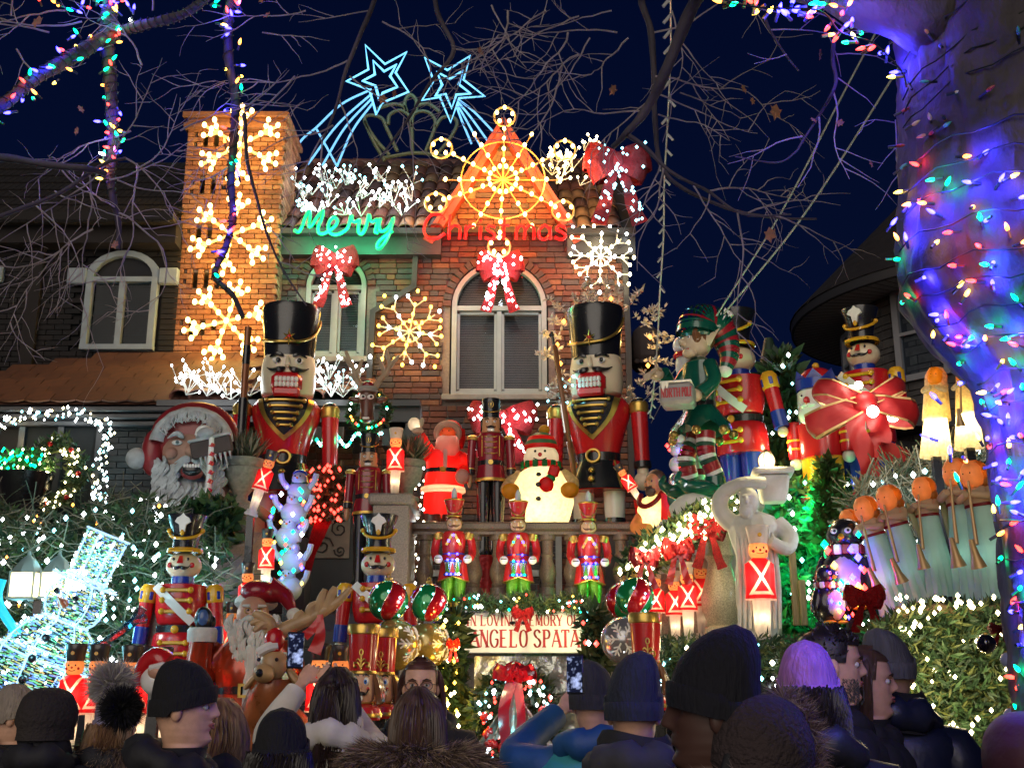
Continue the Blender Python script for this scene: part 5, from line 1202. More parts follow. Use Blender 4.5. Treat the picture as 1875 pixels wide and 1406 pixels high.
def stone_pier(label, px0, px1, top, Y, d=.5, zbot=1.2, slope=None):
    c = at((px0 + px1) / 2, top, Y); w_ = (px1 - px0) * mpp(top, Y); t = root('stone_pier', label, 'pier', (c.x, Y, zbot)); h_ = c.z - zbot
    MB(stone).box((0, 0, h_ / 2 - .06), (w_, d, h_ - .12), bv=.01).build('shaft', t); MB(stone).box((0, 0, h_ - .06), (w_ + .1, d + .1, .12), bv=.025).build('cap', t)
    if slope: MB(stone).box((slope[0] / 2, -d / 2 - slope[1] / 2, h_ - .55 - slope[2] / 2), (w_ * .85, math.hypot(slope[1], slope[2]), .5), rot=RZ(slope[3]) @ RX(math.degrees(math.atan2(slope[2], slope[1])))).box((slope[0] / 2, -d / 2 - slope[1] / 2, (h_ - .5 - slope[2] / 2) / 2), (w_ * .8, slope[1], h_ - .6 - slope[2] / 2), rot=RZ(slope[3])).build('sloping_wall', t)
    return t
stone_pier('left stone pier and sloping wall of the front steps, beside the santa plaque', 428, 478, 928, 12.6, slope=(.15, 2.6, 1.45, -3))
stone_pier('right stone pier of the front steps, carrying the white-hatted soldier', 692, 756, 916, 12.75, .9)
urn_m = mat('urn stone', (.25, .24, .2), .7, var=.25, scale=12)
for lb, x, y0, y1, Y in (('stone urn with dry grass beside the white-hatted soldier', 745, 845, 918, 13.0), ('stone urn with gold tufts left of the leaning soldier', 440, 842, 930, 12.7)):
    b, H_ = fit(x, y0, y1, Y); t = root('stone_urn', lb, 'urn', b); MB(urn_m).lathe([(.3, 0), (.3, .08), (.14, .16), (.14, .26), (.32, .5), (.40, .8), (.36, .84), (.45, .95), (.45, 1), (.3, .98)], 20).build('bowl', t).scale = (H_, H_, H_); o = MB()
    for i in range(240): spray(o, V((uni(-.12, .12), uni(-.12, .12), H_)), .28, drym, 2, .05, V((0, 0, 1)))
    o.build('dry_grass', t, 0, 'stuff')
carrot = paint('carrot', (.7, .12, .02))
# ================================================================ left side: plaque, porch lights, bush, wire snowman
b, H = fit(345, 736, 948, 12.6)
sp_ = root('santa_plaque', 'huge painted santa face relief behind the left hedge, holding a dark board and candy cane', 'santa face', b, R(4), H)
grey = mat('aged white relief', (.40, .42, .42), .7, var=.25, scale=14, bump=.3, bscale=25); skinp = mat('aged skin relief', (.38, .20, .14), .6, var=.2, scale=8)
MB(mat('plaque back', (.2, .1, .09), .7)).ell((0, .06, .48), (.36, .08, .47), 28, 16).build('backing', sp_)
MB(paint('aged crimson', (.22, .012, .015), .4)).ell((0, -.0, .70), (.37, .13, .30), 28, 16).ell((-.33, -.02, .55), (.1, .09, .2), 14, 10).build('hat', sp_)
rows = []
for i in range(21):
    a = PI * (.03 + .94 * i / 20); rows.append([(.30 * r_ * cos(a), -.11 - .05 * sin(k * PI / 4) + .012 * sin(i * 2.3 + k), .60 + .28 * r_ * sin(a)) for k, r_ in enumerate((.78, .9, 1.02, 1.12, 1.18))])
o = MB(grey).grid(rows)
for i in range(70):
    a = uni(.5, PI - .5); p = V((.27 * cos(a), -.16, .62 + .26 * sin(a))); o.tube(cat([p, p + V((uni(-.03, .03), -.012, -.04)), p + V((uni(-.05, .05), -.012, -.09))], 3), [.012, .012, .011, .01, .008, .006, .003], 5)
o.build('fur_brim', sp_, 60); MB(grey).ell((-.455, -.05, .49), (.09, .08, .09), 16, 12).build('pompom', sp_)
MB(skinp).ell((-.01, -.06, .55), (.235, .11, .18), 24, 16).build('face', sp_)
f = MB(grey)
for s in (-1, 1): f.tube(cat([(s * .05, -.185, .645), (s * .11, -.185, .68), (s * .19, -.15, .645)], 4), [.012, .02, .024, .024, .022, .02, .016, .01, .005], 6)
f.m(white).ell((-.105, -.168, .605), (.045, .02, .022), 12, 8); f.m(mat('pale iris', (.12, .2, .22), .3)).ell((-.10, -.185, .605), (.016, .01, .017), 10, 8); f.m(black).ell((-.10, -.193, .605), (.006, .004, .007), 6, 6)
f.m(skinp).ell((.02, -.20, .53), (.05, .06, .06), 14, 10).ell((-.15, -.15, .52), (.06, .04, .05), 12, 8); f.build('features', sp_)
mo = MB(mat('lip red', (.25, .04, .04), .4)).ell((.04, -.175, .365), (.10, .045, .075), 16, 10); mo.m(black).ell((.04, -.205, .37), (.08, .03, .055), 14, 8); mo.m(white)
for k in range(6): mo.box((-.015 + k * .023, -.232, .398), (.021, .012, .03), bv=.005)
mo.build('mouth', sp_)
o = MB(grey)
for i in range(190):
    f_ = rnd(); x = uni(-.30, .30); z = .50 - .4 * f_ * (1 - .5 * abs(x)); 
    if abs(x - .04) < .12 and .28 < z < .46: continue
    if abs(x) < .2 and z > .44: continue
    y = -.15 + abs(x) * .25; P = cat([V((x, y, z)), V((x * .98 + .02, y - .03, z - .05)), V((x * .94 - .02, y - .015, z - .10)), V((x * .88 + .012, y, z - .155))], 3); o.tube(P, [.012, .018, .02, .02, .019, .018, .016, .012, .008, .003], 5)
for s in (-1, 1):
    for k in range(5): o.tube(cat([(.03 + s * .01, -.21, .475 - k * .006), (.03 + s * .07, -.215, .46 - k * .012), (.03 + s * .14, -.18, .43 - k * .03)], 3), [.014, .022, .022, .018, .012, .008, .004], 5)
o.ell((0, -.02, .18), (.27, .1, .17), 20, 12); o.build('beard', sp_, 60)
bd = MB(mat('old board', (.07, .05, .045), .8, var=.3, scale=6)).x(T((.20, -.27, .55), RY(-14))).box((0, 0, 0), (.34, .04, .15), bv=.015); bd.m(grey).box((.0, -.01, .08), (.36, .06, .025), bv=.012).ell((-.02, -.02, .12), (.08, .06, .05), 12, 8)
for k in range(7): bd.lathe([(.012, 0), (.001, -.07 - .04 * (k % 3))], 6, (-.1 + k * .04, -.01, -.07))
bd.build('board', sp_); o = MB(white).tube(cat([(.20, -.28, .15), (.20, -.28, .40), (.20, -.28, .62), (.16, -.28, .70), (.10, -.28, .70), (.08, -.28, .64)], 5), .025, 10); o.m(red)
for k in range(6): o.lathe([(.0262, 0), (.0262, .035)], 10, (.20, -.28, .17 + k * .075), rot=RY(25))
o.build('candy_cane', sp_)
MB(grey).box((.28, -.05, .10), (.22, .2, .07), bv=.02).build('ledge', sp_)
# garland of lights round the porch opening, wreath and planter behind it
fr_ = [(0, 790), (18, 772), (60, 760), (110, 758), (160, 764), (192, 772), (205, 800), (192, 830), (185, 870), (190, 905), (184, 930)]
P = cat([at(x, y, 15.0) for x, y in fr_], 7)
pts = [p + V((uni(-.09, .09), uni(-.12, 0), uni(-.09, .09))) for p in P for k in range(2)]
cluster('cool white lights framing the dark porch opening at the far left', pts, ['w', 'c', 'w', 'ww'], .017, [(at(110, 770, 14.8), 'w', 2), (at(195, 850, 14.8), 'c', 2.5), (at(15, 790, 14.8), 'ww', 2)])
wc = at(103, 870, 14.7); t = root('lit_wreath', 'dark wreath covered in warm lights inside the left porch opening', 'wreath', wc); o = MB()
for i in range(700):
    a = uni(0, 6.28); spray(o, V(((.30 + uni(-.12, .12)) * cos(a), uni(-.1, .05), (.40 + uni(-.12, .12)) * sin(a))), .1, needm)
o.build('branches', t, 0, 'stuff'); bulbs_obj(t, [V(((.30 + uni(-.14, .14)) * cos(a), -.12, (.38 + uni(-.14, .14)) * sin(a))) for a in [uni(0, 6.28) for i in range(60)]], 'ww', .017); o = MB(red)
for i in range(7): o.ell((.33 * cos(i * .9), -.12, .4 * sin(i * .9)), .035, 8, 6)
o.build('bauble', t, kind='stuff'); lamp((0, -.3, 0), BC['ww'], 3, t)
t = root('planter', 'dark planter of green-lit foliage at the far left edge', 'planter', at(42, 925, 14.4)); MB(black).lathe([(.22, 0), (.3, .25), (.34, .4), (.3, .42)], 18).build('pot', t); o = MB()
for i in range(400): a = uni(0, 6.28); r_ = uni(0, .33); spray(o, V((r_ * cos(a), r_ * sin(a), .42 + uni(0, .28) * (1 - r_))), .1, leafm)
o.build('foliage', t, 0, 'stuff'); bulbs_obj(t, [V((uni(-.3, .3), -.25, uni(.42, .68))) for i in range(34)], 'g', .018); bulbs_obj(t, [V((uni(-.3, .3), -.27, uni(.42, .68))) for i in range(12)], 'ww', .014); lamp((0, -.45, .6), BC['g'], 2.5, t)
def inbush():
    while 1:
        x, y = uni(-60, 410), uni(905, 1230)
        edge = 925 + 25 * sin(x * .02) + max(0, x - 300) * .25
        if y > edge: return at(x, y, 10.6 + uni(0, 1.5) + max(0, 1000 - y) * .012)
bw = root('light_netted_hedge', 'wide wiry hedge covered with white lights behind the wire snowman', 'hedge', (0, 0, 0)); o = MB()
for i in range(1500):
    p = inbush(); d = V((uni(-1, 1), uni(-.5, .3), uni(-.5, .6))).normalized(); o.m(random.choice(drym)); L_ = uni(.15, .45); q = p + d * L_ * .5 + V((0, 0, uni(-.05, .05))); o.tube([p, q, p + d * L_], .006, 3, cap=False)
for i in range(5200): spray(o, inbush() + V((0, .15, 0)), .12, leafm + needm, 3, .12)
o.build('foliage', bw, 0, 'stuff'); o = MB(leafm[1])
for i in range(7): x = at(-20 + i * 60, 1200, 11.3).x; o.tube([(x, 11.4, 1.2), (x + .1, 11.5, 2), (x - .1, 11.6, 2.8)], [.05, .04, .02], 6)
o.build('stem', bw, kind='stuff'); o = MB(needm[1])
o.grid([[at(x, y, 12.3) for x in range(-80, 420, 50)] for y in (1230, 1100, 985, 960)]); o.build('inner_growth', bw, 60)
pts = [p + V((0, -.25, 0)) for p in [inbush() for i in range(250)]]
cluster('cool white lights scattered over the hedge behind the wire snowman', pts, ['w', 'w', 'c', 'w', 'w'], .021, [(at(x, y, 10.3), 'c', 1.7) for x, y in ((40, 960), (150, 945), (250, 970), (330, 1020), (240, 1060), (60, 1040), (370, 1080), (180, 1150), (30, 1150), (120, 1000))], wires=False)
cluster('small orange lights low in the left hedge', [inbush() + V((0, -.3, 0)) for i in range(34)], ['o'], .016, wires=False)
ivy = lambda: (lambda x, y: at(x, y, 11.9 + uni(0, .4)))(*(lambda a: (a, uni(max(925, 1075 - (a - 240) * .9) if a < 330 else 925, 1090 if a < 390 else 1000)))(uni(265, 425)))
shrub('ivy_bush', 'dark leafy evergreen bush under the santa plaque beard', 'shrub', ivy, 2300, .13, leafm, wd=.3)
lm = root('double_lantern', 'lit twin white-framed lanterns before the hedge, left of the wire snowman', 'lantern', at(72, 1096, 9.9)); s_ = mpp(1050, 9.9)
lg = mat('lantern glass', (.7, .6, .42), .4, trans=.75)
for i, dx in enumerate((-27, 29)):
    x = dx * s_; w_ = 24 * s_; h_ = 46 * s_; y = 0
    MB(lg).box((x, 0, h_ / 2), (2 * w_ * .88, 2 * w_ * .88, h_)).build('glass', lm, 0); o = MB(mat('verdigris', (.22, .32, .30), .5, .3))
    for sx in (-1, 1):
        for sy in (-1, 1): o.box((x + sx * w_ * .9, sy * w_ * .9, h_ / 2), (.014, .014, h_ + .02))
    o.box((x, 0, 0), (2 * w_, 2 * w_, .02)).lathe([(w_ * 1.25, h_), (w_ * 1.1, h_ + .03), (w_ * .6, h_ + .11), (.02, h_ + .15), (.012, h_ + .19)], 8, (x, 0, 0)); o.build('cage', lm, 30); lamp((x, 0, h_ * .5), BC['ww'], 5, lm, .03)
o = MB(mat('verdigris')).tube([(-27 * s_, 0, -.01), (0, 0, -.1), (29 * s_, 0, -.01)], .012, 6).tube([(0, 0, -.1), (0, 0, -1.2)], .03, 8); o.build('post', lm)
# wire snowman with its flood lamp
A0, A1 = at(60, 1262, 8.8), at(196, 985, 8.8); ax = (A1 - A0); ln = ax.length
ws = root('wire_snowman', 'tilted snowman of wire and iridescent tinsel with a tall hat, glowing icy white', 'snowman', A0, ry=math.atan2(ax.x, ax.z), s=ln)
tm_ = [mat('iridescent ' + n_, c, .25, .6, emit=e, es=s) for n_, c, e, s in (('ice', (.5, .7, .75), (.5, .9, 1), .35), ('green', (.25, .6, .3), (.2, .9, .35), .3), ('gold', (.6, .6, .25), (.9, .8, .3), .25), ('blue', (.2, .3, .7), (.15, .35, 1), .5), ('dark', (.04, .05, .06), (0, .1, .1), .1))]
def prof(z):
    if z < .44: r_ = .30 * math.sqrt(max(.01, 1 - ((z - .16) / .31) ** 2))
    elif z < .70: r_ = max(.10, .19 * math.sqrt(max(.01, 1 - ((z - .56) / .17) ** 2)))
    elif z < .72: r_ = .20
    else: r_ = .125 + .03 * (z - .72)
    return r_
o = MB(); z = -.1
while z < 1.02:
    r_ = prof(z); n = 40
    for k in range(n):
        a = 2 * PI * k / n + uni(0, .1); a1 = a + 2 * PI / n * uni(.6, 1.1); o.m(random.choice(tm_)); dz = uni(-.006, .008); rr2 = r_ * uni(.96, 1.03); h_ = uni(.005, .009)
        o.add([(r_ * cos(a), r_ * sin(a), z), (rr2 * cos(a1), rr2 * sin(a1), z + dz), (rr2 * cos(a1), rr2 * sin(a1), z + dz + h_), (r_ * cos(a), r_ * sin(a), z + h_)], [(0, 1, 2, 3)])
    z += .0135
o.build('tinsel', ws, 0, 'stuff'); o = MB(glow('ice tube', (.35, .6, 1), .7)); 
for a in [2 * PI * k / 8 for k in range(8)]: o.tube([(prof(z) * 1.01 * cos(a), prof(z) * 1.01 * sin(a), z) for z in [-.08 + .04 * i for i in range(28)]], .005, 4)
for z in (-.08, .2, .44, .70, .725, 1.02): o.tube([((prof(z) + .004) * cos(2 * PI * k / 28), (prof(z) + .004) * sin(2 * PI * k / 28), z) for k in range(28)], .007, 5, closed=True)
o.build('frame', ws); bulbs_obj(ws, [V((prof(z) * 1.02 * cos(a), prof(z) * 1.02 * sin(a), z)) for z, a in [(uni(-.08, 1), uni(PI, 2 * PI)) for i in range(95)]], 'w', .007)
o = MB(black)
for z in (.07, .20, .33): o.ell((.03, -prof(z) - .01, z), .026, 10, 8)
for x in (-.07, .06): o.ell((x, -prof(.60) - .0, .60), .02, 8, 6)
o.build('coal', ws, kind='stuff'); MB(carrot).lathe([(.035, 0), (.03, .02), (.003, .12)], 10, (0, -.18, .545), rot=RX(75)).build('nose', ws)
lamp((0, -.1, .2), BC['c'], 4, ws, .1); lamp((0, -.5, .3), BC['c'], 3, ws, .1); lamp((0, 0, .85), BC['c'], 2.5, ws, .1)
ct_ = glass('iridescent tube', (.6, .85, 1), .35, .1)
for lb, P, c_ in (('iridescent clear arm of rods reaching right towards the toy soldier', [(172, 1185), (205, 1168), (240, 1142), (262, 1112)], ct_), ('second clear rod forking from the snowman arm', [(230, 1148), (250, 1135), (268, 1132)], ct_), ('glowing blue rod arm at the far left of the wire snowman', [(32, 1160), (5, 1120), (-4, 1090), (4, 1060)], mat('blue acrylic', (.03, .35, .5), .15, emit=(.02, .5, .7), es=.5))):
    p0 = at(*P[0], 8.6); o = MB(c_).x(MX.Identity(4)); pts = [at(x, y, 8.6) - p0 for x, y in P]; o.tube(cat(pts, 4), .035, 8); t = o.build('snowman_arm_rod', loc=p0); tag(t, lb, 'arm rod')
fl = root('flood_lamp', 'dazzling white flood lamp shining through the wire snowman hat brim', 'lamp', at(139, 1062, 9.5)); MB(black).box((0, .06, 0), (.2, .1, .2), bv=.02).build('housing', fl); MB(glow('flood face', (1, 1, 1), 12)).box((0, -.0, 0), (.17, .02, .17), bv=.008).build('face', fl); lamp((0, -.12, 0), (.9, .97, 1), 9, fl, .07)
# ================================================================ on the steps
def antler(o, base, pts, r, tines):
    P = cat([base] + pts, 5); n = len(P); o.tube(P, [r * (1 - .6 * i / n) for i in range(n)], 8)
    for f, d in tines: p = P[int(f * (n - 1))]; d = V(d); o.tube([p, p + d * .6, p + d], [r * .75, r * .6, r * .3], 7)
rd = root('mounted_reindeer', 'brown reindeer head with pale antlers and googly eyes mounted on a coloured-light wreath', 'reindeer', at(675, 748, 14.2)); s_ = mpp(748, 14.2)
rb_ = paint('reindeer brown', (.10, .035, .018), .4); at_m = mat('antler', (.33, .25, .16), .5, var=.25, scale=12)
o = MB()
for i in range(500): a = uni(0, 6.28); spray(o, V(((33 + uni(-5, 5)) * s_ * cos(a), .1, (33 + uni(-5, 5)) * s_ * sin(a) - .02)), .08, needm)
o.build('wreath', rd, 0, 'stuff')
for k in 'rgyw': bulbs_obj(rd, [V((34 * s_ * cos(a), -.02, 34 * s_ * sin(a) - .02)) for a in [uni(0, 6.28) for i in range(9)]], k, .014)
MB(rb_).lathe([(.05, -.22), (.09, -.19), (.085, -.08), (.10, .05), (.115, .12), (.09, .19), (.0, .22)], 18, (0, -.14, 0), sy=.9).ell((-.16, -.08, .09), (.09, .03, .045), 12, 8, rot=RY(15)).ell((.16, -.08, .09), (.09, .03, .045), 12, 8, rot=RY(-15)).build('head', rd)
o = MB(); eyes(o, -.24, .09, .05, .034, (white, black)); o.m(white).box((0, -.23, -.18), (.09, .03, .025), bv=.008); o.build('face', rd); MB(mat('grey fur', (.3, .28, .25), .9)).lathe([(.12, .17), (.13, .2), (.11, .24)], 16, (0, -.14, 0)).m(maroon).ell((0, -.12, .27), (.08, .07, .06), 12, 8).build('hat', rd)
for s, o in ((-1, MB(at_m)), (1, MB(at_m))): antler(o, (s * .06, -.1, .22), [(s * .16, -.12, .36), (s * .26, -.12, .52), (s * .22, -.14, .74)] if s > 0 else [(-.14, -.12, .34), (-.2, -.12, .5), (-.3, -.14, .72)], .048, ((.35, (s * .12, 0, .10)), (.5, (-s * .08, 0, .22)), (.68, (s * .12, 0, .15)))); o.build('antler', rd)
ss = root('snowman_stack', 'stack of little white snowmen figures strung with coloured bulbs, left of the door', 'snowman', at(526, 1096, 11.4)); s_ = mpp(1000, 11.4)
wb_ = mat('grey white plastic', (.34, .32, .35), .45, var=.1)
for i, (dx, y, r_) in enumerate(((0, 1078, 24), (6, 1030, 22), (-3, 985, 22), (4, 940, 22), (12, 900, 20))):
    c_ = V((dx * s_, 0, (1096 - y) * s_)); o = MB(wb_).ell(c_, (r_ * s_ * 1.1, r_ * s_, r_ * s_), 18, 12).ell(c_ + V((0, -.03, 22 * s_)), 14 * s_, 14, 10); o.build('snowman_body', ss); o = MB(black if i % 2 else blue).ell(c_ + V((0, 0, 33 * s_)), (14 * s_, 13 * s_, 8 * s_), 12, 8).m(black); 
    for q in (-1, 1): o.ell(c_ + V((q * .025, -.13, 25 * s_)), .009, 6, 6)
    o.m(carrot).ell(c_ + V((0, -.15, 21 * s_)), (.012, .03, .012), 8, 6); o.m(red if i % 2 else dkgreen).lathe([(.085, -.02), (.09, .0), (.085, .02)], 14, c_ + V((0, 0, 13 * s_))); o.build('face_and_hat', ss)
    for q in (-1, 1): MB(wb_).tube([c_ + V((q * r_ * s_, -.02, .03)), c_ + V((q * (r_ + 10) * s_, -.06, .1)), c_ + V((q * (r_ + 13) * s_, -.07, .17))], [.035, .03, .03], 7).build('arm', ss)
kk = 'gbrygbwg'
for k in set(kk):
    P = [V((uni(-34, 34) * s_, -.2, (10 + i * 4.6) * s_)) for i in range(42) if kk[i % 8] == k]; bulbs_obj(ss, P, k, .019)
for i, k in enumerate('gbgbpb'): lamp((uni(-.12, .12), -.35, .15 + i * .2), BC[k], (.7 if k != 'b' else 1.3), ss)
t = root('red_light_garland', 'red-lit garland with glitter tail hanging beside the front door', 'garland', at(598, 905, 13.4)); o = MB()
for i in range(420): a = rnd(); spray(o, V((uni(-.16, .16) + .1 * sin(a * 4), uni(-.1, .1), .3 - a * .65)), .1, needm)
o.build('branches', t, 0, 'stuff'); bulbs_obj(t, [V((uni(-.2, .22), -.15, uni(-.35, .32))) for i in range(54)], 'r', .019); o = MB(tinsel); ribbon(o, [(0, -.1, -.3), (-.06, -.14, -.5), (-.14, -.1, -.72), (-.17, -.1, -.95)], .10, .04); o.build('tail', t); lamp((0, -.4, 0), BC['r'], 3.5, t)
cluster('cool white lights on the garland over the front door', [at(x, y, 14.6) + V((uni(-.1, .1), 0, uni(-.1, .1))) for x, y in cat([(575, 800, 0), (610, 795, 0), (650, 805, 0), (690, 800, 0), (700, 850, 0), (695, 880, 0)], 8) for x, y in [(x, y)]] if False else [at(580 + i * 3.4, 805 + 12 * sin(i * .5), 14.6) for i in range(36)], ['g', 'w', 'c'], .02, [(at(640, 800, 14.3), 'g', 2.2), (at(690, 830, 14.3), 'w', 1.5)])
cluster('white lights dangling down the wall left of the waving santa', [at(768 + 8 * sin(i * 1.9), 850 + i * 7.5, 13.3) for i in range(32)], ['ww', 'w'], .015, [(at(770, 960, 13.1), 'w', .8)])
# santa and reindeer statue
b, H = fit(452, 1068, 1372, 8.9)
sa = root('santa_statue', 'large painted santa statue with long white beard and raised mitten behind the crowd', 'santa', b, R(10), H)
cop = mat('copper red paint', (.36, .045, .015), .22, .35, var=.25, coat=.3); bw_ = mat('beard white', (.56, .58, .54), .6, var=.12, scale=20, bump=.3, bscale=30)
MB(cop).lathe([(.20, 0), (.22, .1), (.20, .3), (.21, .36), (.235, .45), (.20, .60), (.12, .68)], 26, sy=.8).build('coat', sa); MB(bw_).box((.0, -.17, .33), (.075, .05, .58), bv=.02).build('fur_front', sa)
bt = MB(black).lathe([(.206, .325), (.21, .37)], 26, sy=.82).build('belt', sa); o = MB(gold)
for q in ((0, .068, .10, .015), (0, -.068, .10, .015)): pass
o.box((0, -.205, .378), (.13, .015, .016)).box((0, -.205, .312), (.13, .015, .016)).box((-.057, -.205, .345), (.016, .015, .08)).box((.057, -.205, .345), (.016, .015, .08)); o.build('buckle', bt)
hd = MB(mat('santa skin', (.5, .26, .17), .4)).ell((-.01, -.04, .80), (.10, .10, .12), 20, 14).ell((-.01, -.145, .795), (.022, .025, .022), 8, 6).build('head', sa)
o = MB(bw_)
for i in range(170):
    a = uni(-1.5, 1.5); r_ = .13; z = uni(.56, .80); y = -.09 - .07 * cos(a); x = .13 * sin(a) * (.55 + .6 * (z - .5) / .3)
    if abs(x) < .07 and z > .765: continue
    p = V((x, y, z)); o.tube(cat([p, p + V((x * .1 + uni(-.015, .015), -.02, -.04)), p + V((-x * .15, -.012, -.09))], 3), [.010, .014, .016, .015, .012, .008, .003], 5)
o.ell((0, -.07, .66), (.115, .07, .12), 16, 10); 
for s in (-1, 1): o.tube(cat([(0, -.16, .775), (s * .04, -.17, .77), (s * .09, -.13, .745)], 3), [.012, .02, .022, .018, .014, .01, .004], 6).tube([(s * .025, -.135, .85), (s * .07, -.115, .853)], [.011, .008], 6)
o.build('beard', sa, 60)
MB(black).ell((-.035, -.135, .825), (.009, .006, .008), 8, 6).ell((.03, -.135, .825), (.009, .006, .008), 8, 6).m(gold).tube([(-.035 + .022 * cos(a), -.145, .82 + .018 * sin(a)) for a in [.63 * i for i in range(10)]], .003, 4, closed=True).tube([(.03 + .022 * cos(a), -.145, .82 + .018 * sin(a)) for a in [.63 * i for i in range(10)]], .003, 4, closed=True).build('glasses', hd)
o = MB(bw_).lathe([(.115, .865), (.135, .885), (.135, .91), (.115, .935)], 22, (0, -.02, 0), rot=RX(-8)); o.ell((.24, 0, .81), .045, 12, 10); o.m(maroon).ell((.02, .02, .95), (.12, .11, .075), 18, 12).tube(cat([(.08, .02, .96), (.17, .02, .93), (.22, .01, .86), (.235, 0, .83)], 4), [.09, .08, .07, .06, .055, .05, .045, .04, .035, .03, .028, .025, .022], 10); o.build('hat', sa)
ar = MB(cop).tube(cat([(-.17, 0, .60), (-.27, -.02, .47), (-.31, -.08, .46), (-.30, -.12, .64)], 4), [.075, .08, .085, .09, .09, .088, .085, .082, .08, .08, .078, .075, .075], 12).build('arm', sa); MB(bw_).lathe([(.085, 0), (.09, .02), (.09, .07), (.08, .085)], 18, (-.30, -.125, .63)).build('cuff', ar); MB(black).ell((-.30, -.125, .77), (.055, .045, .075), 14, 10).ell((-.245, -.125, .75), (.022, .025, .04), 8, 6).m(mat('mitten shine', (.06, .12, .3), .2)).ell((-.30, -.155, .775), (.035, .02, .05), 12, 8).build('mitten', ar)
ar = MB(cop).tube(cat([(.17, 0, .60), (.25, -.06, .50), (.23, -.16, .47), (.16, -.2, .5)], 4), .075, 12).build('arm', sa); MB(black).ell((.16, -.22, .51), (.06, .05, .05), 12, 8).build('mitten', ar); MB(bw_).lathe([(.075, -.02), (.08, .03)], 14, (.19, -.18, .49), rot=RX(60)).build('cuff', ar)
re = root('reindeer_statue', 'brown painted reindeer statue with spreading antlers, in front of the big santa', 'reindeer', at(505, 1288, 8.35)); s_ = mpp(1180, 8.35)
MB(mat('deer brown', (.30, .09, .025), .3, .2, var=.3, coat=.3)).ell((-.02, .1, -.26), (.29, .28, .28), 22, 14).tube(cat([(-.05, -.02, -.1), (0, -.14, .08), (.03, -.18, .2)], 4), [.2, .19, .18, .17, .16, .15, .14, .13, .12], 14).build('body', re)
MB(mat('deer tan', (.42, .26, .12), .45, var=.2)).ell((.02, -.26, .26), (.095, .11, .11), 18, 12, rot=RX(25)).ell((-.02, -.36, .2), (.075, .1, .065), 14, 10).ell((-.12, -.2, .17), (.03, .05, .1), 10, 8, rot=RY(40)).ell((.16, -.2, .17), (.03, .05, .1), 10, 8, rot=RY(-40)).build('head', re)
o = MB(black).ell((-.06, -.355, .29), .014, 8, 6).ell((.06, -.355, .29), .014, 8, 6).ell((-.03, -.45, .2), .028, 8, 6); o.build('face', re)
am_ = mat('antler tan', (.45, .29, .14), .45, var=.25, scale=9)
o = MB(am_); q = lambda x, y, d=0: V(((x - 505) * s_, -.2 + d, (1288 - y) * s_))
o.tube(cat([q(515, 1165), q(540, 1152), q(572, 1138), q(600, 1122), q(622, 1106), q(640, 1086)], 4), [.055, .054, .053, .052, .05, .05, .048, .046, .045, .044, .043, .042, .04, .038, .036, .034, .03, .028, .025, .022, .018], 9)
for a, b_, c_ in ((q(585, 1132), q(588, 1108), q(594, 1088)), (q(600, 1122), q(606, 1100), q(612, 1084)), (q(572, 1138), q(570, 1122), q(584, 1112)), (q(545, 1152), q(548, 1138), q(556, 1128))): o.tube(cat([a, b_, c_], 4), [.045, .045, .042, .04, .038, .035, .03, .025, .02], 8)
o.build('antler', re); o = MB(am_); o.tube(cat([q(505, 1170, -.05), q(500, 1150, -.1), q(488, 1140, -.12), (q(474, 1132, -.14))], 4), [.05, .052, .052, .05, .05, .048, .046, .044, .042, .04, .034, .028, .02], 9)
for b_ in (q(470, 1152, -.14), q(478, 1165, -.16)): o.tube(cat([q(500, 1152, -.1), (q(500, 1152, -.1) + b_) / 2 + V((0, 0, .02)), b_], 4), [.045, .044, .042, .04, .036, .03, .026, .02, .014], 8)
o.build('antler', re); MB(white).tube(cat([q(488, 1200, -.12), q(503, 1192, -.14), q(518, 1188, -.12)], 3), .035, 8).m(red).ell(q(512, 1180, -.1), (.07, .06, .09), 12, 8).build('collar', re)
rbw = root('red_ribbon', 'thin red satin ribbon hanging from the reindeer antler', 'ribbon', at(586, 1130, 8.1)); o = MB(paint('red satin', (.5, .015, .015), .4)); ribbon(o, [(0, 0, .02), (.01, -.02, -.12), (-.03, 0, -.24)], .02, .05); ribbon(o, [(0, .01, .0), (-.05, 0, -.08), (-.1, -.02, -.13)], .02, .035); o.build('tails', rbw)
sm_ = root('santa_head_ornament', 'small santa head with red hat peeping over the pompom hat', 'santa', at(284, 1262, 7.7)); MB(white).ell((0, 0, .06), (.1, .08, .1), 16, 10).build('beard', sm_); MB(mat('santa skin')).ell((.02, -.06, .11), (.06, .04, .05), 12, 8).build('face', sm_); MB(red).tube(cat([(.06, 0, .16), (-.02, 0, .2), (-.10, 0, .12), (-.11, 0, .02)], 4), [.075, .08, .08, .075, .07, .065, .06, .055, .05, .04, .035, .03, .02], 10).m(white).tube([(-.02, -.07, .13), (.06, -.08, .15), (.12, -.05, .13)], .025, 8).build('hat', sm_)
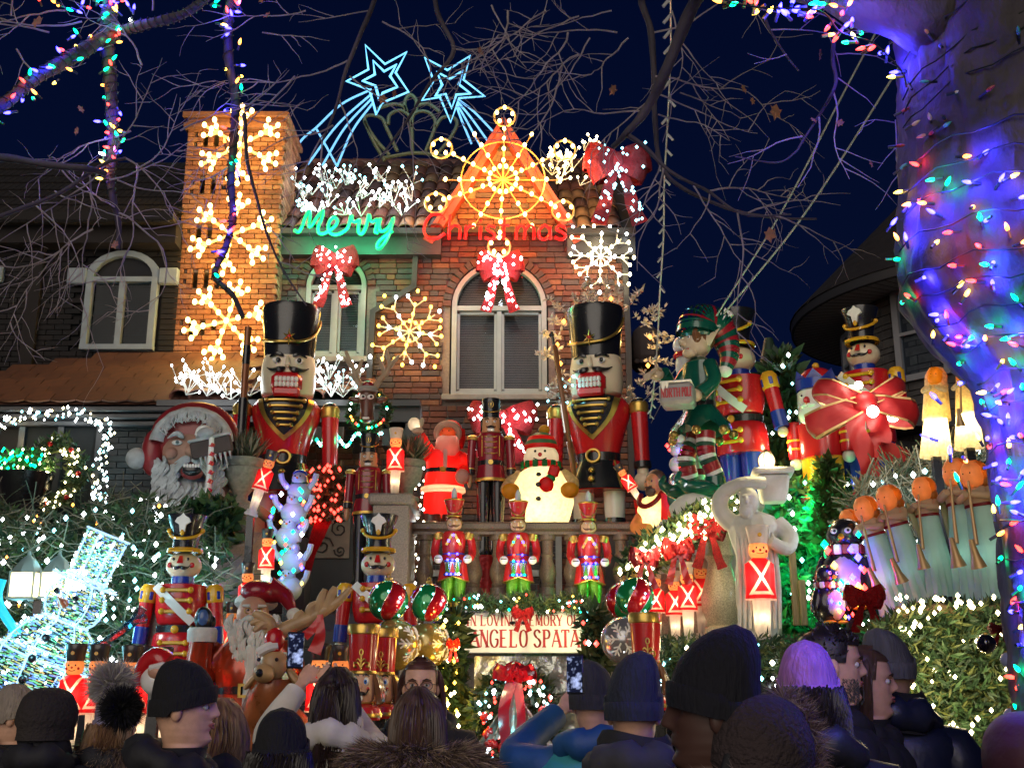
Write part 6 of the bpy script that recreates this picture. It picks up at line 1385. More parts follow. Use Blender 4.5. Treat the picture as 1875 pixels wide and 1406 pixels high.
# baubles
def bauble(label, px, py, rpx, Y, kind, rz=0):
    r_ = rpx * mpp(py, Y); t = root('bauble', label, 'bauble', at(px, py, Y), rz, r_, 'giant stacked baubles')
    if kind == 'swirl':
        n = 24; rg, gg = mat('bauble red', (.42, .008, .015), .12, .3, coat=.6, var=.1), mat('bauble green', (.01, .22, .06), .12, .3, coat=.6, var=.1)
        for m in (rg, gg):
            o = MB(m)
            for w_ in range(3):
                a0 = 2 * PI * w_ / 3 + (0 if m is rg else PI / 3); rows = []
                for j in range(15):
                    th = PI * j / 14; tw = .55 * cos(th) + a0; rows.append([(sin(th) * cos(tw + PI / 3 * k / 6), sin(th) * sin(tw + PI / 3 * k / 6), cos(th)) for k in range(7)])
                o.grid(rows[::-1])
            o.build('stripe', t, 80)
        o = MB(silver)
        for w_ in range(6): o.tube([(1.005 * sin(PI * j / 14) * cos(.55 * cos(PI * j / 14) + PI / 3 * w_), 1.005 * sin(PI * j / 14) * sin(.55 * cos(PI * j / 14) + PI / 3 * w_), 1.005 * cos(PI * j / 14)) for j in range(15)], .018, 4)
        o.build('piping', t); MB(gold).lathe([(.16, .97), (.18, 1.1), (.08, 1.13)], 12).tube([(.1 * cos(a), 0, 1.2 + .1 * sin(a)) for a in [.6 * i for i in range(11)]], .03, 6).build('cap', t)
        bulbs_obj(t, [V((sin(a) * 1.02 * sin(b_), -cos(a) * 1.02 * sin(b_), cos(b_) * 1.02)) for a, b_ in ((.9, 1.9), (-.9, 2.1), (.2, 1.5), (1.25, .9), (-1.2, .9), (.5, 2.4), (-.4, 1.2))], 'c', .06, 'led'); lamp((.5, -1.4, -.2), BC['w'], .25, t)
    else:
        bm = mat('bauble gold', (.30, .23, .07), .2, .5, coat=.5, var=.15) if kind == 'gold' else mat('bauble silver', (.32, .32, .33), .2, .6, coat=.5)
        MB(bm).ell((0, 0, 0), 1, 32, 20).build('sphere', t); o = MB(mat('flake white', (.75, .75, .72), .6))
        cen = RZ(62 if kind == 'gold' else -8)
        def onsph(u, v): p = cen @ V((u, -math.sqrt(max(.02, 1 - u * u - v * v)), v)); return p * 1.008
        for k in range(6):
            a = PI * k / 3; L_ = lambda f, e=0: onsph(f * cos(a) - e * sin(a), f * sin(a) + e * cos(a))
            o.tube([L_(f) for f in (.18, .3, .45, .6, .72)], .04, 5)
            for f in (.35, .52):
                for s in (-1, 1): o.tube([L_(f), L_(f + .08, s * .09), L_(f + .15, s * .17)], .035, 5)
        o.build('snowflake', t); bulbs_obj(t, [V((sin(a) * 1.02, -cos(a) * 1.02 * .8, v)) for a, v in ((-.5, -.1), (.2, .3), (-.1, -.5), (.5, .1))], 'w', .05, 'led')
    return t
bauble('red and green swirled bauble, larger left one of the pair on the gold balls', 711, 1099, 37, 8.9, 'swirl', .5); bauble('red and green swirled bauble right of its twin, beside the garland', 785, 1103, 35, 9.1, 'swirl', .7)
bauble('gold snowflake ball under the left swirled bauble', 722, 1180, 47, 8.9, 'gold'); bauble('gold snowflake ball under the right swirled bauble, above the woman with glasses', 782, 1180, 42, 9.15, 'gold')
bauble('red and green swirled bauble above the silver ball, right of the memorial sign', 1162, 1092, 36, 9.0, 'swirl', .25); bauble('green and red swirled bauble mostly hidden behind another, right of the sign', 1143, 1099, 34, 9.4, 'swirl', 1.1); bauble('silver ball with large white snowflake beside the tall-hatted nutcracker', 1143, 1172, 43, 8.7, 'silver')
# memorial sign with handmade serif capitals
sg = root('memorial_sign', 'white memorial board with red serif capitals below the drummers', 'sign', at(959, 1156, 12.3)); s_ = mpp(1156, 12.3)
MB(mat('sign board white', (.76, .75, .71), .5, var=.06)).box((0, .03, 0), (218 * s_, .03, 76 * s_), bv=.006).build('board', sg)
GL = dict(A=[[(0, 0), (.32, 1)], [(.32, 1), (.64, 0), 1], [(.14, .34), (.5, .34)]], N=[[(.08, 0), (.08, 1)], [(.08, 1), (.54, 0), 1], [(.54, 0), (.54, 1)]], G=[[(.56, .82), (.42, 1), (.2, .97), (.06, .7), (.06, .3), (.2, .03), (.42, .0), (.56, .2), (.56, .45), (.38, .45)]], E=[[(.1, 0), (.1, 1), 1], [(.1, 1), (.5, 1)], [(.1, .52), (.4, .52)], [(.1, 0), (.5, 0)]], L=[[(.1, 0), (.1, 1), 1], [(.1, 0), (.5, 0), (.5, .16)]], O=[[(.3, 1), (.12, .88), (.05, .5), (.12, .12), (.3, 0), (.48, .12), (.55, .5), (.48, .88), (.3, 1)]], S=[[(.5, .84), (.36, 1), (.16, .97), (.07, .78), (.2, .58), (.4, .46), (.52, .26), (.42, .04), (.2, 0), (.05, .18)]], P=[[(.1, 0), (.1, 1), 1], [(.1, 1), (.4, .98), (.52, .76), (.4, .52), (.1, .5)]], T=[[(.3, 0), (.3, 1), 1], [(.02, .86), (.02, 1), (.58, 1), (.58, .86)]], I=[[(.15, 0), (.15, 1), 1]], V=[[(0, 1), (.3, 0), 1], [(.3, 0), (.58, 1)]], M=[[(.05, 0), (.08, 1)], [(.08, 1), (.36, .1), 1], [(.36, .1), (.64, 1)], [(.64, 1), (.66, 0), 1]], R=[[(.1, 0), (.1, 1), 1], [(.1, 1), (.4, .98), (.5, .76), (.4, .54), (.1, .52)], [(.28, .52), (.56, 0), 1]], Y=[[(.0, 1), (.28, .48), 1], [(.56, 1), (.28, .48)], [(.28, .48), (.28, 0), 1]], F=[[(.1, 0), (.1, 1), 1], [(.1, 1), (.5, 1), (.5, .86)], [(.1, .52), (.4, .52)]], H=[[(.08, 0), (.08, 1), 1], [(.54, 0), (.54, 1), 1], [(.08, .5), (.54, .5)]])
def write(o, text, x0, x1, z, h, y, serif=.085):
    adv = {c: (.42 if c == 'I' else .38 if c == ' ' else .86 if c == 'M' else .72) for c in set(text)}; tot = sum(adv[c] for c in text); k = (x1 - x0) / tot; x = x0
    for c in text:
        for st in GL.get(c, []):
            thick = st[-1] == 1; pts = [p for p in st if p != 1]
            pts = [(p.x, p.z) for p in cat([(a, 0, b) for a, b in pts], 4)] if len(pts) > 4 else pts
            for (a, b), (a2, b2) in zip(pts, pts[1:]):
                dx, dz = (a2 - a) * k, (b2 - b) * h; L_ = math.hypot(dx, dz)
                wd = (.17 if thick else (.14 if len(pts) > 4 and abs(dz) > abs(dx) else .085)) * h * .9
                if L_ < 1e-6: continue
                o.box((x + (a + a2) / 2 * k, y, z + (b + b2) / 2 * h), (L_ + wd * .25, .004, wd), rot=RY(-math.degrees(math.atan2(dz, dx))))
            if serif and thick and len(pts) == 2:
                for (a, b) in pts: o.box((x + a * k, y - .0015, z + b * h), (.30 * k, .004, h * .06))
        x += adv[c] * k
lt_ = mat('sign red', (.40, .012, .02), .5); o = MB(lt_); write(o, 'ANGELO', -98 * s_, 10 * s_, -27 * s_, 30 * s_, .0125); write(o, 'SPATA', 18 * s_, 103 * s_, -27 * s_, 30 * s_, .0125); o.build('lettering', sg, 0)
o = MB(lt_); write(o, 'IN LOVING MEMORY OF', -105 * s_, 104 * s_, 11 * s_, 19 * s_, .0125); o.build('lettering', sg, 0)
gp = cat([at(x, y, 12.15) for x, y in ((848, 1108), (880, 1104), (920, 1110), (960, 1102), (1000, 1112), (1040, 1104), (1072, 1112), (1082, 1150))], 8)
t = root('garland', 'green pine garland draped along the top of the memorial sign', 'garland'); o = MB()
for p in gp:
    for k in range(16): spray(o, p + V((uni(-.05, .05), uni(-.06, .06), uni(-.04, .05))), .10, needm, 3, .08)
o.build('branches', t, 0, 'stuff')
for i in (4, 20, 36, 50): lamp(gp[i] + V((0, -.5, -.02)), BC['ww'], 6, t)
for k in 'rgywc': bulbs_obj(t, [p + V((uni(-.1, .1), -.12, uni(-.06, .08))) for p in gp if rnd() < .2], k, .012)
bow('small red glitter bow hanging at the middle of the memorial sign garland', 957, 1122, 42, 46, 11.95, grp='glitter bows in the garden'); lamp(at(960, 1100, 11.5), BC['ww'], 2, r=.1, parent=None) if False else None
wr = root('basket_wreath', 'foil-wrapped wreath with dark red bow under the memorial sign', 'wreath', at(942, 1312, 9.0)); s_ = mpp(1312, 9.0)
sheet_m = mat('crinkled foil', (.42, .44, .38), .22, .6, bump=1, bscale=14); MB(sheet_m).grid([[((x - 942) * s_, .22 + .05 * noise.noise((x * .04, y * .05, 0)), (1312 - y) * s_) for x in range(866, 1062, 7)] for y in range(1410, 1195, -8)]).build('foil_sheet', wr, 60)
o = MB(); 
for i in range(1300): a = uni(0, 6.28); r_ = uni(48, 78) * s_; spray(o, V((r_ * .92 * cos(a), uni(-.05, .15), r_ * 1.1 * sin(a))), .09, needm)
o.build('branches', wr, 0, 'stuff')
for k, n in (('r', 40), ('w', 46), ('c', 26)): bulbs_obj(wr, [V((rr * cos(a) * .92, -.1, rr * sin(a) * 1.1)) for rr, a in [(uni(45, 80) * s_, uni(0, 6.28)) for i in range(n)]], k, .012)
o = MB(redm)
for i in range(26): a = uni(3, 6.5); rr = uni(50, 74) * s_; o.ell((rr * cos(a) * .92, -.1, rr * sin(a) * 1.1), .034, 8, 6)
o.build('bauble', wr, kind='stuff'); o = MB(maroon)
for a, l_ in ((20, .17), (160, .17), (60, .12), (120, .12)): ribbon_loop(o, (.0, -.15, .28), a, l_, .06, .05)
ribbon(o, [(-.02, -.16, .26), (-.08, -.18, .05), (-.06, -.16, -.2)], .04, .04); ribbon(o, [(.02, -.16, .26), (.05, -.18, .0), (.03, -.16, -.14)], .035, .03); o.build('bow', wr); cl_ = MB(sheet_m)
for k in range(18): a = -1.1 + 2.2 * k / 17; cl_.add([(0, -.12, .2), (.3 * sin(a) - .02, -.1 - .03 * (k % 2), -.25 + .1 * cos(a)), (.3 * sin(a) + .025, -.1, -.25 + .1 * cos(a))], [(0, 1, 2)])
cl_.build('cellophane', wr, 0); lamp((0, -.4, -.15), BC['c'], 1.2, wr); lamp((.05, -.35, .2), BC['r'], 1.2, wr); lamp((-.2, -.5, .4), BC['ww'], 1.5, wr)
gd = lambda: at(uni(814, 842), uni(1130, 1400), 9.3 + uni(0, .3)); shrub('lit_garland_column', 'green garland column with yellow lights left of the foil wreath', 'garland', gd, 700, .13, needm)
cluster('yellow lights threaded through the garland column left of the foil wreath', [gd() + V((0, -.2, 0)) for i in range(46)], ['y', 'ww', 'y'], .016, [(at(835, 1300, 8.9), 'y', 3), (at(835, 1180, 8.9), 'y', 1.5)], wires=False)
bow('small shiny red bow at the top of the garland column beside the gold balls', 830, 1178, 26, 45, 9.0, redm, grp='glitter bows in the garden')
gd2 = lambda: at(uni(1075, 1110), uni(1120, 1225), 10.6 + uni(0, .3)); shrub('pine_swag', 'short dark pine swag hanging at the right end of the memorial sign', 'garland', gd2, 260, .13, needm)
cluster('three red and white bulbs on the pine swag right of the sign', [at(1072, 1176, 10.3), at(1078, 1177, 10.3), at(1092, 1178, 10.3), at(1068, 1140, 10.3)], ['r', 'w', 'r', 'r'], .022, wires=False)
# ================================================================ lit figures on the porch
m_red = mold('moulded red', (.60, .012, .012)); m_cream = mat('moulded cream', (.74, .62, .36), .45, var=.2, scale=30, trans=.6, bump=.1, bscale=60); m_beard = mold('moulded beard', (.62, .46, .38)); m_or = mold('moulded orange skin', (.74, .36, .11)); m_yel = mold('moulded yellow', (.75, .42, .03)); m_grn = mold('moulded green', (.01, .28, .07)); m_grey = mold('moulded grey white', (.55, .50, .42))
b, H = fit(812, 768, 972, 13.7)
wsn = root('waving_santa', 'glowing red plastic santa waving a white mitten on the porch', 'santa', b, R(6), H)
for s in (-1, 1): MB(mat('brown boot', (.06, .025, .018), .4, var=.2)).lathe([(.10, 0), (.10, .04), (.085, .09), (.085, .14)], 14, (s * .09 - .02, 0, 0)).ell((s * .09 - .02, -.06, .035), (.085, .11, .045), 12, 8).build('boot', wsn)
MB(m_red).lathe([(.165, .13), (.17, .25), (.165, .34)], 24, (-.01, 0, 0), sy=.75, cap=0).build('trousers', wsn); MB(m_white).lathe([(.175, .325), (.20, .345), (.195, .38), (.17, .39)], 26, (-.01, 0, 0), sy=.78, cap=0).build('fur_hem', wsn)
MB(m_red).lathe([(.175, .385), (.17, .48), (.155, .53), (.165, .62), (.16, .70), (.10, .745)], 28, sy=.75, cap=0).build('coat', wsn); bt = MB(black).lathe([(.158, .505), (.158, .545)], 26, sy=.78, cap=0).build('belt', wsn); MB(m_yel).box((-.02, -.125, .525), (.055, .02, .05), bv=.008).build('buckle', bt); MB(m_white).box((0, -.128, .62), (.035, .02, .17), bv=.01).build('fur_front', wsn)
MB(m_beard).lathe([(.03, .60), (.09, .65), (.11, .72), (.10, .80), (.085, .83)], 20, (.02, -.06, 0), sy=.7).build('beard', wsn); hd = MB(m_or).ell((.02, -.05, .855), (.075, .085, .06), 16, 12).build('head', wsn); f = MB(black); eyes(f, -.13, .868, .028, .006)
f.x(T((.02, 0, 0))); f.build('face', hd); MB(m_beard).tube([(.02 + .095 * cos(a), -.06 - .05 * sin(PI - a), .86 + .075 * sin(a)) for a in [PI * i / 12 for i in range(-2, 15)]], .032, 8).build('fur_brim', wsn)
MB(m_red).ell((.05, .0, .90), (.105, .09, .095), 18, 12).tube([(.12, 0, .9), (.14, 0, .82), (.135, 0, .74)], [.06, .045, .03], 8).build('hat', wsn)
MB(m_red).tube(cat([(-.11, 0, .66), (-.17, -.02, .73), (-.23, -.03, .84)], 4), [.075, .075, .07, .068, .065, .062, .06, .058, .055], 12).build('arm', wsn); MB(m_grey).ell((-.245, -.03, .885), (.055, .045, .03), 12, 8).ell((-.275, -.03, .94), (.058, .04, .065), 12, 10, rot=RY(-10)).ell((-.215, -.03, .955), (.024, .03, .05), 10, 8, rot=RY(12)).build('mitten', wsn)
MB(m_red).tube(cat([(.14, 0, .66), (.185, -.05, .56), (.16, -.11, .49)], 4), .065, 12).build('arm', wsn); MB(m_beard).ell((.15, -.13, .46), (.065, .06, .07), 12, 8).build('mitten', wsn)
for z, P in ((.25, .9), (.45, .9), (.62, .7), (.86, .25)): lamp((0, 0, z), (1, .62, .3), P * H * H * 1.3, wsn, .03)
lamp((-.17, -.02, .73), (1, .6, .3), .18 * H * H, wsn, .02); lamp((-.26, -.03, .92), (1, .8, .6), .12 * H * H, wsn, .02); lamp((.02, -.06, .72), (1, .85, .75), .3 * H * H, wsn, .02); lamp((.17, -.05, .57), (1, .6, .3), .2 * H * H, wsn, .02); lamp((.02, -.04, .86), (1, .7, .4), .12 * H * H, wsn, .01)
b, H = fit(992, 778, 972, 13.6)
sn = root('glowing_snowman', 'glowing cream plastic snowman in a striped hat and scarf on the porch', 'snowman', b, R(-6), H)
MB(m_cream).lathe([(.20, 0), (.25, .08), (.30, .25), (.29, .40), (.22, .53), (.15, .575)], 30, sy=.8, cap=0).build('body', sn)
hd = MB(m_grey).ell((0, 0, .68), (.165, .15, .15), 24, 16).build('head', sn); f = MB(black); eyes(f, -.135, .72, .045, .012); f.tube(cat([(-.06, -.14, .655), (0, -.152, .63), (.06, -.14, .655)], 4), .006, 5); f.m(red).ell((0, -.155, .685), (.02, .018, .02), 10, 8); f.build('face', hd)
o = MB(black)
for z in (.49, .39, .26): o.ell((-.01, -.19 - .05 * (z < .45) , z), (.025, .02, .022), 10, 8)
o.build('button', sn, kind='stuff')
o = MB(m_red).lathe([(.165, .58), (.18, .6), (.175, .63), (.15, .645)], 26, sy=.9, cap=0); o.m(m_grn)
for k in range(6): a = R(200 + k * 28); o.box((.18 * cos(a), .165 * sin(a), .605), (.05, .03, .065), rot=RZ(math.degrees(a) + 90), bv=.008)
o.m(m_red).box((.13, -.19, .52), (.10, .04, .11), rot=RY(20), bv=.02).m(m_grn).box((.10, -.21, .45), (.09, .04, .06), rot=RY(20), bv=.02).m(m_red).ell((.06, -.22, .39), (.07, .03, .075), 12, 8); o.build('scarf', sn)
o = MB(m_red).lathe([(.165, .755), (.155, .80)], 24, sy=.92, cap=0).m(mat('moulded dark green', (.05, .12, .06), .5, trans=.5)).lathe([(.155, .80), (.14, .84)], 24, sy=.92, cap=0).m(m_red).lathe([(.14, .84), (.12, .88)], 24, sy=.92, cap=0).m(mat('moulded dark green')).lathe([(.12, .88), (.06, .92), (0, .93)], 24, sy=.92, cap=0).m(m_yel).ell((.03, 0, .955), (.055, .05, .045), 12, 8); o.build('hat', sn)
for s in (-1, 1): MB(m_cream).tube(cat([(s * .19, 0, .50), (s * .29, -.05, .43), (s * (.27 if s > 0 else .31), -.14, .36)], 4), [.08, .08, .075, .07, .065, .06, .06, .06, .06], 12).build('arm', sn); MB(m_yel).ell((s * .27, -.17, .345), (.085, .07, .075), 14, 10).build('mitten', sn)
for z, P in ((.2, 2.2), (.42, .8), (.68, .25), (.84, .1)): lamp((0, 0, z), (1, .88, .62), P * H * H * 1.9, sn, .03)
b, H = fit(1205, 850, 1068, 12.4)
jo = root('robed_figure', 'glowing bearded robed nativity figure with red cloak right of the giant nutcracker', 'nativity figure', b, R(-38), H)
MB(m_cream).lathe([(.17, 0), (.15, .2), (.15, .45), (.165, .62), (.13, .70), (.06, .735)], 26, sy=.75, cap=0).build('robe', jo); rows = []
for i in range(9):
    z = .02 + .70 * i / 8; r_ = .19 - .03 * sin(i * .5); rows.append([(r_ * cos(a) * (1 + .05 * sin(9 * a)), r_ * .82 * sin(a), z) for a in [R(-48 + 236 * k / 20) for k in range(21)]])
MB(m_red).grid(rows).build('cloak', jo); MB(mold('moulded maroon', (.25, .01, .015))).tube(cat([(-.10, -.06, .74), (-.08, -.13, .66), (0, -.155, .62), (.08, -.13, .66), (.10, -.06, .74)], 4), .022, 6).build('collar', jo)
hd = MB(mat('nativity skin', (.40, .18, .08), .5, var=.15)).ell((0, -.02, .82), (.075, .085, .10), 18, 14).ell((0, -.105, .82), (.016, .024, .03), 8, 6).build('head', jo); o = MB(mat('nativity hair', (.05, .025, .015), .5, bump=.4, bscale=30)).ell((0, .025, .855), (.092, .09, .105), 18, 12).ell((0, .04, .76), (.085, .06, .08), 14, 10).ell((0, -.075, .755), (.05, .035, .045), 12, 8).tube([(-.03, -.105, .79), (.03, -.105, .79)], .009, 6); eyes(o, -.095, .84, .03, .008); o.build('hair', hd)
MB(m_or).tube(cat([(-.12, -.05, .55), (-.1, -.16, .45), (.04, -.18, .42)], 4), .05, 10).build('arm', jo)
for z, P in ((.25, .8), (.55, 1.1)): lamp((0, 0, z), (1, .76, .45), P * H * H * 1.5, jo, .03)
# ================================================================ elf, mailbox, candy cane post
b, H = fit(1290, 580, 912, 11.3)
ef = root('elf', 'painted green elf in a striped stocking cap beside the grey mailbox', 'elf', b, R(-62), H)
efs = paint('elf skin', (.56, .44, .31), .35); st1 = paint('stocking red', (.30, .01, .02), .3); eg = mat('elf green paint', (.006, .085, .055), .2, var=.3, scale=6, coat=.5)
for s, dx in ((-1, -.02), (1, .02)):
    P = cat([(s * .06, -.02 * s, .34), (s * .06, -.04 + dx, .22), (s * .07, .0 + .03 * s, .1), (s * .07, .0 + .03 * s, .05)], 6); n = len(P); lg = MB()
    for i in range(n - 1): lg.m([st1, st1, white, dkgreen][i % 4]).tube([P[i], P[i + 1]], [.052 - .012 * i / n, .052 - .012 * (i + 1) / n], 14, cap=False)
    lg = lg.build('leg', ef); MB(eg).ell((s * .07, -.07, .035), (.06, .13, .045), 16, 10).tube(cat([(s * .07, -.17, .04), (s * .07, -.22, .07), (s * .07, -.20, .11)], 3), [.03, .028, .025, .02, .018, .015, .01], 8).lathe([(.06, .05), (.055, .10)], 12, (s * .07, .02, 0)).build('shoe', lg)
MB(eg).lathe([(.085, .48), (.10, .55), (.11, .66), (.10, .73), (.05, .76)], 26, sy=.75).build('tunic', ef); rows = []
for i in range(6):
    f = i / 5; rows.append([((.09 + .09 * f) * cos(a), (.07 + .08 * f) * sin(a), .49 - .13 * f - (.04 * (k % 4 == 0) - .02 * (k % 4 == 2)) * f * f) for k in range(28) for a in [2 * PI * k / 28]])
sk = MB(eg).grid(rows[::-1], True).build('skirt', ef); o = MB(mat('brass bell', (.42, .28, .08), .25, .7, var=.3))
for k in range(7): a = 2 * PI * k / 7; o.ell((.185 * cos(a), .155 * sin(a), .33), .026, 10, 8)
o.build('bell', sk, kind='stuff'); bt = MB(black).lathe([(.093, .475), (.095, .51)], 24, sy=.8).build('belt', ef); MB(silver).box((0, -.085, .49), (.05, .015, .05), bv=.006).build('buckle', bt)
hd = MB(efs).ell((0, -.01, .845), (.078, .085, .085), 22, 16).ell((0, -.095, .835), (.018, .03, .018), 10, 8, rot=RX(-25)).ell((0, -.05, .785), (.045, .045, .03), 12, 8).lathe([(.035, .74), (.035, .79)], 12)
for s in (-1, 1): hd.add([(s * .07, -.02, .86), (s * .075, .02, .81), (s * .125, .055, .905), (s * .085, .01, .83)], [(0, 1, 3), (0, 3, 2), (1, 2, 3), (0, 2, 1)])
hd = hd.build('head', ef); o = MB(black); eyes(o, -.083, .862, .032, .011, (white, black)); o.m(red).tube([(-.025, -.078, .80), (0, -.085, .795), (.025, -.078, .80)], .006, 5); o.build('face', hd); MB(brownp).ell((0, .015, .865), (.086, .085, .07), 16, 10).ell((.06, -.05, .87), (.025, .03, .045), 8, 6).ell((-.06, -.05, .87), (.025, .03, .045), 8, 6).build('hair', hd)
P = cat([(0, 0, .89), (0, .02, .965), (.02, .11, .965), (.03, .17, .88), (.05, .17, .79), (.05, .14, .70)], 6); n = len(P); o = MB()
rr = [.088 * (1 - (i / n) ** 1.3) + .03 for i in range(n)]
for i in range(n - 1): o.m([eg, eg, eg, eg, st1][i % 5] if i < 12 else [eg, st1][(i // 2) % 2]).tube([P[i], P[i + 1]], [rr[i], rr[i + 1]], 18, cap=False)
o.m(eg).lathe([(.092, .87), (.1, .885), (.09, .91)], 20, cap=0).m(white).ell(P[-1], .038, 12, 8); o.build('cap', ef)
for s in (-1, 1):
    P = cat([(s * .095, .0, .71), (s * .145, -.02, .60), (s * .13, -.10, .52)] if s > 0 else [(-.095, 0, .71), (-.14, -.06, .62), (-.10, -.17, .68)], 4); ar = MB(eg).tube(P, [.04, .042, .042, .042, .04, .04, .038, .042, .045], 12).build('arm', ef); p = P[-1]; o = MB(efs).ell(p + V((0, -.035, -.01)), (.035, .045, .035), 12, 8)
    for q in range(4): o.tube([p + V((-.022 + q * .015, -.06, 0)), p + V((-.022 + q * .015, -.095, -.02)), p + V((-.022 + q * .015, -.10, -.05))], [.011, .010, .008], 6)
    o.tube([p + V((-s * .03, -.03, .01)), p + V((-s * .045, -.065, .015))], [.011, .008], 6); o.build('hand', ar)
mbx = root('mailbox', 'grey mailbox lettered NORTH POLE with snow on its lid', 'mailbox', at(1228, 722, 10.7), R(-16)); s_ = mpp(722, 10.7) * .88
MB(mat('mailbox grey', (.22, .21, .22), .5, var=.15)).box((12 * s_, .1, 0), (70 * s_, .3, 46 * s_), bv=.03).build('box', mbx); o = MB(mat('mailbox red', (.35, .02, .03), .5)); write(o, 'NORTH', -18 * s_, 22 * s_, -9 * s_, 19 * s_, -.055, serif=0); write(o, 'POLE', 25 * s_, 47 * s_, -9 * s_, 19 * s_, -.055, serif=0); o.build('lettering', mbx, 0)
MB(white).box((12 * s_, .08, 25 * s_), (66 * s_, .28, 4 * s_), bv=.02).lathe([(.03, 0), (.002, -.10)], 7, (-14 * s_, -.05, 24 * s_)).lathe([(.025, 0), (.002, -.07)], 7, (-6 * s_, -.05, 24 * s_)).build('snow', mbx)
P0, P1 = at(1262, 735, 11.55), at(1284, 918, 11.55); cp = root('candy_cane_post', 'maroon and white candy striped post under the mailbox, behind the elf', 'post', P1); d = P0 - P1; q = d.to_track_quat('Z', 'Y').to_matrix(); rows = []; o = MB()
for i in range(16): o.m([maroon, maroon, white][(i) % 3] if i % 3 else white).x(T((0, 0, 0), q)).lathe([(.075, i * d.length / 16), (.075, (i + 1) * d.length / 16)], 14, cap=0)
o.build('shaft', cp)
b, H = fit(1258, 612, 700, 11.75); pn = root('snow_bird', 'little white and lilac bird figure with red scarf perched behind the elf face', 'bird figure', b, R(-30), H); MB(white).ell((0, 0, .35), (.22, .2, .34), 18, 12).ell((0, 0, .76), (.26, .24, .22), 18, 12).build('body', pn); MB(mat('lilac', (.32, .28, .55), .5)).ell((.02, .02, .84), (.25, .23, .17), 16, 10).build('cap', pn); MB(red).lathe([(.23, .5), (.26, .55), (.22, .6)], 18).build('scarf', pn)
# right-hand string of lit little figures behind the post
rs = root('snowman_stack', 'stack of lit little gingerbread and snowman figures behind the candy striped post', 'snowman', at(1246, 935, 12.2)); s_ = mpp(850, 12.2)
for i, (y, c_, r_) in enumerate(((912, dkgreen, 26), (880, silver, 20), (850, wb_, 18), (822, wb_, 16), (800, mat('pale pink', (.5, .25, .25), .5), 14))):
    o = MB(c_).ell((0, 0, (935 - y) * s_), (r_ * s_, r_ * s_ * .8, r_ * s_ * .9), 16, 10); o.m(black).ell((-.03, -.12, (935 - y + 3) * s_), .008, 6, 6).ell((.03, -.12, (935 - y + 3) * s_), .008, 6, 6); o.build('figure', rs)
for k in 'gbrp': bulbs_obj(rs, [V((uni(-26, 26) * s_, -.2, uni(0, 125) * s_)) for i in range(9)], k, .02); lamp((uni(-.1, .1), -.4, uni(.1, .6)), BC[k], 1.2, rs)
# ================================================================ stone statue with lantern, right stair rail
b, H = fit(1392, 872, 1192, 9.55); stt = root('stone_statue', 'white stone draped figure holding up a pedestal with both arms', 'statue', b, R(-8), H)
wst = mat('weathered marble', (.68, .66, .60), .7, col2=(.42, .42, .34), scale=5, bump=.5, bscale=16)
o = MB(wst).lathe([(.13, 0), (.14, .05), (.10, .08), (.12, .3), (.115, .45), (.10, .52), (.13, .62), (.15, .70), (.12, .76), (.05, .79)], 26, sy=.75, flute=.05, nf=11)
o.tube(cat([(-.12, 0, .72), (-.185, -.02, .80), (-.165, -.04, .89), (-.06, -.06, .945), (.08, -.04, .955)], 4), [.055, .055, .055, .053, .052, .05, .05, .048, .045, .045, .043, .04, .04, .04, .04, .04, .035], 12)
o.tube(cat([(.13, 0, .72), (.20, -.03, .64), (.17, -.1, .56), (.08, -.14, .60)], 4), [.055, .055, .052, .05, .05, .048, .045, .042, .04, .04, .038, .036, .034], 12)
o.tube([(0, 0, .74), (-.02, -.03, .83)], .04, 10).ell((-.02, -.07, .845), (.058, .068, .078), 18, 12).ell((-.04, -.138, .84), (.012, .02, .022), 8, 6).ell((-.035, -.125, .865), (.035, .016, .008), 8, 6).ell((-.035, -.12, .805), (.028, .02, .012), 8, 6).ell((-.045, -.1, .785), (.04, .04, .045), 12, 8); me_o = o.build('body', stt)
md = me_o.modifiers.new('remesh', 'REMESH'); md.mode = 'VOXEL'; md.voxel_size = .0065
o = MB(wst)
for i in range(9): x = -.1 + .025 * i; o.tube(cat([(x, -.09 + x * x * 2, .66), (x * 1.05 + .01, -.10 + x * x * 2, .4), (x * 1.1, -.10 + x * x * 2, .12)], 4), [.008, .014, .016, .016, .016, .016, .015, .014, .01], 6)
o.build('drapery', stt, 60); MB(wst).box((.13, .05, .93), (.15, .15, .16), tp=(1.25, 1.2), bv=.015).box((.13, .05, 1.025), (.24, .23, .035), bv=.01).build('pedestal', stt)
ln_ = root('porch_lantern', 'bright clear lantern standing on the pedestal of the stone statue', 'lantern', at(1405, 868, 9.6)); s_ = mpp(850, 9.6)
o = MB(mat('lit lantern glass', (.8, .7, .5), .3, trans=.7, emit=(1, .85, .55), es=2.0)).ell((0, 0, 24 * s_), (15 * s_, 15 * s_, 17 * s_), 16, 10); o.build('glass', ln_); o = MB(mat('bronze', (.12, .08, .04), .4, .6)).lathe([(.06, 0), (.04, .02), (.05, .03)], 12).lathe([(.05, 40 * s_), (.01, 46 * s_)], 12)
for k in range(6): a = k * PI / 3; o.tube([(15 * s_ * 1.05 * sin(t) * cos(a), 15 * s_ * 1.05 * sin(t) * sin(a), 24 * s_ - 18 * s_ * cos(t)) for t in [PI * i / 8 for i in range(9)]], .005, 4)
o.build('cage', ln_); lamp((0, -.14, 24 * s_), BC['ww'], 9, ln_, .05)
nw_m = mat('speckled granite', (.36, .30, .19), .5, var=.4, scale=90, coat=.2)
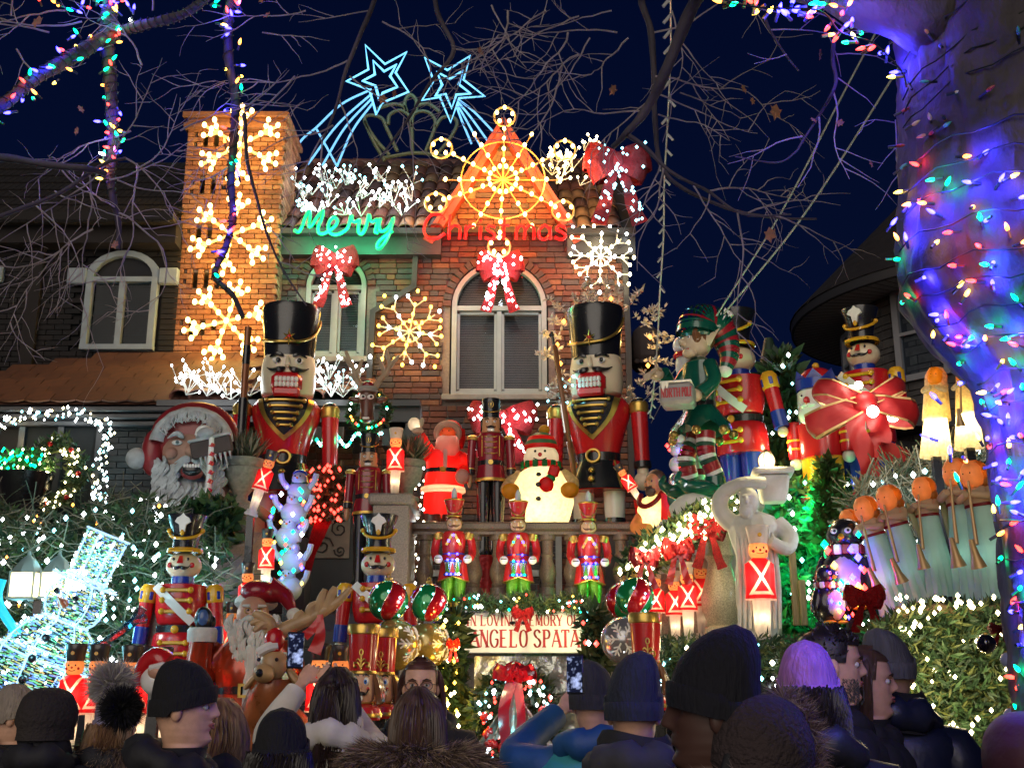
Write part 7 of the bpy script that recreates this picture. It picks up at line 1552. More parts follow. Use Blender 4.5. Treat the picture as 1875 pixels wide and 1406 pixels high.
def newel(label, px, top, bot, Y, k=1, m=None):
    b, H = fit(px, top, bot, Y); t = root('stone_baluster', label, 'baluster', b); MB(m or nw_m).lathe([(r_ * k, z * H) for r_, z in ((.16, 0), (.16, .08), (.12, .1), (.17, .22), (.18, .34), (.13, .50), (.10, .62), (.13, .68), (.11, .72), (.11, .90), (.15, .92), (.15, 1))], 24).build('shaft', t); return t
newel('fat granite newel post of the right stair rail, under the glitter bow', 1324, 950, 1168, 10.35)
for i, (x, tp_) in enumerate(((1222, 1052), (1247, 1040), (1278, 1018))): newel(('left', 'middle', 'right')[i] + 'most grey granite baluster between the light-up soldiers of the right stair rail', x, tp_, 1185, 10.8 - i * .1, .6, stone)
gp = cat([at(*q) for q in ((1338, 940, 10.3), (1290, 952, 10.2), (1240, 990, 10.2), (1195, 1012, 10.2), (1158, 1045, 10.2))], 10); t = root('garland', 'green garland with warm white lights running down the right stair rail', 'garland'); o = MB()
for p in gp:
    for k in range(26): spray(o, p + V((uni(-.1, .1), uni(-.1, .1), uni(-.1, .12))), .11, needm)
o.build('branches', t, 0, 'stuff'); bulbs_obj(t, [p + V((uni(-.13, .13), -.13, uni(-.1, .14))) for p in gp for k in range(3)], 'ww', .019)
for i in (4, 14, 22, 32): lamp(gp[i] + V((0, -.3, .05)), BC['ww'], 3.2, t)
MB(nw_m).tube([p + V((0, .1, -.08)) for p in gp], .07, 8).build('rail', t)
bow('large red glitter bow tied to the granite newel post', 1295, 965, 78, 105, 10.1, grp='glitter bows in the garden', lights=None)
bow('dark red ribbon bow at the lower end of the right stair rail garland', 1180, 1020, 60, 80, 10.0, paint('dark red ribbon', (.25, .01, .015), .35), grp='glitter bows in the garden'); bow('orange-lit red bow in the middle of the right stair rail garland', 1240, 1005, 62, 90, 9.95, redm, grp='glitter bows in the garden')
sb_ = at(1310, 928, 10.9); t = root('stone_dragon_block', 'rough carved stone block under the shoes of the elf', 'stone block', sb_); MB(wst).tube(cat([(-.42, 0, -.05), (-.2, .02, .02), (.05, 0, -.02), (.3, 0, .04), (.45, .05, .0)], 4), [.06, .09, .11, .12, .12, .11, .10, .10, .11, .12, .12, .12, .11, .10, .09, .08, .06], 10).build('block', t)
MB(wst).box((0, .2, -.98), (1.1, .6, 1.7), bv=.03).build('plinth', t)
t = root('soldier_stand', 'dark timber stand lifting the glossy soldier and elf above the shrubs', 'stand', (at(1350, 925, 12.3).x, 12.3, 0)); MB(dkstone).box((0, 0, at(1350, 925, 12.3).z / 2), (.7, .6, at(1350, 925, 12.3).z - .01)).build('platform', t)
# ================================================================ evergreens on the right
def cone_pts(px, top, bot, wbot, Y, dep, power=.75):
    def fn():
        f = rnd() ** .7; y = top + (bot - top) * f; w_ = wbot * f ** power * (1 + .18 * sin(y * .07) + .1 * sin(y * .19)); a = uni(PI, 2 * PI) if rnd() < .8 else uni(0, PI); r_ = math.sqrt(uni(.55, 1)); c_ = at(px, y, Y); return c_ + V((cos(a) * r_ * w_ * mpp(y, Y), sin(a) * r_ * dep * f ** power, 0))
    return fn
ev1 = cone_pts(1432, 655, 1200, 115, 13.3, 1.0); shrub('evergreen_tree', 'tall evergreen tree rising behind the glossy soldier, lit green low down', 'tree', ev1, 5200, .2, needm + leafm[:1], stems=[[at(1432, 1260, 13.3), at(1432, 900, 13.3), at(1425, 700, 13.3)]], wd=.22)
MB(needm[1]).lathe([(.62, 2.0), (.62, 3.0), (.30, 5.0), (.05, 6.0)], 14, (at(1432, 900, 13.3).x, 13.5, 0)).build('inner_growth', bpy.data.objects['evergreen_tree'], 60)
ev2 = lambda: at(uni(1430, 1575), uni(885, 1165), 11.8 + uni(0, .8)); shrub('conifer_shrub', 'broad conifer shrub glowing green with white lights, left of the angels', 'shrub', ev2, 3800, .17, needm + leafm, wd=.22, stems=[[at(1500, 1260, 12.2), at(1500, 950, 12.2)]])
ev3 = cone_pts(1512, 845, 1000, 34, 11.6, .3); shrub('young_conifer', 'small bright conifer tip in front of the king nutcracker', 'shrub', ev3, 700, .13, [needm[2], leafm[2]], wd=.25, stems=[[at(1512, 1100, 11.7), at(1512, 880, 11.7)]])
cluster('cool white lights over the green-lit conifer and evergreen left of the angels', [ev2() + V((0, -.35, 0)) for i in range(85)] + [ev1() + V((0, -.3, 0)) for i in range(60)], ['w', 'c', 'w'], .022, [(at(x, y, 11.5), 'g', W) for x, y, W in ((1470, 930, 12), (1530, 1010, 12), (1450, 1050, 13), (1480, 1130, 9), (1430, 900, 8), (1550, 930, 9))] + [(at(1430, 820, 12), 'ww', 3), (at(1470, 870, 11.6), 'y', 3)], wires=False)
dh = lambda: (lambda x: at(x, uni(max(815, 905 - max(0, x - 1540) * .42 if x < 1760 else 815), 1120), 9.6 + uni(0, .7)))(uni(1555, 1860))
t = root('dry_hedge', 'brown dry-stemmed hedge behind the row of trumpeting angels', 'hedge'); o = MB()
for i in range(3200):
    p = dh(); d = V((uni(-.8, .8), uni(-.7, .2), uni(-.3, 1))).normalized(); o.m(random.choice(drym)); o.tube([p, p + d * .1, p + d * uni(.15, .3)], .006, 3, cap=False)
for i in range(1500): spray(o, dh() + V((0, .1, 0)), .12, needm + drym, 3, .1)
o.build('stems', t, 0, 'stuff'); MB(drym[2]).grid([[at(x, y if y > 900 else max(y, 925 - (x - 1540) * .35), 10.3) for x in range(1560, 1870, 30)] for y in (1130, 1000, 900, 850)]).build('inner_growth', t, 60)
cluster('cool white lights scattered through the dry hedge behind the angels', [dh() + V((0, -.25, 0)) for i in range(95)], ['w', 'w', 'c'], .019, [(at(x, y, 9.2), 'w', 2.5) for x, y in ((1660, 870), (1720, 930), (1640, 960), (1800, 900), (1600, 1000))], wires=False)
def angel(label, hx_, hy_, bx, by, Y, lean=0, rz=-48, lit='head', kneel=False, grp='trumpeting angels', trumpet=True):
    a, b = at(hx_, hy_, Y), at(bx, by, Y); d = a - b; H = d.length; t = root('angel', label, 'angel', b, R(rz), H, grp, ry=0)
    t.rotation_mode = 'QUATERNION'; t.rotation_quaternion = d.to_track_quat('Z', 'Y') @ MX.Rotation(R(rz) + PI, 3, 'Z').to_quaternion() if False else (MX.Rotation(math.atan2(d.x, d.z), 3, 'Y') @ MX.Rotation(R(rz), 3, 'Z')).to_quaternion()
    gown = mat('angel gown', (.36, .56, .50), .5, var=.08, scale=6, trans=.35) if lit == 'head' else m_cream; ch = mat('angel bodice', (.55, .38, .24), .5, trans=.4)
    n = 40; rows = []
    for i in range(9):
        f = i / 8; r_ = .16 - .065 * f; rows.append([(r_ * cos(q) * (1 + .07 * sin(13 * q) * (1 - f)), r_ * .75 * sin(q) * (1 + .12 * sin(13 * q) * (1 - f)), .66 * f) for q in [2 * PI * k / n for k in range(n)]])
    MB(gown).grid(rows, True).build('gown', t); MB(mold('moulded maroon', (.25, .01, .015)) if lit == 'head' else m_cream).lathe([(.103, .655), (.106, .668), (.10, .68)], 24, sy=.78, cap=0).build('sash', t)
    MB(ch if lit == 'head' else m_cream).lathe([(.10, .675), (.108, .72), (.10, .77), (.045, .81)], 24, sy=.78, cap=0).build('bodice', t)
    hm = mold('angel face', (.80, .50, .22)) if lit == 'head' else m_yel
    hd = MB(hm).lathe([(.04, .79), (.07, .82), (.082, .87), (.075, .935), (.04, .985), (0, .995)], 18, (0, -.02, 0), cap=0).build('head', t)
    o = MB(mold('moulded hair', (.50, .19, .03)) if lit == 'head' else m_yel).ell((0, .03, .90), (.10, .09, .10), 16, 12).ell((.06, .04, .83), (.04, .05, .05), 10, 8).ell((-.06, .04, .83), (.04, .05, .05), 10, 8); o.build('hair', hd); f = MB(mat('face line', (.22, .06, .02), .5)); eyes(f, -.097, .895, .026, .005); f; f.build('face', hd)
    if trumpet:
        MB(mat('trumpet brown', (.38, .24, .11), .35, .4)).tube([(.0, -.09, .84), (.01, -.15, .62), (.02, -.20, .38)], [.009, .011, .016], 8).lathe([(.055, 0), (.03, .08), (.016, .2)], 14, (.02, -.23, .22), rot=RX(12)).build('trumpet', t)
        w_ = MB(mat('wing olive', (.34, .34, .18), .5, trans=.3))
        w_.ell((.15, .06, .55), (.03, .07, .27), 12, 10, rot=RY(-7)); w_.build('wing', t)
    for s in (-1, 1): MB(ch if lit == 'head' else m_cream).tube(cat([(s * .09, 0, .765), (s * .11, -.06, .72), (s * .02, -.13, .745)], 4), [.034, .034, .033, .03, .03, .028, .026, .025, .022], 10).build('arm', t)
    if lit == 'head': lamp((0, 0, .88), (1, .66, .26), .3 * H * H, t, .02); lamp((0, 0, .3), (.7, 1, .88), .22 * H * H, t, .03)
    else:
        MB(m_cream).lathe([(.15, .42), (.135, .62), (.12, .82), (.115, .92), (.07, 1.0), (0, 1.02)], 22, (0, .05, 0), sy=.85, cap=0).build('veil', t)
        for z in (.25, .5): lamp((0, 0, z), (1, .8, .42), 4.5 * H * H, t, .03)
        lamp((0, .0, .88), (1, .75, .35), 1.2 * H * H, t, .02)
    return t
for lb, q in (('smallest trumpeting angel at the left end of the row, half hidden', (1548, 932, 1600, 1110, 9.0)), ('second trumpeting angel from the left, leaning over the red bow', (1576, 908, 1648, 1126, 8.7)), ('trumpeting angel standing third from the left with its head tilted down', (1618, 888, 1690, 1112, 8.6)), ('trumpeting angel with a wreathed head, fourth in the row', (1686, 872, 1722, 1092, 8.5)), ('tall trumpeting angel in the pair with touching heads, left one', (1745, 838, 1790, 1098, 8.3)), ('tall trumpeting angel at the right end of the row, beside the tree trunk', (1776, 842, 1828, 1098, 8.15))): angel(lb, *q)
angel('brightly glowing hooded nativity woman standing left of her partner above the hedge', 1712, 672, 1714, 838, 9.4, rz=-30, lit='all', grp='overlit nativity figures', trumpet=False); angel('brightly glowing nativity angel holding a horn above the hedge, beside the trunk', 1764, 668, 1775, 822, 9.2, rz=-45, lit='all', grp='overlit nativity figures')
# king nutcracker, velvet bow, penguins
b, H = fit(1512, 664, 925, 11.8); kg = root('nutcracker_king', 'nutcracker king with blue crown and yellow trousers peeking out behind the velvet bow', 'nutcracker', b, R(-45), H)
for s in (-1, 1): MB(yellow).lathe([(.07, .06), (.075, .33)], 16, (s * .075, 0, 0)).m(red).ell((s * .075, -.03, .035), (.075, .11, .045), 12, 8).build('leg', kg)
MB(red).lathe([(.15, .32), (.15, .45), (.16, .56), (.08, .62)], 26, sy=.8).build('tunic', kg); hd = MB(white).lathe([(.12, .61), (.14, .66), (.14, .78), (.12, .8)], 24).build('head', kg); o = MB(black); eyes(o, -.13, .745, .05, .016, (white, black)); o.m(red).ell((0, -.15, .70), (.022, .03, .03), 8, 6).m(white).ell((0, -.10, .62), (.10, .06, .09), 14, 8); moustache(o, (0, -.15, .675), .07, .02); o.build('face', hd); MB(white).ell((0, .06, .62), (.19, .12, .16), 16, 10).build('hair', kg)
o = MB(blue).lathe([(.145, .79), (.15, .86)], 24, cap=0)
for k in range(8): a0, a1 = 2 * PI * k / 8, 2 * PI * (k + 1) / 8; o.add([(.15 * cos(a0), .15 * sin(a0), .86), (.15 * cos(a1), .15 * sin(a1), .86), (.165 * cos((a0 + a1) / 2), .165 * sin((a0 + a1) / 2), .92)], [(0, 1, 2)])
o.m(red).ell((0, 0, .87), (.125, .125, .09), 18, 10).m(yellow).ell((0, 0, .975), .025, 10, 8); o.build('crown', hd)
for s in (-1, 1): ar = MB(red).lathe([(.05, .34), (.055, .56), (.04, .6)], 14, (s * .2, 0, 0)).m(yellow).lathe([(.056, .40), (.056, .415)], 14, (s * .2, 0, 0)).lathe([(.058, .46), (.058, .475)], 14, (s * .2, 0, 0)).build('arm', kg); MB(white).ell((s * .2, 0, .31), .045, 10, 8).build('hand', ar)
vb = root('velvet_bow', 'huge crimson velvet bow with gold edging tied on a pole, two bright bulbs in front', 'bow', at(1578, 742, 10.4)); s_ = mpp(742, 10.4); vel = mat('red velvet', (.30, .002, .006), .55, sheen=.05, bump=.15, bscale=5); gt_ = mat('gold ribbon edge', (.55, .36, .16), .35, .5)
for a, L_, w_ in ((158, 94, 18), (203, 112, 25), (28, 90, 18), (-12, 104, 24)):
    o = MB(vel); ribbon_loop(o, (0, 0, 0), a, L_ * s_, w_ * s_, .16, n=20, m=7); lp = o.build('loop', vb, 70); o = MB(gt_); rows = []
    for e in (-1, 1):
        for i in range(20):
            seg = []
            for j in (i, i + 1):
                t_ = 2 * PI * j / 20; x = L_ * s_ * (1 - cos(t_)) / 2; y = -.16 * sin(t_) - .006; hw = w_ * s_ * (.22 + .78 * sin(t_ / 2) ** .8)
                for f in (.84, 1.02): qv = V((x - .06 * L_ * s_ * f * f, y + .02 * sin(5 * t_ + (6 if e > 0 else 0)) - .006, hw * f * e)); seg.append(MX.Rotation(-R(a), 3, 'Y') @ qv)
            o.add([seg[0], seg[1], seg[3], seg[2]], [(0, 1, 2, 3)])
    o.build('gold_edge', lp, 70)
MB(vel).ell((0, -.08, 0), (26 * s_, 24 * s_, 22 * s_), 16, 12).build('knot', vb)
for P, w0 in (([(-.08, -.1, -.05), (-.12, -.16, -.3), (-.02, -.14, -.55), (-.04, -.1, -.8), (-.22, -.08, -1.1)], .09), ([(.08, -.1, -.05), (.1, -.16, -.3), (.08, -.14, -.42), (.3, -.1, -.55), (.5, -.08, -.66)], .10)): o = MB(vel); ribbon(o, P, w0, w0 * 1.1, 6); o.build('tail', vb, 70)
MB(mat('pale pole', (.4, .38, .33), .5)).tube([(.02, .1, 0), (.03, .12, -1.9)], .035, 8).build('pole', vb); o = MB(glow('hot bulb', (1, .93, .75), 8)).ell((.02, -.24, -.12), .055, 12, 8); o.ell((.28, .0, -.1), .06, 10, 8).ell((-.1, -.05, .14), .04, 8, 6).ell((-.02, -.02, .19), .04, 8, 6); o.build('bulb', vb, kind='stuff'); lamp((.02, -.55, -.14), (1, .9, .7), 1.6, vb, .06); lamp((-.06, -.3, .2), (1, .9, .7), 3, vb, .06)
for lb, px, top, bot, Y, rz in (('taller penguin figure strung with coloured bulbs below the angels', 1558, 940, 1118, 8.9, -30), ('plump penguin figure in a striped scarf with coloured bulbs, next to the red bow', 1520, 1028, 1142, 8.75, 25)):
    b, H = fit(px, top, bot, Y); pg = root('penguin', lb, 'penguin', b, R(rz), H, 'lit penguin figures'); MB(black).lathe([(.16, 0), (.26, .12), (.30, .3), (.25, .5), (.15, .62)], 24, sy=.85).build('body', pg); MB(wb_).ell((0, -.08, .30), (.22, .20, .28), 18, 12).build('belly', pg); hd = MB(black).ell((0, 0, .76), (.19, .18, .19), 18, 12).build('head', pg); o = MB(white); eyes(o, -.165, .8, .07, .03, (white, black)); o.m(yellow).lathe([(.045, 0), (.0, .11)], 8, (0, -.15, .74), rot=RX(95)); o.build('face', hd)
    o = MB(maroon); [o.m(maroon if k % 2 else white).box((.19 * cos(a), .18 * sin(a), .61), (.08, .05, .10), rot=RZ(math.degrees(a) + 90), bv=.01) for k in range(14) for a in [2 * PI * k / 14]]; o.build('scarf', pg)
    for s in (-1, 1): MB(black).ell((s * .29, -.02, .36), (.05, .10, .22), 12, 8, rot=RY(s * -14)).build('flipper', pg); MB(yellow).ell((s * .12, -.14, .02), (.09, .13, .03), 12, 6).build('foot', pg)
    for k in 'rgby': bulbs_obj(pg, [V((uni(-.22, .25), -.32, uni(.05, .75))) for i in range(5)], k, .035)
    lamp((.1, -.55, .25), BC['r'], .9, pg); lamp((0, -.55, .55), BC['b'], 1.2, pg)
bow('red glitter bow with pointed tails below the penguins, beside the angels', 1582, 1092, 78, 90, 8.2, grp='glitter bows in the garden'); lamp(at(1560, 1080, 7.7), BC['ww'], 1.2, bpy.data.objects['plane_tree'] if False else None) if False else None
# ================================================================ evergreen mass at lower right
rbx = lambda: (lambda x: at(x, uni(1112 + max(0, 1680 - x) * .5, 1430), 7.2 + uni(0, .8)))(uni(1590, 1900))
shrub('pine_bush', 'big pine bush full of warm white lights at the lower right corner', 'shrub', rbx, 15000, .075, needm, wd=.11, stems=[[at(1720, 1440, 7.7), at(1720, 1200, 7.7)], [at(1800, 1440, 7.7), at(1810, 1150, 7.7)]])
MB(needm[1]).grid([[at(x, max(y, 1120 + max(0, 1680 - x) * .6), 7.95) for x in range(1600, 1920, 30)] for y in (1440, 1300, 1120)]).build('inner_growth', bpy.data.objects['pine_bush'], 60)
cluster('warm white lights scattered over the big pine bush at lower right', [rbx() + V((0, -.3, 0)) for i in range(150)] + [at(uni(1640, 1830), 1112 + uni(-25, 12), 7.0) for i in range(34)], ['ww'], .0125, [(at(x, y, 6.85), 'ww', 3.0) for x, y in ((1680, 1130), (1760, 1110), (1830, 1150), (1700, 1210), (1780, 1240), (1720, 1310), (1800, 1350), (1680, 1380), (1760, 1400), (1640, 1250))] + [(at(1700, 1350, 6.9), 'y', 1.5)], wires=False)
lgb = root('log_shelf', 'rough log shelf edge under the angels, topped with lights', 'log', at(1740, 1118, 7.35)); P = [at(x, 1118 + 4 * sin(x), 7.35) - lgb.location for x in range(1640, 1850, 20)]; MB(mat('log', (.20, .13, .07), .8, var=.4, bump=.5, bscale=12)).tube(P, [.03 + .008 * sin(i * 2) for i in range(len(P))], 8).build('trunk', lgb)
for lb, x, y, r_, m in (('black glass ball hanging beside the tree trunk at lower right', 1806, 1178, 17, mat('black glass', (.01, .01, .012), .08, coat=1)), ('navy ball at the trunk edge above the black glass ball', 1856, 1142, 14, mat('navy glass', (.01, .015, .08), .15)), ('frosted clear ball hanging by the coloured bulbs, lower right', 1846, 1208, 14, mat('frosted', (.45, .5, .62), .3)), ('pale clear drop ornament under the frosted ball', 1852, 1310, 14, mat('frosted'))):
    s_ = mpp(y, 4.6); o = MB(m).ell((0, 0, 0), r_ * s_, 20, 14); o.m(gold).lathe([(.012, r_ * s_ * .97), (.012, r_ * s_ * 1.15)], 8); o = o.build('bauble', loc=at(x, y, 4.6)); tag(o, lb, 'bauble')
bow('small red glitter bow beside the navy ball at the trunk edge', 1830, 1150, 40, 40, 4.7, grp='glitter bows in the garden')
for lb, px, top, bot, Y, m in (('lower rail post of weathered timber before the green conifer, taller one', 1459, 1010, 1145, 10.2, 1), ('short weathered timber post before the green conifer, right of the taller one', 1473, 1062, 1145, 10.15, 1)):
    b, H = fit(px, top, bot, Y); t = MB(mat('weathered timber', (.30, .22, .12), .8, var=.25, stretch=(8, 8, 1))).box((0, 0, H / 2), (.055, .05, H), bv=.005).build('timber_post', loc=b); tag(t, lb, 'post')
P = [at(x, y, 9.8) for x, y in ((1150, 1150), (1215, 1175), (1300, 1190), (1420, 1180), (1520, 1150))]
gl3 = lambda: (lambda f: at(1130 + 420 * f, 1185 + uni(-15, 60), 8.9 + uni(0, .5)))(rnd()); shrub('low_garland', 'dark green garland along the foot of the right stair rail and statue', 'garland', gl3, 2600, .075, needm, wd=.1)
cluster('teal and warm lights along the low garland right of the silver ball', [gl3() + V((0, -.2, -.05)) for i in range(44)], ['c', 'ww', 'w'], .016, [(at(1240, 1180, 8.6), 'ww', 1.5), (at(1400, 1230, 8.4), 'ww', 1.8)], wires=False)
# ================================================================ the crowd on the pavement
hairm = {k: mat('hair ' + k, a, .45, col2=b, scale=30, stretch=(1, 1, .08)) for k, a, b in (('black', (.010, .008, .008), (.025, .018, .014)), ('brown', (.035, .018, .010), (.12, .065, .035)), ('blond', (.10, .05, .022), (.38, .22, .10)), ('red', (.03, .012, .010), (.11, .04, .025)), ('dark', (.014, .010, .008), (.06, .035, .022)))}
furm = [mat('fur tan', (.20, .13, .08), .8), mat('fur dark', (.06, .04, .03), .8), mat('fur pale', (.40, .29, .19), .8)]
furp = [mat('fur mauve', (.20, .13, .13), .8), mat('fur plum', (.10, .06, .07), .8), mat('fur rose', (.32, .24, .25), .8)]
cloth = lambda n, c, r=.75, b=.5, bs=9: mat(n, c, r, var=.2, scale=6, bump=b, bscale=bs)
knit = lambda n, c: mat(n, c, .9, var=.2, scale=40, bump=.6, bscale=110, stretch=(1, 1, .25))
HP = [(-.035, .056, .050, .062), (-.015, .058, .066, .066), (0, .048, .082, .066), (.012, .053, .088, .07), (.03, .060, .088, .075), (.055, .066, .089, .085), (.085, .070, .091, .096), (.115, .073, .092, .102), (.145, .075, .096, .106), (.175, .075, .092, .106), (.20, .068, .08, .095), (.22, .052, .058, .072), (.232, .028, .03, .04), (.236, .003, .003, .004)]
def lerp_tab(T_, z):
    for a, b in zip(T_, T_[1:]):
        if a[0] <= z <= b[0]:
            f = (z - a[0]) / (b[0] - a[0]); f = f * f * (3 - 2 * f) * .5 + f * .5; return [a[i] + (b[i] - a[i]) * f for i in range(1, len(a))]
    return list(T_[-1][1:])
CH_ = 1.485                                       # chin height of a 1.72 m person
BT = [(.80, .165, .11, .12), (.90, .175, .12, .13), (1.02, .155, .105, .11), (1.18, .175, .12, .115), (1.30, .185, .115, .11), (1.355, .17, .085, .09), (1.39, .11, .06, .075), (1.42, .06, .052, .062), (1.45, .056, .050, .062)]
G2 = lambda x, s: math.exp(-(x / s) ** 2)
def body_rows(female=0):
    angs = []
    for i in range(56):
        u = -1 + 2 * i / 56; angs.append(-PI / 2 + PI * (abs(u) ** 1.5) * (1 if u >= 0 else -1))
    rows = []
    for z, w_, f_, b_ in BT: rows.append([(w_ * cos(a), (f_ if sin(a) < 0 else b_) * sin(a), z) for a in angs])
    zz = [-.015 + .251 * (i / 46) for i in range(47)]
    for z in zz:
        w_, f_, b_ = lerp_tab(HP, z); row = []
        for a in angs:
            x, y = w_ * cos(a), (f_ if sin(a) < 0 else b_) * sin(a)
            if sin(a) < -.2:
                d = .027 * G2(x, .0125) * max(0, min(1, (.150 - z) / .05)) * (1 if z > .092 else G2(z - .092, .009))
                d += .012 * G2(abs(x) - .013, .008) * G2(z - .090, .009)
                d += .007 * G2(x, .024) * (G2(z - .066, .007) + 1.1 * G2(z - .052, .007)) + .008 * G2(x, .02) * G2(z - .012, .014) - .004 * G2(x, .03) * G2(z - .037, .008)
                d -= .011 * G2(abs(x) - .032, .016) * G2(z - .120, .012); d += .005 * G2(abs(x) - .028, .022) * G2(z - .142, .007) + .004 * G2(abs(x) - .05, .018) * G2(z - .095, .018)
                y -= d
            row.append((x, y, CH_ + z))
        rows.append(row)
    return rows
def hand(o, p, d, up, curl=.5, s=1):
    d = V(d).normalized(); up = V(up).normalized(); q = d.cross(up).normalized(); p = V(p)
    o.grid([[p + d * t + q * (w_ * cos(a)) + up * (.014 * sin(a)) for a in [2 * PI * k / 10 for k in range(10)]] for t, w_ in ((-.02, .026), (.0, .030), (.03, .040), (.07, .042), (.088, .038))], True)
    for k in range(4):
        b = p + d * .082 + q * (-.031 + .0205 * k); L_ = (.068, .078, .072, .055)[k]; e1 = (d * cos(curl) + up * sin(curl)).normalized(); e2 = (d * cos(curl * 2.2) + up * sin(curl * 2.2)).normalized()
        o.tube([b - d * .02, b, b + e1 * L_ * .5, b + e1 * L_ * .5 + e2 * L_ * .5], [.0095, .0095, .0085, .006], 7)
    b = p + d * .02 - q * .03; o.tube([b, b - q * .028 + d * .03 + up * .012, b - q * .028 + d * .065 + up * .03], [.0125, .011, .008], 7)
def cap_rows(px, k0, front=.178, back=.06):
    rows = []
    for i in range(12):
        f = i / 11; row = []
        for k in range(40):
            a = 2 * PI * k / 40; lo = front if sin(a) < -.35 else (.12 if sin(a) < .1 else back); z2 = lo + (.243 - lo) * f; w2, f3, b3 = lerp_tab(HP, min(.233, z2)); kk = k0 + .06 * noise.noise((k * .8, i * .8, px)); row.append((w2 * kk * cos(a), (f3 if sin(a) < 0 else b3) * kk * sin(a), CH_ + z2 + .004))
        rows.append(row)
    return rows
def person(label, px, top, Y, face, hat=None, hair=None, coat=('coat black', (.016, .016, .02)), puff=False, arms=None, extra=.045, sk=skin, look=0, eye=True, glasses=False, beard=False, collar=None, lean=0, wide=1.0, hoodup=None, fur=None, nrv=0):
    zt = at(px, top, Y); s = zt.z / (1.721 + extra); t = root('person', label, 'person', (zt.x, Y, 0), R(face), s)
    o = MB(sk); o.grid(body_rows(), True)
    for q in (-1, 1):
        o.ell((q * .076, .012, CH_ + .105), (.012, .022, .033), 10, 8, rot=RZ(q * 18)); o.tube([(q * .09, 0, .86), (q * .10, -.01, .48), (q * .10, .02, .09)], [.085, .06, .04], 12)
    AP = {}
    for q in (-1, 1):
        A = (arms or {}).get(q) or [(q * .20, .0, 1.33), (q * .245, .015, 1.08), (q * .235, -.05, .83)]; AP[q] = A; P = cat(A, 6); o.tube(P, [.05 - .022 * i / (len(P) - 1) for i in range(len(P))], 10); d = (P[-1] - P[-2]).normalized(); up = V((0, -1, 0)) if abs(d.y) < .8 else V((0, 0, 1))
        if (arms or {}).get(q): hand(o, P[-1] + d * .02, d, -(up - d * up.dot(d)) if False else (V((0, -1, 0)) - d * (-d.y)), .55)
        else: hand(o, P[-1] + d * .02, d, V((-q, 0, 0)) - d * (-q * d.x), .35)
    body = o.build('body', t, 75)
    if eye:
        f = MB(mat('eye white', (.6, .58, .55), .2))
        for q in (-1, 1):
            f.m(MATS['eye white']).ell((q * .032, -.0755, CH_ + .119), (.0125, .0115, .0105), 12, 8); f.m(black).ell((q * .032 + look, -.086, CH_ + .119), (.0055, .003, .006), 8, 6); f.m(sk).grid([[(q * .032 + .0145 * cos(a), -.079 - .0135 * sin(b_), CH_ + .119 + .0125 * sin(a) * cos(b_) * 0 + .0035 + .009 * sin(b_ * .5)) for a in [PI * i / 8 for i in range(9)]] for b_ in (.2, .8, 1.3)])
            f.m(hairm['dark']).tube([(q * .014, -.098, CH_ + .137), (q * .032, -.097, CH_ + .145), (q * .052, -.082, CH_ + .139)], [.003, .004, .002], 5)
        f.m(mat('lips', (.42, .14, .12), .4)).tube([(-.022, -.0885, CH_ + .060), (-.008, -.0985, CH_ + .0635), (0, -.0985, CH_ + .062), (.008, -.0985, CH_ + .0635), (.022, -.0885, CH_ + .060)], [.002, .0045, .004, .0045, .002], 6).tube([(-.02, -.0885, CH_ + .057), (0, -.099, CH_ + .052), (.02, -.0885, CH_ + .057)], [.002, .0055, .002], 6)
        f.build('face_details', t)
        if glasses:
            g = MB(mat('glasses frame', (.05, .02, .015), .3))
            for q in (-1, 1): g.tube([(q * .034 + .026 * cos(a), -.105, CH_ + .116 + .020 * sin(a)) for a in [2 * PI * i / 18 for i in range(18)]], .0022, 5, closed=True).tube([(q * .06, -.103, CH_ + .122), (q * .076, -.05, CH_ + .122), (q * .078, .01, CH_ + .118)], .002, 4)
            g.tube([(-.008, -.106, CH_ + .12), (.008, -.106, CH_ + .12)], .002, 4); g.build('glasses', t)
    cm = coat if not isinstance(coat, tuple) else cloth(*coat)
    rows = []; nz = 26; zs_ = [.62 + (1.40 - .62) * i / nz for i in range(nz + 1)]
    for z in zs_:
        w_, f_, b_ = lerp_tab(BT, max(.80, z)); k = wide * (1.16 if z < 1.33 else 1.22); row = []
        for i in range(44):
            a = 2 * PI * i / 44; x = w_ * k * cos(a); y = (f_ if sin(a) < 0 else b_) * k * 1.18 * sin(a); n_ = noise.noise((x * 7 + px, y * 7, z * 7)) * .012; e = 1 + n_ / .18 + (.075 * abs(sin((z - .6) * 2 * PI / .19)) if puff else 0); row.append((x * e, y * e, z))
        rows.append([(x, y, z + (.03 if z > 1.2 else 0)) for x, y, z in row])
    rows.append([(.078 * cos(2 * PI * i / 44), .085 * sin(2 * PI * i / 44) + .008, 1.435) for i in range(44)]); rows.append([(.088 * cos(2 * PI * i / 44), .092 * sin(2 * PI * i / 44) + .008, 1.475 if not collar else 1.465) for i in range(44)]); rows.append([(.075 * cos(2 * PI * i / 44), .080 * sin(2 * PI * i / 44) + .008, 1.47) for i in range(44)])
    o = MB(cm).grid(rows, True)
    for q in (-1, 1):
        P = cat(AP[q], 8); P = P[:-1]; n = len(P); o.tube([P[0] + V((-q * .05, 0, .005))] + P, [.085] + [wide * (.085 - .032 * i / n) * (1 + (.12 * abs(sin(i * 1.15)) if puff else .05 * noise.noise((i * .9, px, q)))) for i in range(n)], 14)
    o.tube([(.118 * cos(a) * wide, .03 + .105 * sin(a), 1.425 + .03 * sin(a) + .008 * sin(5 * a + px)) for a in [2 * PI * i / 30 for i in range(30)]], [.046 + .008 * sin(i * 1.7 + px) + (.012 if 3 < i < 13 else 0) for i in range(30)], 10, closed=True)
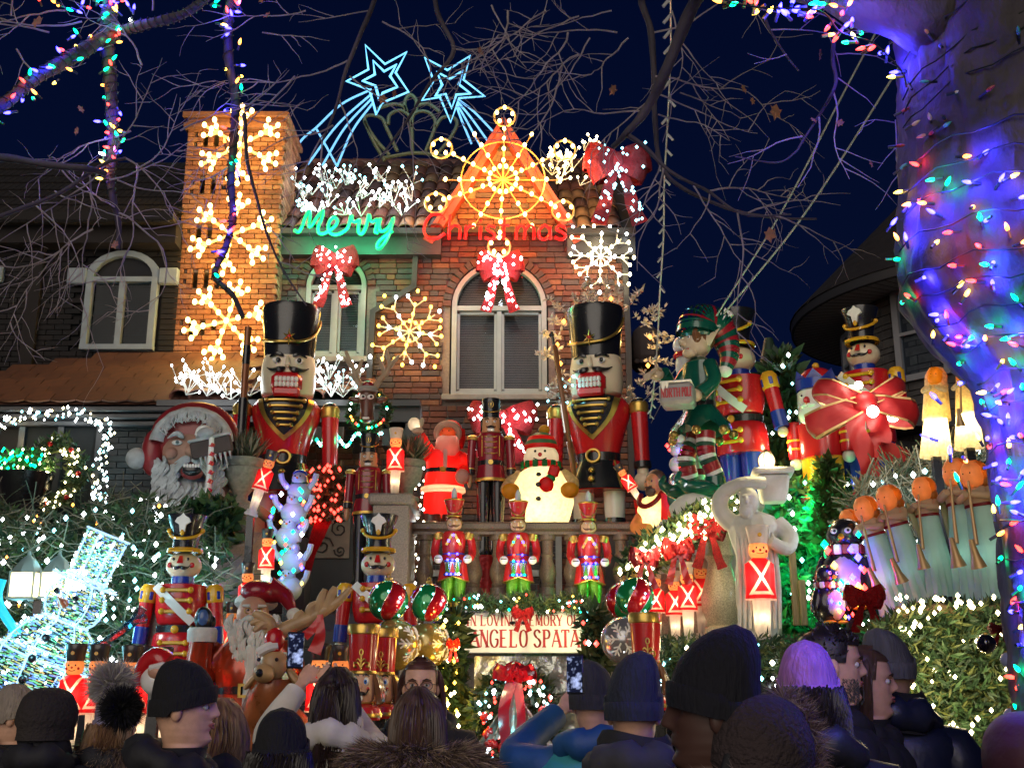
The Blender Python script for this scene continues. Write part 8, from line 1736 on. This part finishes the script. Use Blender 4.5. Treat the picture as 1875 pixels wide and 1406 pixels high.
    jk = o.build('coat', t, 75); MB(mat('trousers dark', (.02, .022, .03), .8)).tube([(-.095, 0, .9), (-.10, -.005, .5), (-.10, .02, .06)], [.115, .085, .07], 14).tube([(.095, 0, .9), (.10, -.005, .5), (.10, .02, .06)], [.115, .085, .07], 14).build('trousers', t); MB(black).box((-.10, -.04, .045), (.095, .27, .09), bv=.03).build('shoe', t); MB(black).box((.10, -.04, .045), (.095, .27, .09), bv=.03).build('shoe', t)
    if nrv:
        MB(cloth('collar white', (.6, .59, .6))).grid([[((r_ * cos(2 * PI * i / 36)), r_ * sin(2 * PI * i / 36) + .012, z - .02 * sin(2 * PI * i / 36 + PI)) for i in range(36)] for r_, z in ((.165, 1.43), (.14, 1.47), (.10, 1.495), (.082, 1.50), (.075, 1.47))], True).build('collar', t, 75)
    if collar:
        cmm = cloth(*collar); o = MB(cmm); rows = []
        for r_, z in ((.15, 1.375), (.125, 1.41), (.108, 1.45), (.115, 1.49), (.10, 1.515), (.088, 1.50)): rows.append([(r_ * cos(2 * PI * i / 36) * (1.05 + .06 * noise.noise((i * .5, z * 20, px))), r_ * sin(2 * PI * i / 36) * .98 + .01, z + .012 * sin(2 * PI * i / 36 * 2) + (.02 if sin(2 * PI * i / 36) > 0 else -.03)) for i in range(36)])
        o.grid(rows, True).build('collar', t, 75)
    zc = CH_ + .125
    if hair:
        kind, m, L_ = hair; hm = hairm[m]; o = MB(hm)
        if kind == 'short':
            rows = cap_rows(px, 1.09)
            o.grid(rows, True); 
            for i in range(420):
                k = random.choice(rows[2:]); p = V(random.choice(k)); o.tube([p, p + V((uni(-.012, .012), uni(-.012, .012), uni(.0, .014)))], .0025, 3, cap=False)
        else:
            if not hat: o.grid(cap_rows(px, 1.06, .185, .05), True)
            for i in range(int(1500 if kind != 'pony' else 1100)):
                a = uni(-.25, PI + .25); sw = 1 if a > -.1 and a < PI + .1 else .6; top_ = V((.02 * cos(a), .015 + uni(-.05, .05), CH_ + .245)); r1 = V((.086 * cos(a), .015 + .103 * sin(a), CH_ + uni(.11, .18)))
                wv = .02 if kind == 'wavy' else .006; ln_ = L_ * uni(.7, 1.05); ph = uni(0, 6)
                if kind == 'pony' and i % 2: r2 = V((uni(-.03, .03), .125, CH_ + .14)); P = [top_, r1 * 1.0, r2, r2 + V((uni(-.04, .04), .02, -ln_ * .5)), r2 + V((uni(-.05, .05), .01, -ln_))]
                else: P = ([V((r1.x, r1.y, CH_ + .10))] if hat else [top_, r1]) + [V((.094 * cos(a) * (1 + .25 * f) + wv * sin(ph + f * 9), .02 + .112 * sin(a) * (1 + .12 * f) + wv * cos(ph + f * 8) + .02 * f, r1.z - ln_ * f)) for f in (.3, .55, .8, 1)]
                P = cat(P, 3); n = len(P); w_ = uni(.002, .0045); sd_ = V((-sin(a), cos(a), 0)); o.grid([[p - sd_ * w_ * (1 - .7 * j / n), p + V((cos(a), sin(a), 0)) * .003, p + sd_ * w_ * (1 - .7 * j / n)] for j, p in enumerate(P)])
        o.build('hair', t, 80)
    if beard:
        o = MB(hairm['black'])
        for i in range(1500):
            a = uni(-PI * .95, -.05 * PI); z = uni(-.005, .055) if abs(cos(a)) < .5 else uni(.0, .075); w_, f_, b_ = lerp_tab(HP, z)
            if abs(cos(a)) < .35 and .045 < z: z = .074 + uni(-.003, .005)
            p = V((w_ * cos(a), f_ * sin(a) - (.012 if abs(cos(a)) < .4 else .0), CH_ + z)); o.tube([p, p + V((0, -.002, -.006))], .0008, 3, cap=False)
        o.build('beard', t, 0)
    if hat:
        nm, col, style = hat[:3]; km = knit(nm, col); o = MB(km); rows = []; tip = hat[3] if len(hat) > 3 else (0, .01, .0); e = extra
        lo = .118
        for i in range(15):
            f = i / 14; row = []; zt_ = lo + (.236 + e - lo) * f; ww = (1 - f ** 3.2) ** .5 if f < 1 else .02
            for k in range(44):
                a = 2 * PI * k / 44; fr = -.018 if sin(a) > .2 else (.030 * max(0, -sin(a))); rib = 1 + (.012 * (k % 2) if style == 'rib' else 0) + .035 * noise.noise((cos(a) * 2 + px, sin(a) * 2, f * 4)); r_ = (.090 * (1 - .08 * f)) * ww * rib
                row.append((r_ * cos(a) + tip[0] * f * f, (r_ * 1.18 * sin(a)) + .008 + tip[1] * f * f, CH_ + zt_ + fr * (1 - f)))
            rows.append(row)
        o.grid(rows, True); lowr = rows[0]; o.grid([[(x * k, (y - .008) * k + .008, z + dz) for x, y, z in lowr] for k, dz in ((.97, -.012), (1.06, -.012), (1.075, .015), (1.06, .042), (1.0, .045))], True); h_ = o.build('beanie', t, 75)
        if len(hat) > 4: c_, r_, fm = hat[4]; o = MB(); [spray(o, V(c_) , r_, fm, 4, .028, V((uni(-1, 1), uni(-1, 1), uni(-1, 1))).normalized()) for i in range(1500)]; o.m(fm[0]).ell(c_, r_ * .72, 14, 10); o.build('pompom', h_, 0)
    if hoodup:
        o = MB(hoodup[0] if not isinstance(hoodup[0], tuple) else cloth(*hoodup[0])); rows = []
        for i in range(16):
            f = i / 15; th = PI * (.02 + .72 * f); row = []
            for k in range(30):
                a = R(-40) + R(260) * k / 29; r_ = .128 * sin(th) ** .7 if f < .75 else .118; row.append((r_ * 1.0 * cos(a) * (1 + .05 * noise.noise((k * .3, i * .4, px))), .02 + r_ * 1.15 * sin(a), CH_ + .13 + .135 * cos(th)))
            rows.append(row)
        o.grid(rows); h_ = o.build('hood', t, 75)
        if len(hoodup) > 1:
            o = MB()
            for row in rows[2:]:
                for p in (row[0], row[-1], row[1], row[-2]):
                    for q in range(26): spray(o, V(p), .05, hoodup[1], 3, .018)
            o.build('fur_trim', h_, 0)
    if fur:
        fm, c0, n_, rr_, zz0, zz1, ln_ = fur; o = MB()
        for i in range(n_):
            a = uni(0, 2 * PI); f = rnd(); r_ = rr_ * (.45 + .55 * f); p = V((r_ * 1.15 * cos(a), r_ * .8 * sin(a) + c0, zz1 + (zz0 - zz1) * f * f)); d = V((cos(a), sin(a), -.9 * f - .1)); [spray(o, p + V((uni(-.02, .02), uni(-.02, .02), uni(-.01, .01))), ln_ * .8, fm, 3, .02, d) for q in range(3)]
        o.m(fm[1]).lathe([(rr_ * .95, zz0 - .03), (rr_ * .9, zz0 + .03), (rr_ * .6, zz1 - .02), (.08, zz1)], 26, (0, c0, 0), sx=1.15, sy=.8); o.build('fur_collar', t, 0)
    return t
BK = ('coat black', (.014, .014, .018)); NV = ('coat navy', (.012, .016, .040), .5); CHA = ('coat charcoal', (.045, .045, .055), .8)
def raised(q, hx, hy, hz): return [(q * .20, 0, 1.33), (q * .27, -.12, 1.22), (hx, hy, hz)]
person('person at the far left edge in a beige beanie, face turned right', 34, 1250, 6.0, 105, ('beanie beige', (.30, .25, .20), 'plain'), None, BK)
person('person seen from behind with a dark knit hood up, black puffer coat', 97, 1251, 5.4, 172, None, None, BK, True, hoodup=(('hood knit', (.030, .024, .022), .9, .8, 60),), eye=False, collar=BK)
person('person in a lavender beanie with a big white fur pompom and fur collar', 220, 1262, 5.6, 150, ('beanie lavender', (.36, .32, .48), 'rib', (0, .02, 0), ((-.01, .06, CH_ + .30), .095, [mat('white fur', (.6, .57, .52), .9), mat('white fur2', (.45, .42, .38), .9)])), ('long', 'blond', .22), BK, fur=(furm, .02, 900, .20, 1.40, 1.52, .06))
person('young person in profile facing right, black pompom beanie and white-collared black jacket', 346, 1205, 4.25, 92, ('beanie black', (.008, .008, .010), 'rib', (0, .03, 0), ((0, .215, CH_ + .115), .062, [mat('black fur', (.01, .01, .012), .9)])), None, ('jacket black white', (.016, .016, .02)), )
person('person from behind with long wavy blond-brown hair, beside the black beanies', 412, 1268, 4.9, 172, None, ('wavy', 'blond', .46), BK, eye=False, extra=.03)
person('person in a plain black beanie seen from behind, below the raised arms', 519, 1294, 3.9, 178, ('beanie black2', (.010, .010, .013), 'rib'), ('long', 'black', .18), BK, eye=False)
pq = person('person in a cream hoodie with dark tied-back hair, raising a phone with both hands', 622, 1214, 5.5, 168, None, ('pony', 'dark', .34), ('hoodie cream', (.72, .68, .58), .85), arms={-1: [(-.20, 0, 1.35), (.0, -.34, 1.44), (.19, -.44, 1.65)], 1: [(.20, 0, 1.35), (.41, -.22, 1.44), (.345, -.42, 1.66)]}, extra=.025, eye=False, collar=('hoodie cream', (.72, .68, .58), .85))
person('woman with glasses and dark reddish hair facing the camera, grey scarf over a black coat', 772, 1196, 6.0, 0, None, ('long', 'red', .26), BK, extra=.025, glasses=True, collar=('scarf grey', (.30, .28, .26), .9))
person('person from behind with long straight brown hair over a wide tan fur collar', 768, 1246, 4.5, 178, None, ('long', 'brown', .40), BK, eye=False, extra=.03, fur=(furm, .02, 2600, .29, 1.32, 1.51, .085))
pr_ = person('person in a charcoal beanie and blue jacket with cyan yoke, holding up a phone', 1085, 1207, 5.0, 172, ('beanie charcoal', (.035, .035, .038), 'plain', (.02, .03, 0)), None, ('jacket blue', (.015, .08, .24), .6), arms={1: [(.20, 0, 1.35), (.32, -.08, 1.40), (.16, -.34, 1.57)]}, eye=False)
o = MB(cloth('jacket cyan', (.04, .30, .36), .6)); rows = [[(r_ * 1.12 * cos(a), r_ * .76 * sin(a), z) for a in [R(-20 + 220 * k / 24) for k in range(25)]] for r_, z in ((.222, 1.27), (.218, 1.345), (.17, 1.40), (.10, 1.45))]; o.grid(rows).build('yoke', pr_, 75)
person('person in a tall navy beanie with black neck warmer, grey jacket and red strap', 1158, 1191, 4.0, 168, ('beanie navy', (.022, .026, .045), 'plain', (-.03, .02, .02)), None, CHA, eye=False, extra=.07, collar=('gaiter black', (.02, .02, .022), .9, .8))
o = MB(cloth('strap red', (.22, .02, .03), .8)); rows = [[(r_ * 1.1 * cos(a), r_ * .85 * sin(a) + .02, z) for a in [R(10 + 110 * k / 12) for k in range(13)]] for r_, z in ((.165, 1.385), (.16, 1.41), (.135, 1.44))]; o.grid(rows).build('scarf', [q for q in bpy.data.objects if q.name.startswith('person')][-1], 75)
person('nearest person in profile facing left, huge black beanie, face in deep shadow', 1296, 1143, 2.9, -98, ('beanie jet', (.006, .006, .012), 'plain', (.0, .055, .03)), None, ('coat jet', (.008, .008, .012)), extra=.085, eye=False, wide=.95, collar=('coat jet', (.008, .008, .012)), sk=mat('shaded skin', (.07, .032, .024), .5, var=.15))  # shade on the face is put into a darkened skin colour
person('person with a brown fleece hood and mauve fur trim, in front of the purple beanie', 1392, 1270, 2.9, 150, None, None, ('coat plum', (.03, .022, .032)), hoodup=(('fleece brown', (.045, .03, .032), .95, 1, 70), furp), eye=False, fur=(furp, .03, 1500, .23, 1.38, 1.54, .09), extra=.03)
person('person in a purple beanie with black puffer jacket, seen from behind', 1474, 1171, 3.9, 165, ('beanie purple', (.42, .17, .50), 'plain'), ('long', 'black', .16), ('puffer black', (.022, .022, .028), .5), True, eye=False, collar=('hood black', (.016, .016, .018)))
person('bearded man in profile with short black hair, looking right', 1516, 1145, 4.5, 88, None, ('short', 'black', 0), BK, extra=.012, beard=True)
person('woman in profile smiling to the right, brown hair under a grey hood', 1576, 1176, 4.7, 82, None, ('long', 'brown', .34), BK, extra=.02)
person('person in a slouchy grey beanie with black fleece collar and navy quilted puffer', 1622, 1150, 4.9, 160, ('beanie grey', (.11, .11, .115), 'plain', (.03, .05, 0)), None, ('puffer navy', (.014, .018, .045), .4), True, eye=False, extra=.035, collar=('fleece black', (.010, .010, .012), .95))
person('person in a maroon hooded jacket at the bottom right edge, mostly out of view', 1872, 1290, 3.2, 200, None, None, ('jacket maroon', (.07, .02, .035), .7), hoodup=(('jacket maroon', (.07, .02, .035), .7),), eye=False)
phs = mat('phone screen', (.01, .01, .012), .15); _n = phs.node_tree.nodes; _l = phs.node_tree.links; _v = _n.new('ShaderNodeTexNoise'); _v.inputs['Scale'].default_value = 45; _c = _n.new('ShaderNodeTexCoord'); _r = _n.new('ShaderNodeValToRGB'); _r.color_ramp.elements[0].position = .48; _r.color_ramp.elements[0].color = (.004, .006, .02, 1); _r.color_ramp.elements[1].position = .75; _r.color_ramp.elements[1].color = (.5, .6, 1, 1); _l.new(_c.outputs['Object'], _v.inputs[0]); _l.new(_v.outputs['Fac'], _r.inputs[0]); _l.new(_r.outputs[0], _n['Principled BSDF'].inputs['Emission Color']); _n['Principled BSDF'].inputs['Emission Strength'].default_value = .5
def phone(label, px, py, Y, h, rz=180):
    t = root('phone', label, 'phone', at(px, py, Y), R(rz)); MB(mat('phone case', (.015, .015, .018), .3)).box((0, .0, 0), (h * .48, .009, h), bv=.006).build('body', t); e = MB(phs).box((0, .006, 0), (h * .43, .004, h * .9)); e.build('screen', t); return t
phone('black phone held up by both hands of the person in cream', 541, 1190, 4.98, .15, 205); phone('phone held up in front of the charcoal beanie, edge showing', 1053, 1234, 4.6, .15, 150)
# ================================================================ stands under the raised figures
bpy.context.view_layer.update()
for t in [o for o in bpy.data.objects if not o.parent and o.get('category') in ('nutcracker', 'toy soldier', 'santa', 'snowman', 'nativity figure', 'angel', 'penguin', 'bauble', 'statue', 'elf', 'reindeer', 'lantern', 'baluster', 'post', 'sign', 'wreath', 'bird figure')]:
    if not t.children or t.name.startswith(('mounted', 'frosted', 'lit_wreath', 'porch_lantern', 'santa_plaque', 'memorial')): continue
    p = t.matrix_world.translation; x, y, z = p; g = 1.2
    if t['category'] == 'bauble': z -= t.scale.x * .97
    if y > 12.9 and -3.1 < x < 2.85: g = PZ
    elif sx0 < x < sx1 and y > 9.1: g = 2.6 - .19 * int(max(0, (12.9 - y)) / .29)
    if z - g < .07: continue
    big = t.scale.x > 2.5; w_ = .75 if big else .07
    o = MB(dkstone if big else black).box((x, y, (z + g) / 2), (w_, .45 if big else .06, z - g + .01)).build('stand', t, 0)
    o.matrix_parent_inverse = t.matrix_world.inverted()
